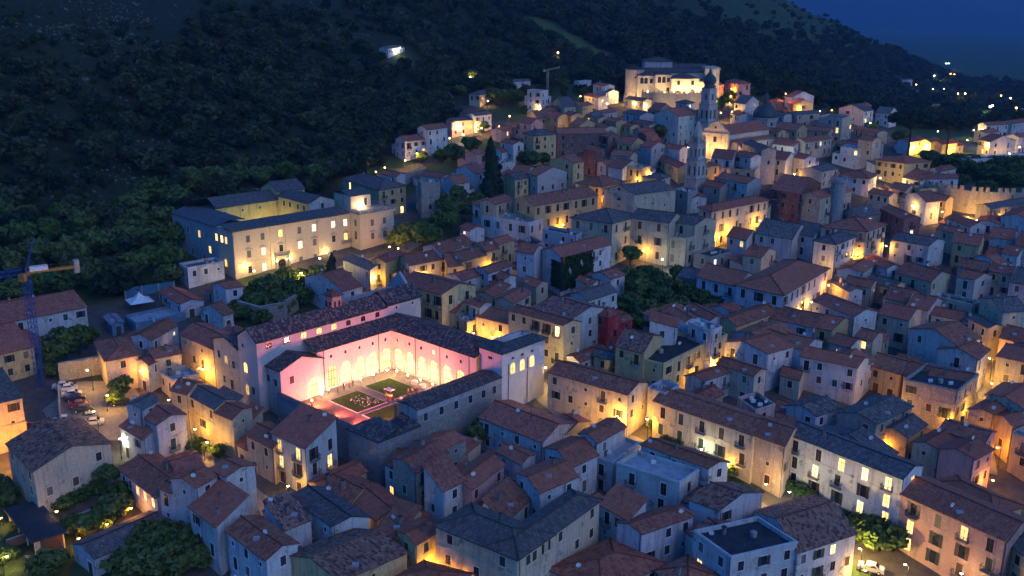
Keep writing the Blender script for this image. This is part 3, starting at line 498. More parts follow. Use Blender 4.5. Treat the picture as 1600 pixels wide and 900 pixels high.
(0,'gR',7,'y','t',31.9,454.5,47.7,61.2,135.2,11.5,6.5,'two-storey yellow house with red roof right of the scaffolded white house, nearest'),
(0,'gL',6,'w','t',41.0,476.3,49.7,38.3,112.3,6.5,15.3,'two-storey white house with red roof right of the scaffolded white house, nearest'),
(0,'gR',7,'w','t',39.8,440.1,45.8,56.2,130.2,14.6,6.5,'two-storey white house with red roof right of the scaffolded white house, second nearest'),
(0,'gL',7,'y','t',44.7,425.2,43.7,38.4,112.4,6.5,10.8,'two-storey yellow house with red roof lower left of the hilltop castle, second nearest'),
(0,'gL',6,'y','t',50.5,421.7,42.2,44.4,118.4,6.5,10.7,'two-storey yellow house with red roof lower left of the hilltop castle, nearest'),
(0,'gL',6,'c','t',39.1,418.1,41.8,31.0,105.0,6.5,12.2,'two-storey cream house with red roof lower right of the scaffolded white house'),
(0,'gL',7,'y','t',28.5,419.2,42.9,54.5,128.5,12.8,6.5,'two-storey yellow house with red roof lower right of the scaffolded white house, second nearest'),
(1,'gR',5.47329,'y','t',35.4,430.2,41.4,54.5,128.5,3.7,4.3,''),
(0,'gL',6,'y','t',37.7,434.8,44.0,32.7,106.7,6.5,16.8,'two-storey yellow house with red roof right of the scaffolded white house, second nearest'),
(0,'gL',6,'c','d',61.9,470.3,48.9,45.0,119.0,6.5,15.2,'two-storey cream house with dark roof lower left of the hilltop castle'),
(0,'gL',8,'w','d',55.9,432.9,45.8,40.6,114.6,9.3,14.8,'three-storey white house with dark roof lower left of the hilltop castle'),
(0,'gL',7,'w','t',58.5,420.1,43.0,39.4,113.4,6.5,15.8,'two-storey white house with red roof lower left of the hilltop castle'),
(0,'gL',8,'p','t',65.7,442.7,47.1,58.4,132.4,14.7,6.5,'three-storey pink house with red roof lower left of the hilltop castle'),
(0,'h',11,'w','d',77.8,443.7,50.3,47.2,121.2,6.5,7.1,'tall white house with dark hipped roof left of the onion-topped bell tower'),
(0,'gR',6,'p','t',53.6,413.2,41.1,35.9,109.9,17.3,6.5,'two-storey pink house with red roof lower left of the hilltop castle'),
(0,'h',9,'p','t',112.8,498.2,55.4,24.4,98.4,7.9,18.3,'three-storey pink house with red hipped roof right of the onion-topped bell tower'),
(0,'gR',8,'p','t',101.5,497.8,54.4,57.0,131.0,11.3,6.5,'three-storey pink house with red roof upper right of the onion-topped bell tower'),
(0,'gL',7,'w','t',100.9,438.7,45.5,18.8,92.8,6.5,14.2,'two-storey white house with red roof left of the dark church dome'),
(0,'gL',9,'w','d',107.0,454.1,49.5,55.6,129.6,17.0,6.5,'three-storey white house with dark roof upper left of the dark church dome'),
(0,'gR',5,'q','t',125.1,478.1,47.8,52.5,126.5,14.0,6.5,'two-storey brick red house with red roof upper right of the dark church dome'),
(0,'h',6,'c','d',-16.4,481.2,50.4,72.4,146.4,25.5,6.5,'two-storey cream house with dark hipped roof left of the scaffolded white house'),
(0,'gR',4,'w','d',-3.3,531.9,53.1,42.1,116.1,16.9,6.2,'low white house with dark roof upper left of the scaffolded white house'),
(0,'f',4,'w','k',35.5,536.6,53.4,55.9,129.9,13.2,3.7,'low white house with black flat roof right of the scaffolded white house'),
(0,'f',3,'w','d',-124.5,297.2,29.4,54.8,130.0,5.2,7.8,'small white hut with lit doorway on the grass slope'),
(0,'gR',5,'w','d',-67.5,535.3,69.9,71.7,145.7,21.4,6.5,'tiny lit chapel alone on the dark mountainside'),
(0,'hL',10,'y','d',-44.3,317.7,32.6,48.3,124.8,11.9,27.0,'three-storey yellow house with dark hipped roof lower left of the lit hillside terrace'),
(1,'sR',6.94654,'s','d',-58.7,340.9,28.6,48.3,124.8,8.8,4.3,''),
(0,'f',12,'s','b',-30.4,319.2,34.8,25.1,106.7,6.6,6.5,'tall bare stone house with grey-blue flat roof below the lit hillside terrace'),
(1,'sR',9.76491,'c','b',-32.0,325.6,31.6,25.1,106.7,5.9,4.9,''),
(0,'gR',8,'w','t',-20.1,331.5,32.3,40.4,114.4,6.5,11.3,'three-storey white house with red roof left of the tall dark conifer, second nearest'),
(1,'sL',4.86771,'w','t',-16.6,338.9,28.2,40.4,114.4,3.7,6.9,''),
(0,'gL',6,'w','t',-25.5,344.9,32.0,62.7,136.7,6.5,11.8,'two-storey white house with red roof left of the tall dark conifer'),
(1,'sR',4.38674,'w','t',-33.7,353.7,29.5,62.7,136.7,4.2,4.6,''),
(0,'gR',8,'w','t',-13.6,343.9,33.9,48.8,122.8,6.5,13.4,'three-storey white house with red roof left of the tall dark conifer, nearest'),
(1,'gR',5.92762,'w','t',-20.6,355.5,31.8,48.8,122.8,5.9,4.5,''),
(0,'gR',7,'p','t',-13.9,372.3,36.6,62.6,136.6,6.5,6.5,'two-storey pink house with red roof upper left of the tall dark conifer'),
(1,'gR',4.14448,'p','t',-18.5,377.1,33.8,62.6,136.6,5.8,4.5,''),
(0,'gL',5,'w','t',-42.2,350.1,31.7,68.3,142.3,6.5,8.8,'two-storey white house with red roof lower left of the lit hillside terrace'),
(0,'gL',5,'w','t',-13.3,292.4,24.6,46.3,120.3,6.5,6.5,'two-storey white house with red roof below the tall dark conifer'),
(0,'gR',5.5,'w','t',-7.5,360.7,33.6,63.0,137.0,7.2,6.5,'two-storey white house with red roof above the tall dark conifer'),
(1,'gL',3,'w','m',-11.9,365.9,31.1,63.0,137.0,4.5,4.9,''),
(0,'gL',9.5,'c','t',23.3,180.6,16.5,52.9,141.8,8.0,19.7,'long cream house with red roof facing the brightly lit street corner'),
(1,'sL',6.83157,'w','t',26.2,188.4,13.0,52.9,141.8,4.4,12.8,''),
(0,'f',9,'w','b',31.1,182.3,16.2,52.0,133.0,5.8,4.6,'three-storey white house with grey-blue flat roof upper left of the long cream house'),
(0,'gR',7,'w','t',14.9,200.2,16.0,47.5,125.1,10.4,4.5,'two-storey white house with red roof lower left of the red tower house'),
]
LAMPS = [
(2,1,-91.9,199.0,5,'w',900),(2,3,-85.1,189.6,4,'w',700),(2,2,-82.7,179.3,6,'w',500),(2,0,-81.7,198.8,5,'o',500),(33,3,-70.0,202.3,4,'w',650),(33,5,-67.9,201.2,4,'w',650),
(33,1,-70.4,187.6,4,'w',1100),(33,2,-62.8,175.5,4,'w',600),(33,4,-59.0,171.0,4,'w',600),(5,1,-12.7,134.9,4,'w',700),(30,3,-20.1,145.2,4,'w',600),(30,2,-26.4,148.5,3,'w',450),
(30,1,-39.8,156.0,4,'w',600),(5,2,-8.6,132.3,4,'w',600),(21,2,20.8,180.7,5,'w',1300),(21,1,14.2,181.2,4,'w',700),(6,0,6.9,199.3,6,'l',1300),(20,1,27.6,180.6,4,'w',800),
(20,0,35.7,170.1,4,'n',350),(20,2,41.7,166.4,3,'w',400),(19,2,46.4,205.2,5,'w',1100),(19,1,39.7,199.6,4,'w',500),(16,0,86.0,254.1,5,'o',800),(16,5,78.9,244.5,4,'w',500),
(31,3,110.9,210.8,5,'w',1400),(31,2,105.7,200.3,4,'w',900),(31,4,126.1,228.9,5,'w',900),(31,1,98.2,189.0,4,'w',800),(29,2,89.7,185.6,4,'o',600),(29,1,79.9,185.4,4,'o',700),
(3,0,73.6,174.7,4,'o',450),(29,0,79.2,190.8,5,'w',500),(4,1,88.9,163.8,4,'o',700),(4,2,95.7,173.9,4,'o',500),(4,1,58.2,142.5,4,'l',2600),(4,2,63.8,137.3,5,'l',420),
(4,3,71.0,135.5,5,'l',260),(4,0,57.8,137.4,4,'w',700),(3,0,50.6,157.0,4,'n',400),(3,0,45.4,159.2,4,'w',500),(7,1,-71.3,257.8,5,'l',1300),(7,2,-64.7,267.2,5,'l',1000),
(7,4,-54.3,267.9,5,'l',1300),(7,3,-58.0,257.6,5,'l',900),(7,2,-36.6,277.7,5,'w',1600),(7,3,-34.2,276.7,5,'w',1300),(7,1,-37.2,257.3,4,'w',600),(0,1,-24.6,257.9,4,'w',700),
(17,1,-14.5,257.3,4,'w',700),(17,2,-6.5,266.2,4,'w',600),(0,2,-24.3,245.9,3,'w',500),(0,3,-9.9,221.9,4,'w',600),(6,0,-4.5,220.2,4,'w',700),(18,0,39.4,279.0,4,'w',500),
(18,0,43.7,272.7,4,'n',500),(25,3,27.7,321.0,5,'w',900),(25,1,16.2,302.6,4,'w',700),(24,1,32.8,328.0,4,'w',600),(16,3,79.7,305.0,5,'w',1000),(16,2,67.9,295.2,5,'w',900),
(16,1,62.9,291.8,4,'w',600),(16,4,74.3,238.2,4,'w',500),(16,7,101.8,278.8,5,'w',700),(26,4,113.3,286.7,5,'w',600),(16,6,87.6,265.5,5,'w',600),(27,4,-38.1,380.7,5,'w',1200),
(27,3,-42.0,375.2,4,'w',700),(27,0,-23.2,425.7,5,'l',1600),(27,3,-20.4,414.5,4,'n',700),(27,5,-25.7,404.2,5,'w',900),(15,1,-15.6,430.3,4,'w',1100),(15,2,-14.5,425.4,4,'w',700),
(28,2,-2.0,439.3,6,'w',1000),(28,1,-6.9,428.7,4,'o',700),(27,1,-50.4,359.7,4,'w',500),(27,2,-48.7,364.7,4,'w',500),(28,4,10.9,461.3,5,'w',1100),(28,0,12.4,459.7,3,'n',500),
(28,6,22.1,475.8,5,'w',900),(28,8,32.3,484.7,5,'w',1100),(28,2,24.7,475.2,4,'o',500),(8,1,44.7,468.8,5,'w',1300),(8,2,49.9,490.0,5,'w',700),(8,1,57.9,475.0,4,'l',700),
(8,2,64.3,471.1,4,'l',900),(11,2,92.4,492.0,4,'w',600),(11,2,111.2,501.7,6,'o',1600),(11,1,107.8,492.6,4,'o',700),(11,3,95.2,452.7,5,'w',1000),(12,1,100.8,455.4,5,'w',900),
(11,1,82.2,454.0,4,'w',500),(12,1,134.6,490.6,8,'o',1300),(12,3,140.5,482.4,4,'o',800),(12,2,132.8,468.0,4,'o',600),(12,2,149.4,477.3,5,'w',700),(12,4,158.3,486.8,5,'o',700),
(12,0,105.4,389.0,5,'n',1400),(26,1,104.1,359.9,5,'w',1500),(26,2,114.2,368.6,4,'w',600),(13,1,168.8,463.9,6,'n',900),(13,2,169.2,462.5,4,'n',500),(26,1,138.8,363.0,5,'l',2200),
(26,2,142.4,361.2,4,'l',800),(26,3,132.4,351.1,4,'w',500),(9,1,70.0,389.5,6,'w',700),(24,3,51.5,357.3,5,'w',800),(24,2,46.0,352.7,4,'w',500),(25,2,22.5,363.3,4,'w',500),
(28,7,25.1,427.1,4,'w',600),(9,2,78.4,383.1,4,'w',1200),(10,0,73.9,368.1,4,'w',700),(10,0,80.3,358.0,3,'o',500),(14,1,137.1,327.8,5,'w',900),(14,2,144.4,322.3,5,'w',900),
(14,4,151.8,313.2,5,'w',1600),(14,3,150.0,320.1,4,'w',1200),(14,6,163.4,317.8,4,'w',1200),(13,1,201.9,466.6,5,'l',900),(13,4,244.5,557.2,4,'o',600),(13,3,256.4,588.9,4,'o',600),
(13,3,201.8,432.6,6,'l',1200),(13,6,202.6,418.9,7,'w',1500),(13,8,216.2,444.5,6,'n',1200),(13,4,225.2,479.4,4,'l',700),(13,5,227.3,477.3,4,'l',700),(13,1,175.7,425.6,4,'w',2200),
(13,2,180.7,425.6,4,'w',2200),(13,4,189.4,418.8,5,'w',2600),(13,1,211.6,516.4,4,'o',900),(14,7,211.5,412.7,4,'w',900),(14,8,222.8,427.3,4,'w',1200),(14,5,213.9,431.3,3,'w',500),
(13,5,469.4,1079.2,11,'n',3500),(13,2,453.7,1115.6,11,'o',1500),(13,3,453.7,1070.1,11,'w',1200),(13,3,537.0,1265.8,11,'n',3000),(13,4,582.8,1351.0,11,'n',3000),(13,6,813.6,1876.3,11,'n',3500),
(13,7,819.0,1877.6,11,'n',3500),(13,5,600.6,1366.7,11,'o',1500),(13,6,617.2,1390.0,11,'o',1500),(13,7,473.9,959.2,11,'o',2000),(13,11,461.9,916.2,11,'n',2500),(13,9,270.3,557.9,11,'n',2500),
(13,10,307.2,631.6,11,'n',2500),(13,8,275.9,539.5,11,'o',1500),(13,2,451.5,989.5,11,'l',1500),(13,5,445.3,988.6,11,'w',1200),(27,1,-63.9,542.6,4,'n',700),(27,2,-62.6,546.7,4,'n',700),
(28,2,-23.2,547.5,3,'l',1500),(28,1,-25.2,544.1,3,'l',700),(1,0,-153.9,286.5,4,'n',900),(1,0,-124.1,295.9,3,'w',900),(28,5,27.8,645.6,3,'w',500),(28,3,4.0,493.5,3,'w',400),
(28,1,-12.6,481.0,3,'w',500),(23,0,-94.4,168.8,5,'o',1500),(23,2,-92.7,166.5,5,'w',900),(23,0,-81.4,137.6,3,'l',320),(22,1,-72.5,144.7,2,'o',260),(22,2,-68.8,147.5,2,'o',260),
(22,3,-65.9,151.8,3,'o',300),(2,0,-75.2,171.3,4,'n',320),(23,3,-78.5,150.6,3,'w',120),(23,1,-87.7,150.2,2,'w',120),(12,5,334.8,1019.7,3,'o',500),(15,0,9.3,400.1,4,'o',400),
(26,0,130.9,321.8,4,'n',300),
]
TREES = [
(15,0,'c',-7.7,340.2,22,5.2),(27,0,'y',-55.2,360.9,13,2),(7,0,'c',-50.5,263.4,8.5,2.6),(7,23,'r',-63.3,260.4,5.5,3.4),(7,26,'r',-59.2,260.4,5,3),(7,25,'r',-60.0,253.2,5,3.4),
(7,28,'r',-55.3,256.0,5,3.2),(7,31,'r',-53.2,258.7,4,2.6),(7,20,'r',-65.9,256.2,5,3.2),(7,17,'r',-68.7,253.1,5,3.2),(7,15,'r',-70.4,249.6,4,3),(7,11,'r',-72.2,237.3,4,3),
(7,13,'r',-71.5,242.1,3.6,2.8),(7,21,'r',-64.4,249.7,6,4),(7,16,'r',-67.2,243.4,5,4),(7,22,'r',-60.0,241.5,6,4.5),(7,27,'r',-56.0,246.5,6,4),(7,18,'r',-63.6,235.5,4,3),
(7,14,'r',-68.9,237.3,4,3),(7,30,'r',-55.0,263.3,5,3),(7,32,'r',-46.5,261.2,4,2),(7,34,'r',-32.5,289.5,9,4.2),(15,1,'r',-28.5,288.5,9,4.2),(15,2,'r',-25.3,290.8,8,4),
(15,4,'r',-22.5,301.4,9,4.5),(15,6,'r',-19.8,307.5,9,4),(15,9,'r',-17.2,317.2,8,4),(15,10,'r',-14.5,300.7,5,3),(15,5,'r',-21.7,320.4,8,4),(15,3,'r',-24.8,324.3,8,4),
(15,8,'r',-19.0,330.7,8,4),(15,12,'r',-12.2,324.0,8,4),(27,3,'r',-28.4,385.3,6,4),(15,7,'r',-23.6,389.9,7,5),(15,11,'r',-17.6,399.5,7,4.5),(27,2,'r',-36.0,385.0,5,3),
(15,16,'r',7.2,380.1,7,4.5),(15,15,'r',3.4,383.5,6,4),(15,17,'r',11.9,384.6,5,3.5),(15,14,'r',-1.7,347.8,5,3.5),(25,0,'r',6.3,348.1,4,2.6),(32,1,'r',33.0,260.5,6,4),
(32,2,'r',34.6,251.7,6.5,4.5),(6,4,'r',31.1,243.2,6,4.5),(32,3,'r',34.8,239.3,6,4.5),(32,5,'r',39.4,248.3,6,4),(32,7,'r',43.8,255.3,5.5,4),(32,10,'r',47.7,251.9,5,3.6),
(32,11,'r',50.5,248.6,5,3.6),(32,12,'r',52.2,247.2,5,3.6),(32,8,'r',43.7,243.5,5,3.5),(32,6,'r',41.1,260.7,5,3.5),(32,4,'r',38.1,265.3,5,3.5),(32,9,'r',47.2,265.5,5,3.2),
(17,0,'r',34.9,277.6,6,3.2),(32,13,'r',54.0,244.5,4.5,3),(6,5,'r',30.6,231.6,5,3.5),(6,3,'r',26.8,233.4,5,3.5),(2,6,'r',-84.4,195.7,5,2.8),(2,5,'r',-84.2,192.3,3.6,2.2),
(2,3,'r',-104.5,214.8,8,4.6),(2,2,'r',-105.3,209.8,6.5,4),(2,4,'r',-102.2,216.6,7.5,4),(2,1,'r',-103.9,205.1,3.4,2.2),(1,14,'r',-102.1,220.1,6,3.5),(33,1,'r',-61.1,173.7,3.5,2.4),
(33,2,'r',-56.5,171.9,3,2),(5,1,'r',-6.3,176.6,6,3.6),(5,2,'r',-5.0,178.4,5,3),(6,1,'r',20.7,222.9,3.4,2),(6,2,'r',21.6,221.9,3,2),(4,2,'r',62.9,147.9,6.5,4.2),
(4,1,'r',61.6,149.8,5.5,3.6),(4,3,'r',65.4,147.9,5.5,3.4),(3,2,'s',53.6,162.4,2.6,2),(3,3,'s',54.5,160.6,2.6,2),(3,4,'s',55.6,158.9,2.6,2),(3,5,'s',56.7,156.6,2.6,2),
(3,6,'s',58.5,155.1,2.8,2.2),(3,7,'s',60.2,153.8,2.8,2.2),(3,1,'s',52.7,163.6,2.4,1.8),(20,1,'s',29.7,183.3,2.6,1.9),(20,2,'s',31.5,177.8,2.6,1.9),(20,3,'s',32.9,176.4,2.6,1.9),
(20,4,'s',35.7,173.6,2.2,1.7),(20,5,'s',36.9,172.4,2.2,1.7),(20,6,'s',38.4,170.9,2.8,2),(20,7,'s',39.8,169.5,2.8,2),(20,8,'s',41.2,168.1,3,2.2),(20,9,'s',41.5,167.0,2.4,1.8),
(23,1,'s',-79.8,155.2,2.2,2.2),(23,2,'s',-78.8,156.5,2.2,2.2),(23,3,'s',-77.5,158.2,2.2,2.2),(23,4,'s',-76.1,159.9,2.4,2.4),(22,3,'r',-74.0,161.1,5,2.6),(22,5,'r',-69.9,157.2,4,3),
(22,4,'r',-69.7,152.2,4.5,3.8),(22,2,'r',-70.7,150.4,3.2,3),(22,1,'r',-73.0,148.0,3,3),(23,5,'r',-75.2,149.2,2.6,2.6),(22,8,'r',-60.5,143.8,4.5,4),(22,10,'r',-57.7,144.8,4.5,4),
(22,12,'r',-54.0,143.2,4.5,4),(22,13,'r',-51.1,140.8,4.5,4),(22,9,'r',-58.2,139.9,4.5,4),(22,11,'r',-54.5,138.3,4.5,4.2),(22,7,'r',-61.1,140.7,4,3.6),(22,14,'r',-52.1,142.7,3.6,3),
(22,6,'r',-61.5,137.5,4,4),(23,4,'r',-74.6,138.1,3,3.4),(23,2,'r',-83.0,140.4,3,2.6),(23,1,'r',-93.1,159.9,3.4,3),(23,3,'r',-90.3,157.0,3,2.4),(13,1,'p',168.9,415.4,20.5,9.4),
(13,2,'p',186.4,417.7,18,8),(13,3,'r',179.2,452.3,7,4.5),(13,5,'r',175.9,410.8,6,4),(13,7,'r',178.1,402.9,6,4.5),(14,1,'r',182.1,399.8,7,5),(14,3,'r',182.8,389.3,7,5),
(14,5,'r',185.8,384.3,7.5,5.5),(14,8,'r',188.6,379.5,7.5,5.5),(14,10,'r',191.4,374.7,7,5),(14,13,'r',197.8,374.9,7,5),(14,4,'r',191.6,403.6,6,4.5),(14,7,'r',197.1,397.0,7,5),
(14,9,'r',199.7,395.0,7,5),(14,12,'r',202.5,389.9,7,5),(14,2,'r',173.8,374.2,5,4),(14,6,'r',179.6,365.1,5,4),(14,11,'r',208.1,401.0,6,4.5),(13,6,'r',189.3,440.4,5,3.5),
(26,1,'r',90.3,343.5,3.5,3),(26,3,'r',95.2,349.2,4,3.2),(26,4,'r',101.0,355.3,3.5,2.8),(26,2,'r',88.6,334.9,3.5,3),(11,3,'r',104.2,488.9,5,3.6),(11,4,'r',109.0,496.8,6,4),
(11,2,'r',99.7,479.1,4,3),(12,1,'r',109.3,475.8,4,3),(9,1,'r',63.3,419.8,8,4.5),(9,2,'r',67.9,432.1,8,4),(10,0,'r',63.0,419.6,6,3.5),(8,2,'r',52.3,512.1,5,3.5),
(8,3,'r',58.0,534.9,6,4),(28,10,'r',27.5,482.0,4,3),(13,8,'r',552.1,1269.8,12,10),(13,4,'r',504.7,1215.2,9,7),(13,9,'r',518.4,1146.6,9,7),(13,10,'r',526.3,1147.7,10,7),
(28,2,'r',-23.4,552.6,6,4),(15,13,'r',-13.4,434.4,5,3),(28,1,'r',-27.2,508.5,6,4),(28,3,'r',-10.3,492.2,8,5.5),(28,4,'r',-5.4,484.9,8,5.5),(28,5,'r',-0.7,492.6,7,5),
(28,6,'r',2.4,485.2,7,4.5),(28,7,'r',6.3,469.8,4,3),(28,11,'r',37.4,511.5,5,3.5),(12,2,'r',162.9,502.1,4,3),(13,2,'r',197.3,513.4,6,4),(13,1,'r',174.2,477.0,5,3.5),
(11,1,'r',94.1,468.7,4,3),(28,8,'r',20.3,544.9,6,4),(28,9,'r',26.8,533.2,6,4),(8,1,'r',55.5,626.2,6,4),(8,4,'r',81.8,699.0,6,4),(7,33,'r',-35.3,288.3,7,3.5),
(1,2,'r',-131.4,244.2,8,5),(1,6,'r',-126.6,248.5,9,5),(1,10,'r',-120.7,250.7,9,5),(1,15,'r',-116.6,257.4,9,5),(1,18,'r',-109.6,255.3,8,4.5),(1,20,'r',-106.0,262.3,9,5),
(1,22,'r',-102.2,267.1,9,5),(7,5,'r',-98.5,269.6,9,5),(7,6,'r',-94.6,257.9,7,4),(1,3,'r',-139.7,261.6,10,6),(1,7,'r',-135.5,268.1,10,6),(1,11,'r',-127.7,271.2,10,6),
(1,16,'r',-122.9,277.8,10,6),(1,19,'r',-115.6,281.0,10,6),(7,2,'r',-109.1,284.2,10,6),(7,8,'r',-102.4,287.3,9,5),(1,4,'r',-144.3,275.7,10,6),(1,8,'r',-137.1,280.7,9,5),
(1,12,'r',-129.7,285.9,9,5),(1,21,'r',-115.4,291.5,9,5.5),(7,4,'r',-108.8,295.4,9,5.5),(1,1,'r',-152.8,287.2,6,4),(1,5,'r',-147.4,287.6,6,4),(1,9,'r',-138.6,291.9,6,4),
(1,13,'r',-132.6,293.9,5,4),(1,17,'r',-113.1,257.5,8,4),(7,1,'r',-118.1,300.1,9,5.5),(7,3,'r',-115.6,307.5,10,6),(7,7,'r',-110.2,309.4,9,5.5),(7,9,'r',-108.2,323.8,9,5.5),
(7,10,'r',-102.1,328.5,9,5.5),(7,12,'r',-96.3,335.1,9,5.5),(7,19,'r',-89.0,341.7,8,5),(7,24,'r',-82.1,351.5,8,5),(7,29,'r',-74.0,357.4,7,4.5),(27,1,'r',-69.2,370.8,7,4.5),
]
CARS = [
(-99.0,199.9,20),(-97.4,198.7,25),(-95.4,196.1,20),(-93.9,194.4,22),(-91.9,191.6,20),(-90.3,189.7,20),
(-87.6,186.4,20),(-85.8,184.1,18),(-92.3,185.0,195),(-90.8,184.5,15),(-83.5,192.6,25),(60.1,142.7,-25),
(-14.0,432.2,30),(-15.9,426.9,30),
]
# ------------------------------------------------------------------ materials
MATS = {}
def new_mat(name):
    m = bpy.data.materials.new(name); m.use_nodes = True; MATS[name] = m
    nt = m.node_tree; return m, nt.nodes, nt.links, nt.nodes['Principled BSDF']
def node(n, typ, **kw):
    o = n.new(typ)
    for k, v in kw.items(): setattr(o, k, v)
    return o
def mixc(n, l, a, b, fac, mode='MIX'):
    x = n.new('ShaderNodeMix'); x.data_type = 'RGBA'; x.blend_type = mode
    for sock, v in ((0, fac), (6, a), (7, b)):
        if hasattr(v, 'is_output'): l.new(v, x.inputs[sock])
        elif sock == 0: x.inputs[0].default_value = v
        else: x.inputs[sock].default_value = (*v, 1) if len(v) == 3 else v
    return x.outputs[2]
def ramp(n, l, src, a, b, va=0.0, vb=1.0):
    r = n.new('ShaderNodeMapRange'); r.inputs[1].default_value = a; r.inputs[2].default_value = b
    r.inputs[3].default_value = va; r.inputs[4].default_value = vb; l.new(src, r.inputs[0]); return r.outputs[0]
def noise(n, l, vec, scale, detail=3, rough=.55):
    t = n.new('ShaderNodeTexNoise'); t.inputs['Scale'].default_value = scale; t.inputs['Detail'].default_value = detail; t.inputs['Roughness'].default_value = rough
    if vec is not None: l.new(vec, t.inputs['Vector'])
    return t.outputs[0]
def scaled(n, l, vec, sx, sy, sz):
    m = n.new('ShaderNodeMapping'); m.inputs['Scale'].default_value = (sx, sy, sz); l.new(vec, m.inputs[0]); return m.outputs[0]
def bump(n, l, b, h, strength, dist):
    x = n.new('ShaderNodeBump'); x.inputs['Strength'].default_value = strength; x.inputs['Distance'].default_value = dist
    l.new(h, x.inputs['Height']); l.new(x.outputs[0], b.inputs['Normal'])

def plaster_mat(name, stone=False):
    m, n, l, b = new_mat(name)
    oi = n.new('ShaderNodeObjectInfo'); g = n.new('ShaderNodeNewGeometry'); pos = g.outputs['Position']
    big = noise(n, l, pos, .22, 4, .6); streak = noise(n, l, scaled(n, l, pos, 1.3, 1.3, .16), 1.0, 4, .62); fine = noise(n, l, pos, 3.2, 3)
    c = mixc(n, l, oi.outputs['Color'], (0.20, 0.19, 0.175), ramp(n, l, streak, .50, .74, 0, .78))
    c = mixc(n, l, c, (0.33, 0.26, 0.19), ramp(n, l, big, .52, .72, 0, .55))
    c = mixc(n, l, c, (0.75, 0.72, 0.67), ramp(n, l, noise(n, l, pos, .8, 5, .7), .57, .66, 0, .30))
    c = mixc(n, l, c, (0.24, 0.20, 0.155), ramp(n, l, noise(n, l, pos, .42, 6, .68), .605, .635, 0, .75))
    v = ramp(n, l, fine, .2, .8, .78, 1.12)
    if stone:
        vo = n.new('ShaderNodeTexVoronoi'); vo.feature = 'F1'; l.new(scaled(n, l, pos, 1.9, 1.9, 3.1), vo.inputs['Vector']); vo.inputs['Scale'].default_value = 1.0
        ve = n.new('ShaderNodeTexVoronoi'); ve.feature = 'DISTANCE_TO_EDGE'; l.new(scaled(n, l, pos, 1.9, 1.9, 3.1), ve.inputs['Vector']); ve.inputs['Scale'].default_value = 1.0
        c = mixc(n, l, c, vo.outputs['Color'], .16, 'OVERLAY')
        c = mixc(n, l, (.10, .095, .085), c, ramp(n, l, ve.outputs[0], 0.0, .10, .35, 1))
        bump(n, l, b, ve.outputs[0], .6, .12)
    else:
        bump(n, l, b, noise(n, l, pos, 1.7, 5, .7), .35, .06)
    hsv = n.new('ShaderNodeHueSaturation'); l.new(c, hsv.inputs['Color']); l.new(v, hsv.inputs['Value']); l.new(hsv.outputs[0], b.inputs['Base Color'])
    b.inputs['Roughness'].default_value = .93; b.inputs['Specular IOR Level'].default_value = .2
    return m
plaster_mat('plaster'); plaster_mat('stone', True)
for _n, _l in (('plaster_clean', 'plaster'),):
    _m = MATS[_l].copy(); _m.name = _n; MATS[_n] = _m
    for _x in _m.node_tree.nodes:
        if _x.type == 'MAP_RANGE' and _x.inputs[3].default_value == 0: _x.inputs[4].default_value *= .25

def roof_mat():
    m, n, l, b = new_mat('roof_tiles')
    oi = n.new('ShaderNodeObjectInfo'); uv = n.new('ShaderNodeUVMap'); g = n.new('ShaderNodeNewGeometry'); pos = g.outputs['Position']
    sx = n.new('ShaderNodeSeparateXYZ'); l.new(uv.outputs[0], sx.inputs[0])
    def mth(op, a, bv=None):
        x = n.new('ShaderNodeMath'); x.operation = op
        if hasattr(a, 'is_output'): l.new(a, x.inputs[0])
        else: x.inputs[0].default_value = a
        if bv is not None:
            if hasattr(bv, 'is_output'): l.new(bv, x.inputs[1])
            else: x.inputs[1].default_value = bv
        return x.outputs[0]
    u = mth('DIVIDE', sx.outputs[0], .40); v = mth('DIVIDE', sx.outputs[1], .55)
    fu = mth('FLOOR', u); fv = mth('FLOOR', v)
    cx = n.new('ShaderNodeCombineXYZ'); l.new(fu, cx.inputs[0]); l.new(fv, cx.inputs[1]); l.new(oi.outputs['Random'], cx.inputs[2])
    wn_ = n.new('ShaderNodeTexWhiteNoise'); wn_.noise_dimensions = '3D'; l.new(cx.outputs[0], wn_.inputs['Vector'])
    tile = wn_.outputs['Value']
    patch = noise(n, l, pos, .35, 4, .6); patch2 = noise(n, l, pos, 1.4, 4, .65)
    col = oi.outputs['Color']
    # individual tiles: lighter and darker ones, lichen patches
    c = mixc(n, l, col, (.035, .035, .04), mth('MULTIPLY', ramp(n, l, tile, .55, .95, 0, .85), oi.outputs['Alpha']))
    c = mixc(n, l, c, (.46, .25, .17), mth('MULTIPLY', ramp(n, l, tile, .40, .02, 0, .75), oi.outputs['Alpha']))
    c = mixc(n, l, c, (.085, .06, .05), ramp(n, l, patch2, .56, .78, 0, .6))
    c = mixc(n, l, c, (.30, .21, .16), ramp(n, l, patch, .60, .78, 0, .45))
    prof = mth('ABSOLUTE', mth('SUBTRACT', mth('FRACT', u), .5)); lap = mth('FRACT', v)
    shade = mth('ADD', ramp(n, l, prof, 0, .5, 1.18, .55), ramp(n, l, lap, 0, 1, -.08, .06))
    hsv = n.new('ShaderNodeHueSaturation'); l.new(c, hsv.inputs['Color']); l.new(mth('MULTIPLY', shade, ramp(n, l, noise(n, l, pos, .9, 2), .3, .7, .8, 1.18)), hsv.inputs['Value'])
    l.new(hsv.outputs[0], b.inputs['Base Color'])
    hgt = mth('SUBTRACT', mth('MULTIPLY', mth('COSINE', mth('MULTIPLY', prof, 6.283)), -.5), mth('MULTIPLY', lap, .3))
    bump(n, l, b, hgt, .8, .08)
    b.inputs['Roughness'].default_value = .85; b.inputs['Specular IOR Level'].default_value = .25
roof_mat()

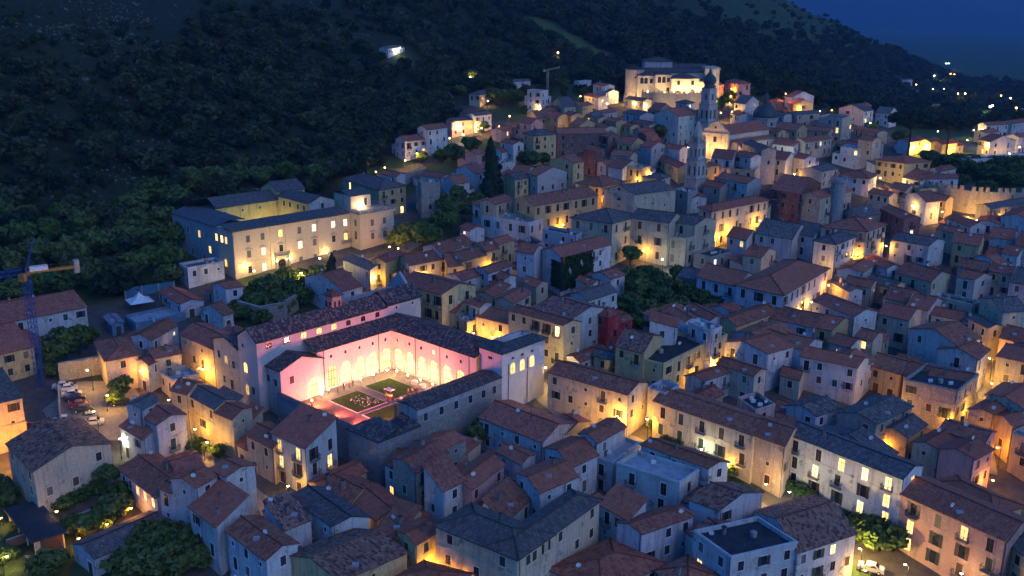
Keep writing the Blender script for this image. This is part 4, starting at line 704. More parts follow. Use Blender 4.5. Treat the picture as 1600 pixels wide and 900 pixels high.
def simple(name, col, rough=.8, metal=0, var=.25, scale=2.0, spec=.3, bmp=0.0):
    m, n, l, b = new_mat(name)
    g = n.new('ShaderNodeNewGeometry')
    nz = noise(n, l, g.outputs['Position'], scale, 4, .6)
    hsv = n.new('ShaderNodeHueSaturation'); hsv.inputs['Color'].default_value = (*col, 1)
    l.new(ramp(n, l, nz, .25, .75, 1 - var, 1 + var), hsv.inputs['Value']); l.new(hsv.outputs[0], b.inputs['Base Color'])
    b.inputs['Roughness'].default_value = rough; b.inputs['Metallic'].default_value = metal; b.inputs['Specular IOR Level'].default_value = spec
    if bmp: bump(n, l, b, nz, bmp, .05)
    return m
def objcol(name, rough=.6, var=.15, spec=.3, scale=3.0):
    m, n, l, b = new_mat(name)
    oi = n.new('ShaderNodeObjectInfo'); g = n.new('ShaderNodeNewGeometry')
    hsv = n.new('ShaderNodeHueSaturation'); l.new(oi.outputs['Color'], hsv.inputs['Color'])
    l.new(ramp(n, l, noise(n, l, g.outputs['Position'], scale, 3), .25, .75, 1 - var, 1 + var), hsv.inputs['Value']); l.new(hsv.outputs[0], b.inputs['Base Color'])
    b.inputs['Roughness'].default_value = rough; b.inputs['Specular IOR Level'].default_value = spec
    return m
def glow(name, col, strength, var=0.0):
    strength *= .3
    m, n, l, b = new_mat(name)
    b.inputs['Base Color'].default_value = (*[.3 * c for c in col], 1)
    b.inputs['Emission Color'].default_value = (*col, 1); b.inputs['Emission Strength'].default_value = strength
    if var:
        g = n.new('ShaderNodeNewGeometry'); oi = n.new('ShaderNodeObjectInfo')
        nz = noise(n, l, g.outputs['Position'], 1.6, 2)
        x = n.new('ShaderNodeMath'); x.operation = 'MULTIPLY'; l.new(ramp(n, l, nz, .3, .7, 1 - var, 1 + var), x.inputs[0]); l.new(ramp(n, l, oi.outputs['Random'], 0, 1, strength * .35, strength * 1.4), x.inputs[1])
        l.new(x.outputs[0], b.inputs['Emission Strength'])
        l.new(mixc(n, l, col, (1.0, .42, .12), ramp(n, l, oi.outputs['Random'], .4, .95, 0, .6)), b.inputs['Emission Color'])
    m.cycles.emission_sampling = 'NONE'
    return m
objcol('paint', .45, .06, .5); objcol('trim', .85, .12); objcol('cloth', .9, .1); objcol('shutter', .7, .2)
simple('glass_dark', (.018, .022, .03), .12, 0, .3, 1.0, .6)
simple('iron', (.03, .03, .033), .6, .3); simple('wood', (.10, .055, .03), .75); simple('tar', (.035, .038, .043), .9, 0, .45, .6, .3, .4)
simple('terrace', (.30, .33, .35), .85, 0, .3, .7); simple('concrete', (.30, .29, .27), .9, 0, .3, .8, .3, .3)
simple('bark', (.06, .045, .032), .95, 0, .4, 4, .2, .6); simple('slate', (.085, .09, .10), .8, 0, .45, .9, .4, .4)
simple('paving', (.23, .205, .18), .85, 0, .28, 1.2, .35, .3); simple('asphalt', (.075, .07, .066), .9, 0, .3, .9, .3, .3)
simple('brick_pave', (.30, .15, .10), .85, 0, .25, 2.5); simple('lawn', (.075, .13, .022), .95, 0, .45, 1.6, .1, .8)
simple('metal_blue', (.02, .075, .28), .5, .2, .2); simple('metal_yellow', (.32, .19, .05), .55, .2, .2); simple('sheet', (.55, .58, .6), .7)
simple('lead', (.05, .075, .085), .6, .3, .35, 1.5); simple('rock', (.12, .125, .12), .95, 0, .4, .7, .2, .6); simple('white_paint', (.7, .7, .68), .6)
simple('blue_tarp', (.04, .14, .24), .7, 0, .3); simple('rubber', (.02, .02, .02), .8)
glow('lit_pane', (1.0, .58, .18), 1.25, .5); glow('arcade_glow', (1.0, .72, .30), 1.45, .45); glow('lit_pane_bright', (1.0, .66, .26), 2.0, .45); glow('lit_white', (1.0, .90, .58), 1.5, .4)
glow('bulb_w', (1.0, .60, .20), 40); glow('bulb_l', (1.0, .76, .42), 45); glow('bulb_n', (.92, 1.0, .86), 45); glow('bulb_o', (1.0, .40, .08), 35); glow('bulb_pink', (1.0, .25, .25), 6)
def foliage(name, col, col2):
    m, n, l, b = new_mat(name)
    oi = n.new('ShaderNodeObjectInfo'); g = n.new('ShaderNodeNewGeometry')
    c = mixc(n, l, col, col2, oi.outputs['Random'])
    hsv = n.new('ShaderNodeHueSaturation'); l.new(c, hsv.inputs['Color'])
    l.new(ramp(n, l, noise(n, l, g.outputs['Position'], .9, 3, .7), .28, .72, .45, 1.55), hsv.inputs['Value']); l.new(hsv.outputs[0], b.inputs['Base Color'])
    b.inputs['Roughness'].default_value = .8; b.inputs['Specular IOR Level'].default_value = .15
foliage('leaf', (.055, .105, .024), (.10, .135, .04)); foliage('leaf_wood', (.014, .031, .016), (.058, .074, .032)); foliage('leaf_dark', (.020, .042, .022), (.034, .056, .03)); foliage('leaf_ivy', (.022, .05, .016), (.03, .06, .02))
def terrain_mat():
    m, n, l, b = new_mat('terrain')
    at = n.new('ShaderNodeAttribute'); at.attribute_name = 'veg'; g = n.new('ShaderNodeNewGeometry'); pos = g.outputs['Position']
    rock = noise(n, l, pos, .16, 6, .75); gr = noise(n, l, pos, .5, 4, .65); bigp = noise(n, l, pos, .02, 4, .6)
    scrub = mixc(n, l, (.012, .021, .010), (.034, .044, .021), ramp(n, l, gr, .3, .7))
    scrub = mixc(n, l, scrub, (.042, .042, .025), ramp(n, l, bigp, .5, .7, 0, .6))
    scrub = mixc(n, l, scrub, (.26, .27, .27), ramp(n, l, rock, .62, .70, 0, .75))
    mead = mixc(n, l, (.060, .105, .030), (.085, .125, .04), ramp(n, l, gr, .3, .7))
    town = mixc(n, l, (.075, .068, .06), (.14, .12, .10), ramp(n, l, gr, .3, .7))
    sp = n.new('ShaderNodeSeparateColor'); l.new(at.outputs['Color'], sp.inputs[0])
    c = mixc(n, l, town, scrub, sp.outputs[0]); c = mixc(n, l, c, mead, sp.outputs[1])
    l.new(c, b.inputs['Base Color']); b.inputs['Roughness'].default_value = .95; b.inputs['Specular IOR Level'].default_value = .1
    bump(n, l, b, gr, .5, .3)
terrain_mat()
def masonry():
    m, n, l, b = new_mat('masonry')
    tc = n.new('ShaderNodeUVMap'); br = n.new('ShaderNodeTexBrick'); l.new(tc.outputs[0], br.inputs[0])
    br.inputs['Scale'].default_value = 1.0; br.inputs['Brick Width'].default_value = .85; br.inputs['Row Height'].default_value = .42; br.inputs['Mortar Size'].default_value = .035
    br.inputs['Color1'].default_value = (.20, .19, .18, 1); br.inputs['Color2'].default_value = (.30, .28, .25, 1); br.inputs['Mortar'].default_value = (.40, .37, .33, 1)
    l.new(br.outputs[0], b.inputs['Base Color']); b.inputs['Roughness'].default_value = .9; bump(n, l, b, br.outputs[1], -.5, .05)
masonry()

# ------------------------------------------------------------------ mesh helpers
class MB:
    def __init__(s): s.v = []; s.f = []; s.m = []; s.uv = []
    def poly(s, pts, mi=0, uv=None):
        k = len(s.v); s.v += [tuple(map(float, p)) for p in pts]; s.f.append(tuple(range(k, k + len(pts)))); s.m.append(mi)
        s.uv.append(uv if uv else [(0, 0)] * len(pts)); return s
    def obox(s, o, x, y, z, mi=0):
        o, x, y, z = (np.asarray(q, float) for q in (o, x, y, z))
        P = [o, o + x, o + x + y, o + y, o + z, o + x + z, o + x + y + z, o + y + z]
        k = len(s.v); s.v += [tuple(p) for p in P]
        for f in ((0, 3, 2, 1), (4, 5, 6, 7), (0, 1, 5, 4), (1, 2, 6, 5), (2, 3, 7, 6), (3, 0, 4, 7)):
            s.f.append(tuple(k + i for i in f)); s.m.append(mi); s.uv.append([(0, 0)] * 4)
        return s
    def box(s, x0, y0, z0, x1, y1, z1, mi=0): return s.obox((x0, y0, z0), (x1 - x0, 0, 0), (0, y1 - y0, 0), (0, 0, z1 - z0), mi)
    def prism(s, pts2, z0, z1, mi=0, uvw=False):
        n = len(pts2); d = 0.0
        for i in range(n):
            p, q = pts2[i], pts2[(i + 1) % n]; e = math.hypot(q[0] - p[0], q[1] - p[1])
            s.poly([(p[0], p[1], z0), (q[0], q[1], z0), (q[0], q[1], z1), (p[0], p[1], z1)], mi, [(d, z0), (d + e, z0), (d + e, z1), (d, z1)]); d += e
        s.poly([(p[0], p[1], z1) for p in pts2], mi); s.poly([(p[0], p[1], z0) for p in pts2][::-1], mi); return s
    def tube(s, p, q, r0, r1=None, n=6, mi=0, cap=True):
        r1 = r0 if r1 is None else r1
        p = Vector(p); q = Vector(q); d = (q - p).normalized(); a = d.orthogonal().normalized(); b = d.cross(a); k = len(s.v)
        for c, r in ((p, r0), (q, r1)):
            for i in range(n):
                t = 2 * math.pi * i / n; s.v.append(tuple(c + a * (r * math.cos(t)) + b * (r * math.sin(t))))
        for i in range(n):
            j = (i + 1) % n; s.f.append((k + i, k + j, k + n + j, k + n + i)); s.m.append(mi); s.uv.append([(0, 0)] * 4)
        if cap:
            s.f.append(tuple(k + i for i in range(n))[::-1]); s.m.append(mi); s.uv.append([(0, 0)] * n)
            s.f.append(tuple(k + n + i for i in range(n))); s.m.append(mi); s.uv.append([(0, 0)] * n)
        return s
    def lathe(s, c, prof, n=16, mi=0):
        k = len(s.v)
        for r, z in prof:
            for i in range(n):
                t = 2 * math.pi * i / n; s.v.append((c[0] + r * math.cos(t), c[1] + r * math.sin(t), c[2] + z))
        for a in range(len(prof) - 1):
            for i in range(n):
                j = (i + 1) % n; s.f.append((k + a * n + i, k + a * n + j, k + (a + 1) * n + j, k + (a + 1) * n + i)); s.m.append(mi); s.uv.append([(0, 0)] * 4)
        s.f.append(tuple(k + i for i in range(n))[::-1]); s.m.append(mi); s.uv.append([(0, 0)] * n)
        e = k + (len(prof) - 1) * n; s.f.append(tuple(e + i for i in range(n))); s.m.append(mi); s.uv.append([(0, 0)] * n); return s
    def mesh(s, name, mats, smooth=False):
        me = bpy.data.meshes.new(name); me.from_pydata(s.v, [], s.f)
        for mm in (mats if isinstance(mats, (list, tuple)) else [mats]): me.materials.append(MATS[mm])
        me.polygons.foreach_set('material_index', s.m)
        if smooth: me.polygons.foreach_set('use_smooth', [True] * len(s.f))
        if any(any(u != (0, 0) for u in f) for f in s.uv):
            ul = me.uv_layers.new(name='UVMap'); ul.data.foreach_set('uv', [c for f in s.uv for u in f for c in u])
        me.update(); return me
    def build(s, name, mats, parent=None, color=None, loc=(0, 0, 0), smooth=False): return put(name, s.mesh(name, mats, smooth), parent, loc, 0, color)
def put(name, me, parent=None, loc=(0, 0, 0), rz=0, color=None, scale=None):
    o = bpy.data.objects.new(name, me); COL.objects.link(o); o.parent = parent; o.location = loc
    if rz: o.rotation_euler = (0, 0, rz)
    if scale: o.scale = scale
    if color: o.color = color if len(color) == 4 else (*color, 1)
    return o
def empty(name, loc, rz=0):
    o = bpy.data.objects.new(name, None); COL.objects.link(o); o.location = loc; o.rotation_euler = (0, 0, rz); o.empty_display_size = .5; return o
def tag(o, label=None, cat=None, group=None, kind=None):
    if label: o['label'] = label
    if cat: o['category'] = cat
    if group: o['group'] = group
    if kind: o['kind'] = kind
    return o
def copy_tree(o, parent=None):
    c = o.copy(); COL.objects.link(c); c.parent = parent
    for ch in o.children: copy_tree(ch, c)
    return c
def gz(x, y): return float(ground(x, y))
# ------------------------------------------------------------------ setting: terrain, far hills
def make_terrain():
    ang = np.radians(np.concatenate([np.linspace(-170, -46, 22), np.linspace(-44, 44, 300), np.linspace(46, 170, 22)]))
    rad = np.concatenate([[2.0, 25, 50, 75], np.arange(95, 420, 2.6), 420 * 1.0145 ** np.arange(0, 100), np.geomspace(1850, 16000, 36)])
    A, R = np.meshgrid(ang, rad)
    X = R * np.sin(A); Y = R * np.cos(A) - 20
    Z = ground(X, Y)
    nr, na = X.shape
    v = np.stack([X, Y, Z], -1).reshape(-1, 3)
    i = np.arange(nr - 1)[:, None] * na + np.arange(na - 1)[None]
    f = np.stack([i, i + 1, i + na + 1, i + na], -1).reshape(-1, 4)
    me = bpy.data.meshes.new('ground'); me.from_pydata(v.tolist(), [], f.tolist()); me.materials.append(MATS['terrain'])
    d = foot_dist(X, Y).reshape(-1); x = X.reshape(-1); y = Y.reshape(-1)
    veg = sstep(-34, -8, d)
    plain = sstep(560, 700, y + .15 * x) * sstep(.12, .25, x / np.maximum(y, 60))
    veg = np.maximum(veg, plain * .85)
    for gx, gy, gr in GREEN: veg = np.maximum(veg, 1 - sstep(gr * .75, gr, np.hypot(x - gx, y - gy)))
    mead = meadow(x, y) * .9
    mead = np.maximum(mead, plain * .5)
    for gx, gy, gr in GREEN: mead = np.maximum(mead, .55 * (1 - sstep(gr * .75, gr, np.hypot(x - gx, y - gy))))
    ca = me.color_attributes.new('veg', 'FLOAT_COLOR', 'POINT')
    ca.data.foreach_set('color', np.stack([veg, mead, veg * 0, veg * 0 + 1], -1).reshape(-1))
    me.polygons.foreach_set('use_smooth', [True] * len(f))
    return tag(put('ground', me), kind='structure')
MEADOW = (84.0, 672.0, 20.0, 706.0)
def meadow(x, y):
    # sloping hay meadow above the houses, a long band up the hillside
    ax, ay, bx, by = MEADOW
    t = np.clip(((x - ax) * (bx - ax) + (y - ay) * (by - ay)) / ((bx - ax) ** 2 + (by - ay) ** 2), 0, 1)
    d = np.hypot(x - ax - t * (bx - ax), y - ay - t * (by - ay))
    return 1 - sstep(10, 17, d)
GREEN = [(-30, 384, 26), (-46, 362, 22), (-12, 402, 22), (-2, 420, 14), (130, 545, 48), (170, 570, 45), (60, 545, 40), (20, 525, 32), (210, 600, 60), (120, 500, 14), (225, 500, 40), (250, 480, 40), (190, 430, 22), (-2, 470, 16), (14, 488, 18), (-70, 262, 8), (-84, 138, 18), (-62, 128, 14), (-100, 150, 16), (-88, 212, 12), (40, 252, 14), (52, 250, 12), (33, 238, 10), (180, 400, 26), (160, 380, 16), (200, 370, 20), (-55, 245, 12), (-66, 236, 8), (-20, 300, 12), (-25, 315, 10), (-18, 360, 12), (-24, 372, 10), (86, 318, 8), (-98, 275, 18), (-120, 262, 20), (-140, 240, 24), (56, 140, 6), (42, 165, 6), (-97, 292, 12)]
make_terrain()
def far_hills():
    b = MB(); n = 90; xs = np.linspace(-1500, 9500, n)
    rows = [(6500, 0), (7100, 260), (7900, 640), (8800, 1000), (9800, 900)]
    g = []
    for y, h in rows: g.append([(x, y + 300 * math.sin(x * .0011), -25 + h * (.72 + .2 * math.sin(x * .0009 + 1.0) + .10 * math.sin(x * .0031) + .05 * math.sin(x * .0083))) for x in xs])
    for a in range(len(rows) - 1):
        for i in range(n - 1): b.poly([g[a][i], g[a][i + 1], g[a + 1][i + 1], g[a + 1][i]])
    me = b.mesh('far_mountain', 'leaf_wood', True)
    return tag(put('far_mountain', me), kind='structure')
far_hills()
def ribbon(name, pts, w, mat, dz=.06, closed=False):
    P = []
    for (x0, y0), (x1, y1) in zip(pts[:-1], pts[1:]):
        k = max(1, int(math.hypot(x1 - x0, y1 - y0) / 2.5))
        P += [(x0 + (x1 - x0) * i / k, y0 + (y1 - y0) * i / k) for i in range(k)]
    P.append(pts[-1]); b = MB(); row = []
    for i, p in enumerate(P):
        q = P[min(i + 1, len(P) - 1)]; r = P[max(i - 1, 0)]; dx, dy = q[0] - r[0], q[1] - r[1]; L = math.hypot(dx, dy); nx, ny = -dy / L, dx / L
        row.append([(p[0] + nx * w * s, p[1] + ny * w * s, max(gz(p[0] + nx * w * s, p[1] + ny * w * s), gz(*p) - .2) + dz) for s in (-.5, 0, .5)])
    for a, c in zip(row[:-1], row[1:]):
        for k in (0, 1): b.poly([a[k], a[k + 1], c[k + 1], c[k]])
    return tag(b.build(name, mat, smooth=True), kind='structure')
ribbon('road', [(-62, 352), (-52, 362), (-43, 374), (-34, 386), (-28, 402), (-20, 416), (-8, 430), (4, 446), (16, 462), (30, 478), (44, 474)], 6, 'asphalt', .12)
ribbon('street', [(56, 130), (53, 143), (44, 158), (34, 169), (24, 179), (14, 186), (8, 197), (2, 212), (-10, 228)], 5, 'paving')
ribbon('street', [(-72, 204), (-68, 190), (-62, 177), (-54, 166), (-46, 158), (-38, 152)], 4.5, 'paving')
ribbon('street', [(92, 172), (98, 188), (106, 200), (112, 214), (122, 228), (134, 244)], 5, 'paving')
ribbon('street', [(30, 196), (40, 200), (48, 208), (58, 220), (70, 236), (80, 248), (88, 262), (100, 276)], 4.5, 'paving')
ribbon('street', [(-74, 256), (-60, 262), (-48, 274), (-36, 284), (-30, 296)], 5, 'paving')
def car_park():
    b = MB(); pts = [(-97, 203), (-86, 204), (-76, 190), (-78, 178), (-90, 178), (-99, 190)]
    c = (-87, 191)
    for i in range(len(pts)):
        p, q = pts[i], pts[(i + 1) % len(pts)]
        for k in range(6):
            def L(a, t): return (c[0] + (a[0] - c[0]) * t, c[1] + (a[1] - c[1]) * t)
            t0, t1 = k / 6, (k + 1) / 6
            P = [L(p, t0), L(q, t0), L(q, t1), L(p, t1)]
            b.poly([(x, y, gz(x, y) + .08) for x, y in P])
    return tag(b.build('car_park', 'paving'), kind='structure')
car_park()

# ------------------------------------------------------------------ windows, balconies and other shared pieces
def frame_mesh(name, w, h, arch=False):
    b = MB(); t = .13; d = .07
    b.box(-w / 2 - t, -d, -h / 2, -w / 2, .0, h / 2); b.box(w / 2, -d, -h / 2, w / 2 + t, .0, h / 2)
    b.box(-w / 2 - t - .06, -.17, -h / 2 - .12, w / 2 + t + .06, 0, -h / 2)
    if arch:
        k = 8
        for i in range(k):
            a0, a1 = math.pi * i / k, math.pi * (i + 1) / k; r0, r1 = w / 2, w / 2 + t
            P = [(r * math.cos(a), h / 2 + r * math.sin(a)) for r, a in ((r0, a0), (r1, a0), (r1, a1), (r0, a1))]
            b.poly([(p[0], -d, p[1]) for p in P]); b.poly([(P[1][0], -d, P[1][1]), (P[2][0], -d, P[2][1]), (P[2][0], 0, P[2][1]), (P[1][0], 0, P[1][1])]); b.poly([(P[0][0], -d, P[0][1]), (P[3][0], -d, P[3][1]), (P[3][0], 0, P[3][1]), (P[0][0], 0, P[0][1])])
    else: b.box(-w / 2 - t, -d, h / 2, w / 2 + t, 0, h / 2 + t)
    return b.mesh(name, 'trim')
def pane_mesh(name, w, h, mat, arch=False, bars=True):
    b = MB(); b.box(-w / 2, -.012, -h / 2, w / 2, .0, h / 2, 0)
    if arch:
        P = [(w / 2 * math.cos(math.pi * i / 10), -.012, h / 2 + w / 2 * math.sin(math.pi * i / 10)) for i in range(11)]; b.poly(P, 0)
    if bars:
        b.box(-.04, -.04, -h / 2, .04, -.012, h / 2 + (w / 2 if arch else 0), 1); b.box(-w / 2, -.035, -.03 + h * .18, w / 2, -.012, .03 + h * .18, 1)
    return b.mesh(name, [mat, 'wood'])
def shutter_mesh(name, w, h, open_):
    b = MB()
    if open_:
        for s in (-1, 1):
            x0 = s * (w / 2 + .02); x1 = s * (w + .0); b.box(min(x0, x1), -.14, -h / 2, max(x0, x1), -.09, h / 2, 0)
            for k in range(6): z = -h / 2 + h * (k + .5) / 6; b.box(min(x0, x1) + .05, -.155, z - .03, max(x0, x1) - .05, -.14, z + .03, 0)
        b.box(-w / 2, -.012, -h / 2, w / 2, 0, h / 2, 1)
    else:
        for s in (-1, 1):
            b.box(min(0, s * w / 2) + .015, -.05, -h / 2, max(0, s * w / 2) - .015, -.0, h / 2, 0)
            for k in range(8): z = -h / 2 + h * (k + .5) / 8; b.box(min(0, s * w / 2) + .06, -.065, z - .035, max(0, s * w / 2) - .06, -.05, z + .02, 0)
    return b.mesh(name, ['shutter', 'glass_dark'])
SZ = {'std': (1.08, 1.6, 0), 'tall': (1.15, 2.3, 0), 'small': (.65, .75, 0), 'arch': (1.3, 1.6, 1), 'big': (1.25, 2.3, 0)}
FR, PD, PL, PB, SC, SO, PWH = {}, {}, {}, {}, {}, {}, {}
for k, (w_, h_, a_) in SZ.items():
    FR[k] = frame_mesh('window', w_, h_, a_); PD[k] = pane_mesh('pane', w_, h_, 'glass_dark', a_); PL[k] = pane_mesh('pane', w_, h_, 'lit_pane', a_); PB[k] = pane_mesh('pane', w_, h_, 'lit_pane_bright', a_); PWH[k] = pane_mesh('pane', w_, h_, 'lit_white', a_)
    SC[k] = shutter_mesh('shutter', w_, h_, False); SO[k] = shutter_mesh('shutter', w_, h_, True)
def balcony_mesh(w, d):
    b = MB(); b.box(-w / 2, -d, -.14, w / 2, 0, 0, 0)
    for s in (-.35, .35): b.box(w * s - .06, -d * .7, -.4, w * s + .06, 0, -.14, 0)
    b.box(-w / 2, -d, .95, w / 2, -d + .05, 1.0, 1)
    for s in (-1, 1): b.box(s * w / 2 - .025, -d, .95, s * w / 2 + .025, 0, 1.0, 1)
    n = int(w / .16)
    for i in range(n + 1): x = -w / 2 + w * i / n; b.box(x - .014, -d + .01, 0, x + .014, -d + .04, .95, 1)
    for s in (-1, 1):
        for i in range(1, 5): y = -d * i / 5; b.box(s * w / 2 - .014, y - .014, 0, s * w / 2 + .014, y + .014, .95, 1)
    return b.mesh('balcony', ['concrete', 'iron'])
BALC = balcony_mesh(2.0, .85); BALC_L = balcony_mesh(4.6, .95)
def door_mesh():
    b = MB(); b.box(-.65, -.05, 0, .65, 0, 2.3, 0); b.box(-.02, -.07, 0, .02, -.05, 2.3, 0)
    for s in (-1, 1):
        b.box(s * .78 - .13, -.10, 0, s * .78 + .13, 0, 2.45, 1)
        for z in (.3, 1.3): b.box(s * .33 - .2, -.075, z, s * .33 + .2, -.05, z + .75, 0)
    b.box(-.91, -.12, 2.3, .91, 0, 2.6, 1); return b.mesh('door', ['wood', 'trim'])
DOOR = door_mesh()
def chimney_mesh():
    b = MB(); b.box(-.32, -.32, -.9, .32, .32, 1.0, 0); b.box(-.42, -.42, 1.0, .42, .42, 1.1, 0)
    for s in (-1, 1): b.box(s * .3 - .08, -.36, 1.1, s * .3 + .08, .36, 1.32, 0)
    b.box(-.46, -.46, 1.32, .46, .46, 1.40, 1); return b.mesh('chimney', ['plaster', 'roof_tiles'])
CHIM = chimney_mesh()
def dish_mesh():
    b = MB(); n = 14; R = .5; rings = [(0.0, .0), (.25, .03), (.42, .08), (R, .13)]; k = []
    for r, dpt in rings: k.append([(r * math.cos(2 * math.pi * i / n), -dpt, 1.1 + r * math.sin(2 * math.pi * i / n)) for i in range(n)])
    for a in range(3):
        for i in range(n): j = (i + 1) % n; b.poly([k[a][i], k[a][j], k[a + 1][j], k[a + 1][i]], 0)
    b.tube((0, .05, 0), (0, .05, 1.1), .03, None, 5, 1); b.tube((0, -.05, .75), (0, -.5, 1.0), .02, None, 4, 1); b.box(-.05, -.55, .96, .05, -.45, 1.06, 1)
    return b.mesh('satellite_dish', ['white_paint', 'iron'])
DISH = dish_mesh()
def antenna_mesh():
    b = MB(); b.tube((0, 0, 0), (0, 0, 2.6), .03, .02, 5); b.tube((-.7, 0, 2.35), (.7, 0, 2.35), .02, None, 4)
    for i in range(7): x = -.65 + i * .21; b.tube((x, -.3, 2.35), (x, .3, 2.35), .014, None, 4)
    b.tube((0, -.35, 1.8), (0, .35, 1.8), .014, None, 4); return b.mesh('antenna', 'iron')
ANT = antenna_mesh()

WALLC = dict(w=(.56, .56, .56), c=(.57, .47, .33), y=(.58, .44, .21), p=(.56, .33, .30), o=(.62, .40, .22), s=(.36, .335, .30), r=(.48, .035, .035), q=(.25, .095, .08), g=(.36, .37, .38), b=(.10, .22, .33), e=(.21, .125, .11), a=(.33, .46, .47))
ROOFC = dict(t=(.47, .145, .08, .25), d=(.155, .138, .128, .4), m=(.34, .15, .10, 1.0), k=(.04, .04, .045, 0), b=(.3, .33, .35, 0))
SHUTC = [(.07, .035, .022), (.09, .05, .03), (.05, .055, .045), (.035, .07, .05), (.12, .075, .05), (.03, .03, .035), (.16, .14, .12)]
def jit(c, a, r):
    k = 1 + r.uniform(-a, a); return tuple(max(0, min(1, v * k * (1 + r.uniform(-a * .35, a * .35)))) for v in c)
# footprints, for leaving out windows buried in a neighbour
FOOTP = []
for h in HOUSES:
    _, _, _, _, _, nx, ny, z, tb, ta, lr, ll, _ = h
    ub = (math.cos(math.radians(tb)) * lr, math.sin(math.radians(tb)) * lr); ua = (math.cos(math.radians(ta)) * ll, math.sin(math.radians(ta)) * ll)
    FOOTP.append((nx, ny, ub[0], ub[1], ua[0], ua[1], z, ub[0] * ua[1] - ub[1] * ua[0], nx + (ua[0] + ub[0]) / 2, ny + (ua[1] + ub[1]) / 2, max(ll, lr)))
def buried(x, y, z, me):
    for i, (nx, ny, bx, by, ax, ay, ze, det, cx, cy, R) in enumerate(FOOTP):
        if i == me or abs(x - cx) > R + 1 or abs(y - cy) > R + 1 or z > ze + .2: continue
        dx, dy = x - nx, y - ny
        s = (dx * ay - dy * ax) / det; t = (bx * dy - by * dx) / det
        if 0 < s < 1 and 0 < t < 1: return True
    return False
def add_window(parent, kind, x, y, z, rz, r, wallc, state, trimc=None):
    tc = trimc or tuple(min(.8, v * 1.12 + .03) for v in wallc)
    w = put('window', FR[kind], parent, (x, y, z), rz, tc)
    if state == 'shut': put('shutter', SC[kind], w, color=r.choice(SHUTC))
    elif state == 'open': put('shutter', SO[kind], w, color=r.choice(SHUTC))
    else: put('pane', {'dark': PD, 'lit': PL, 'bright': PB, 'white': PWH}[state][kind], w)
    return w
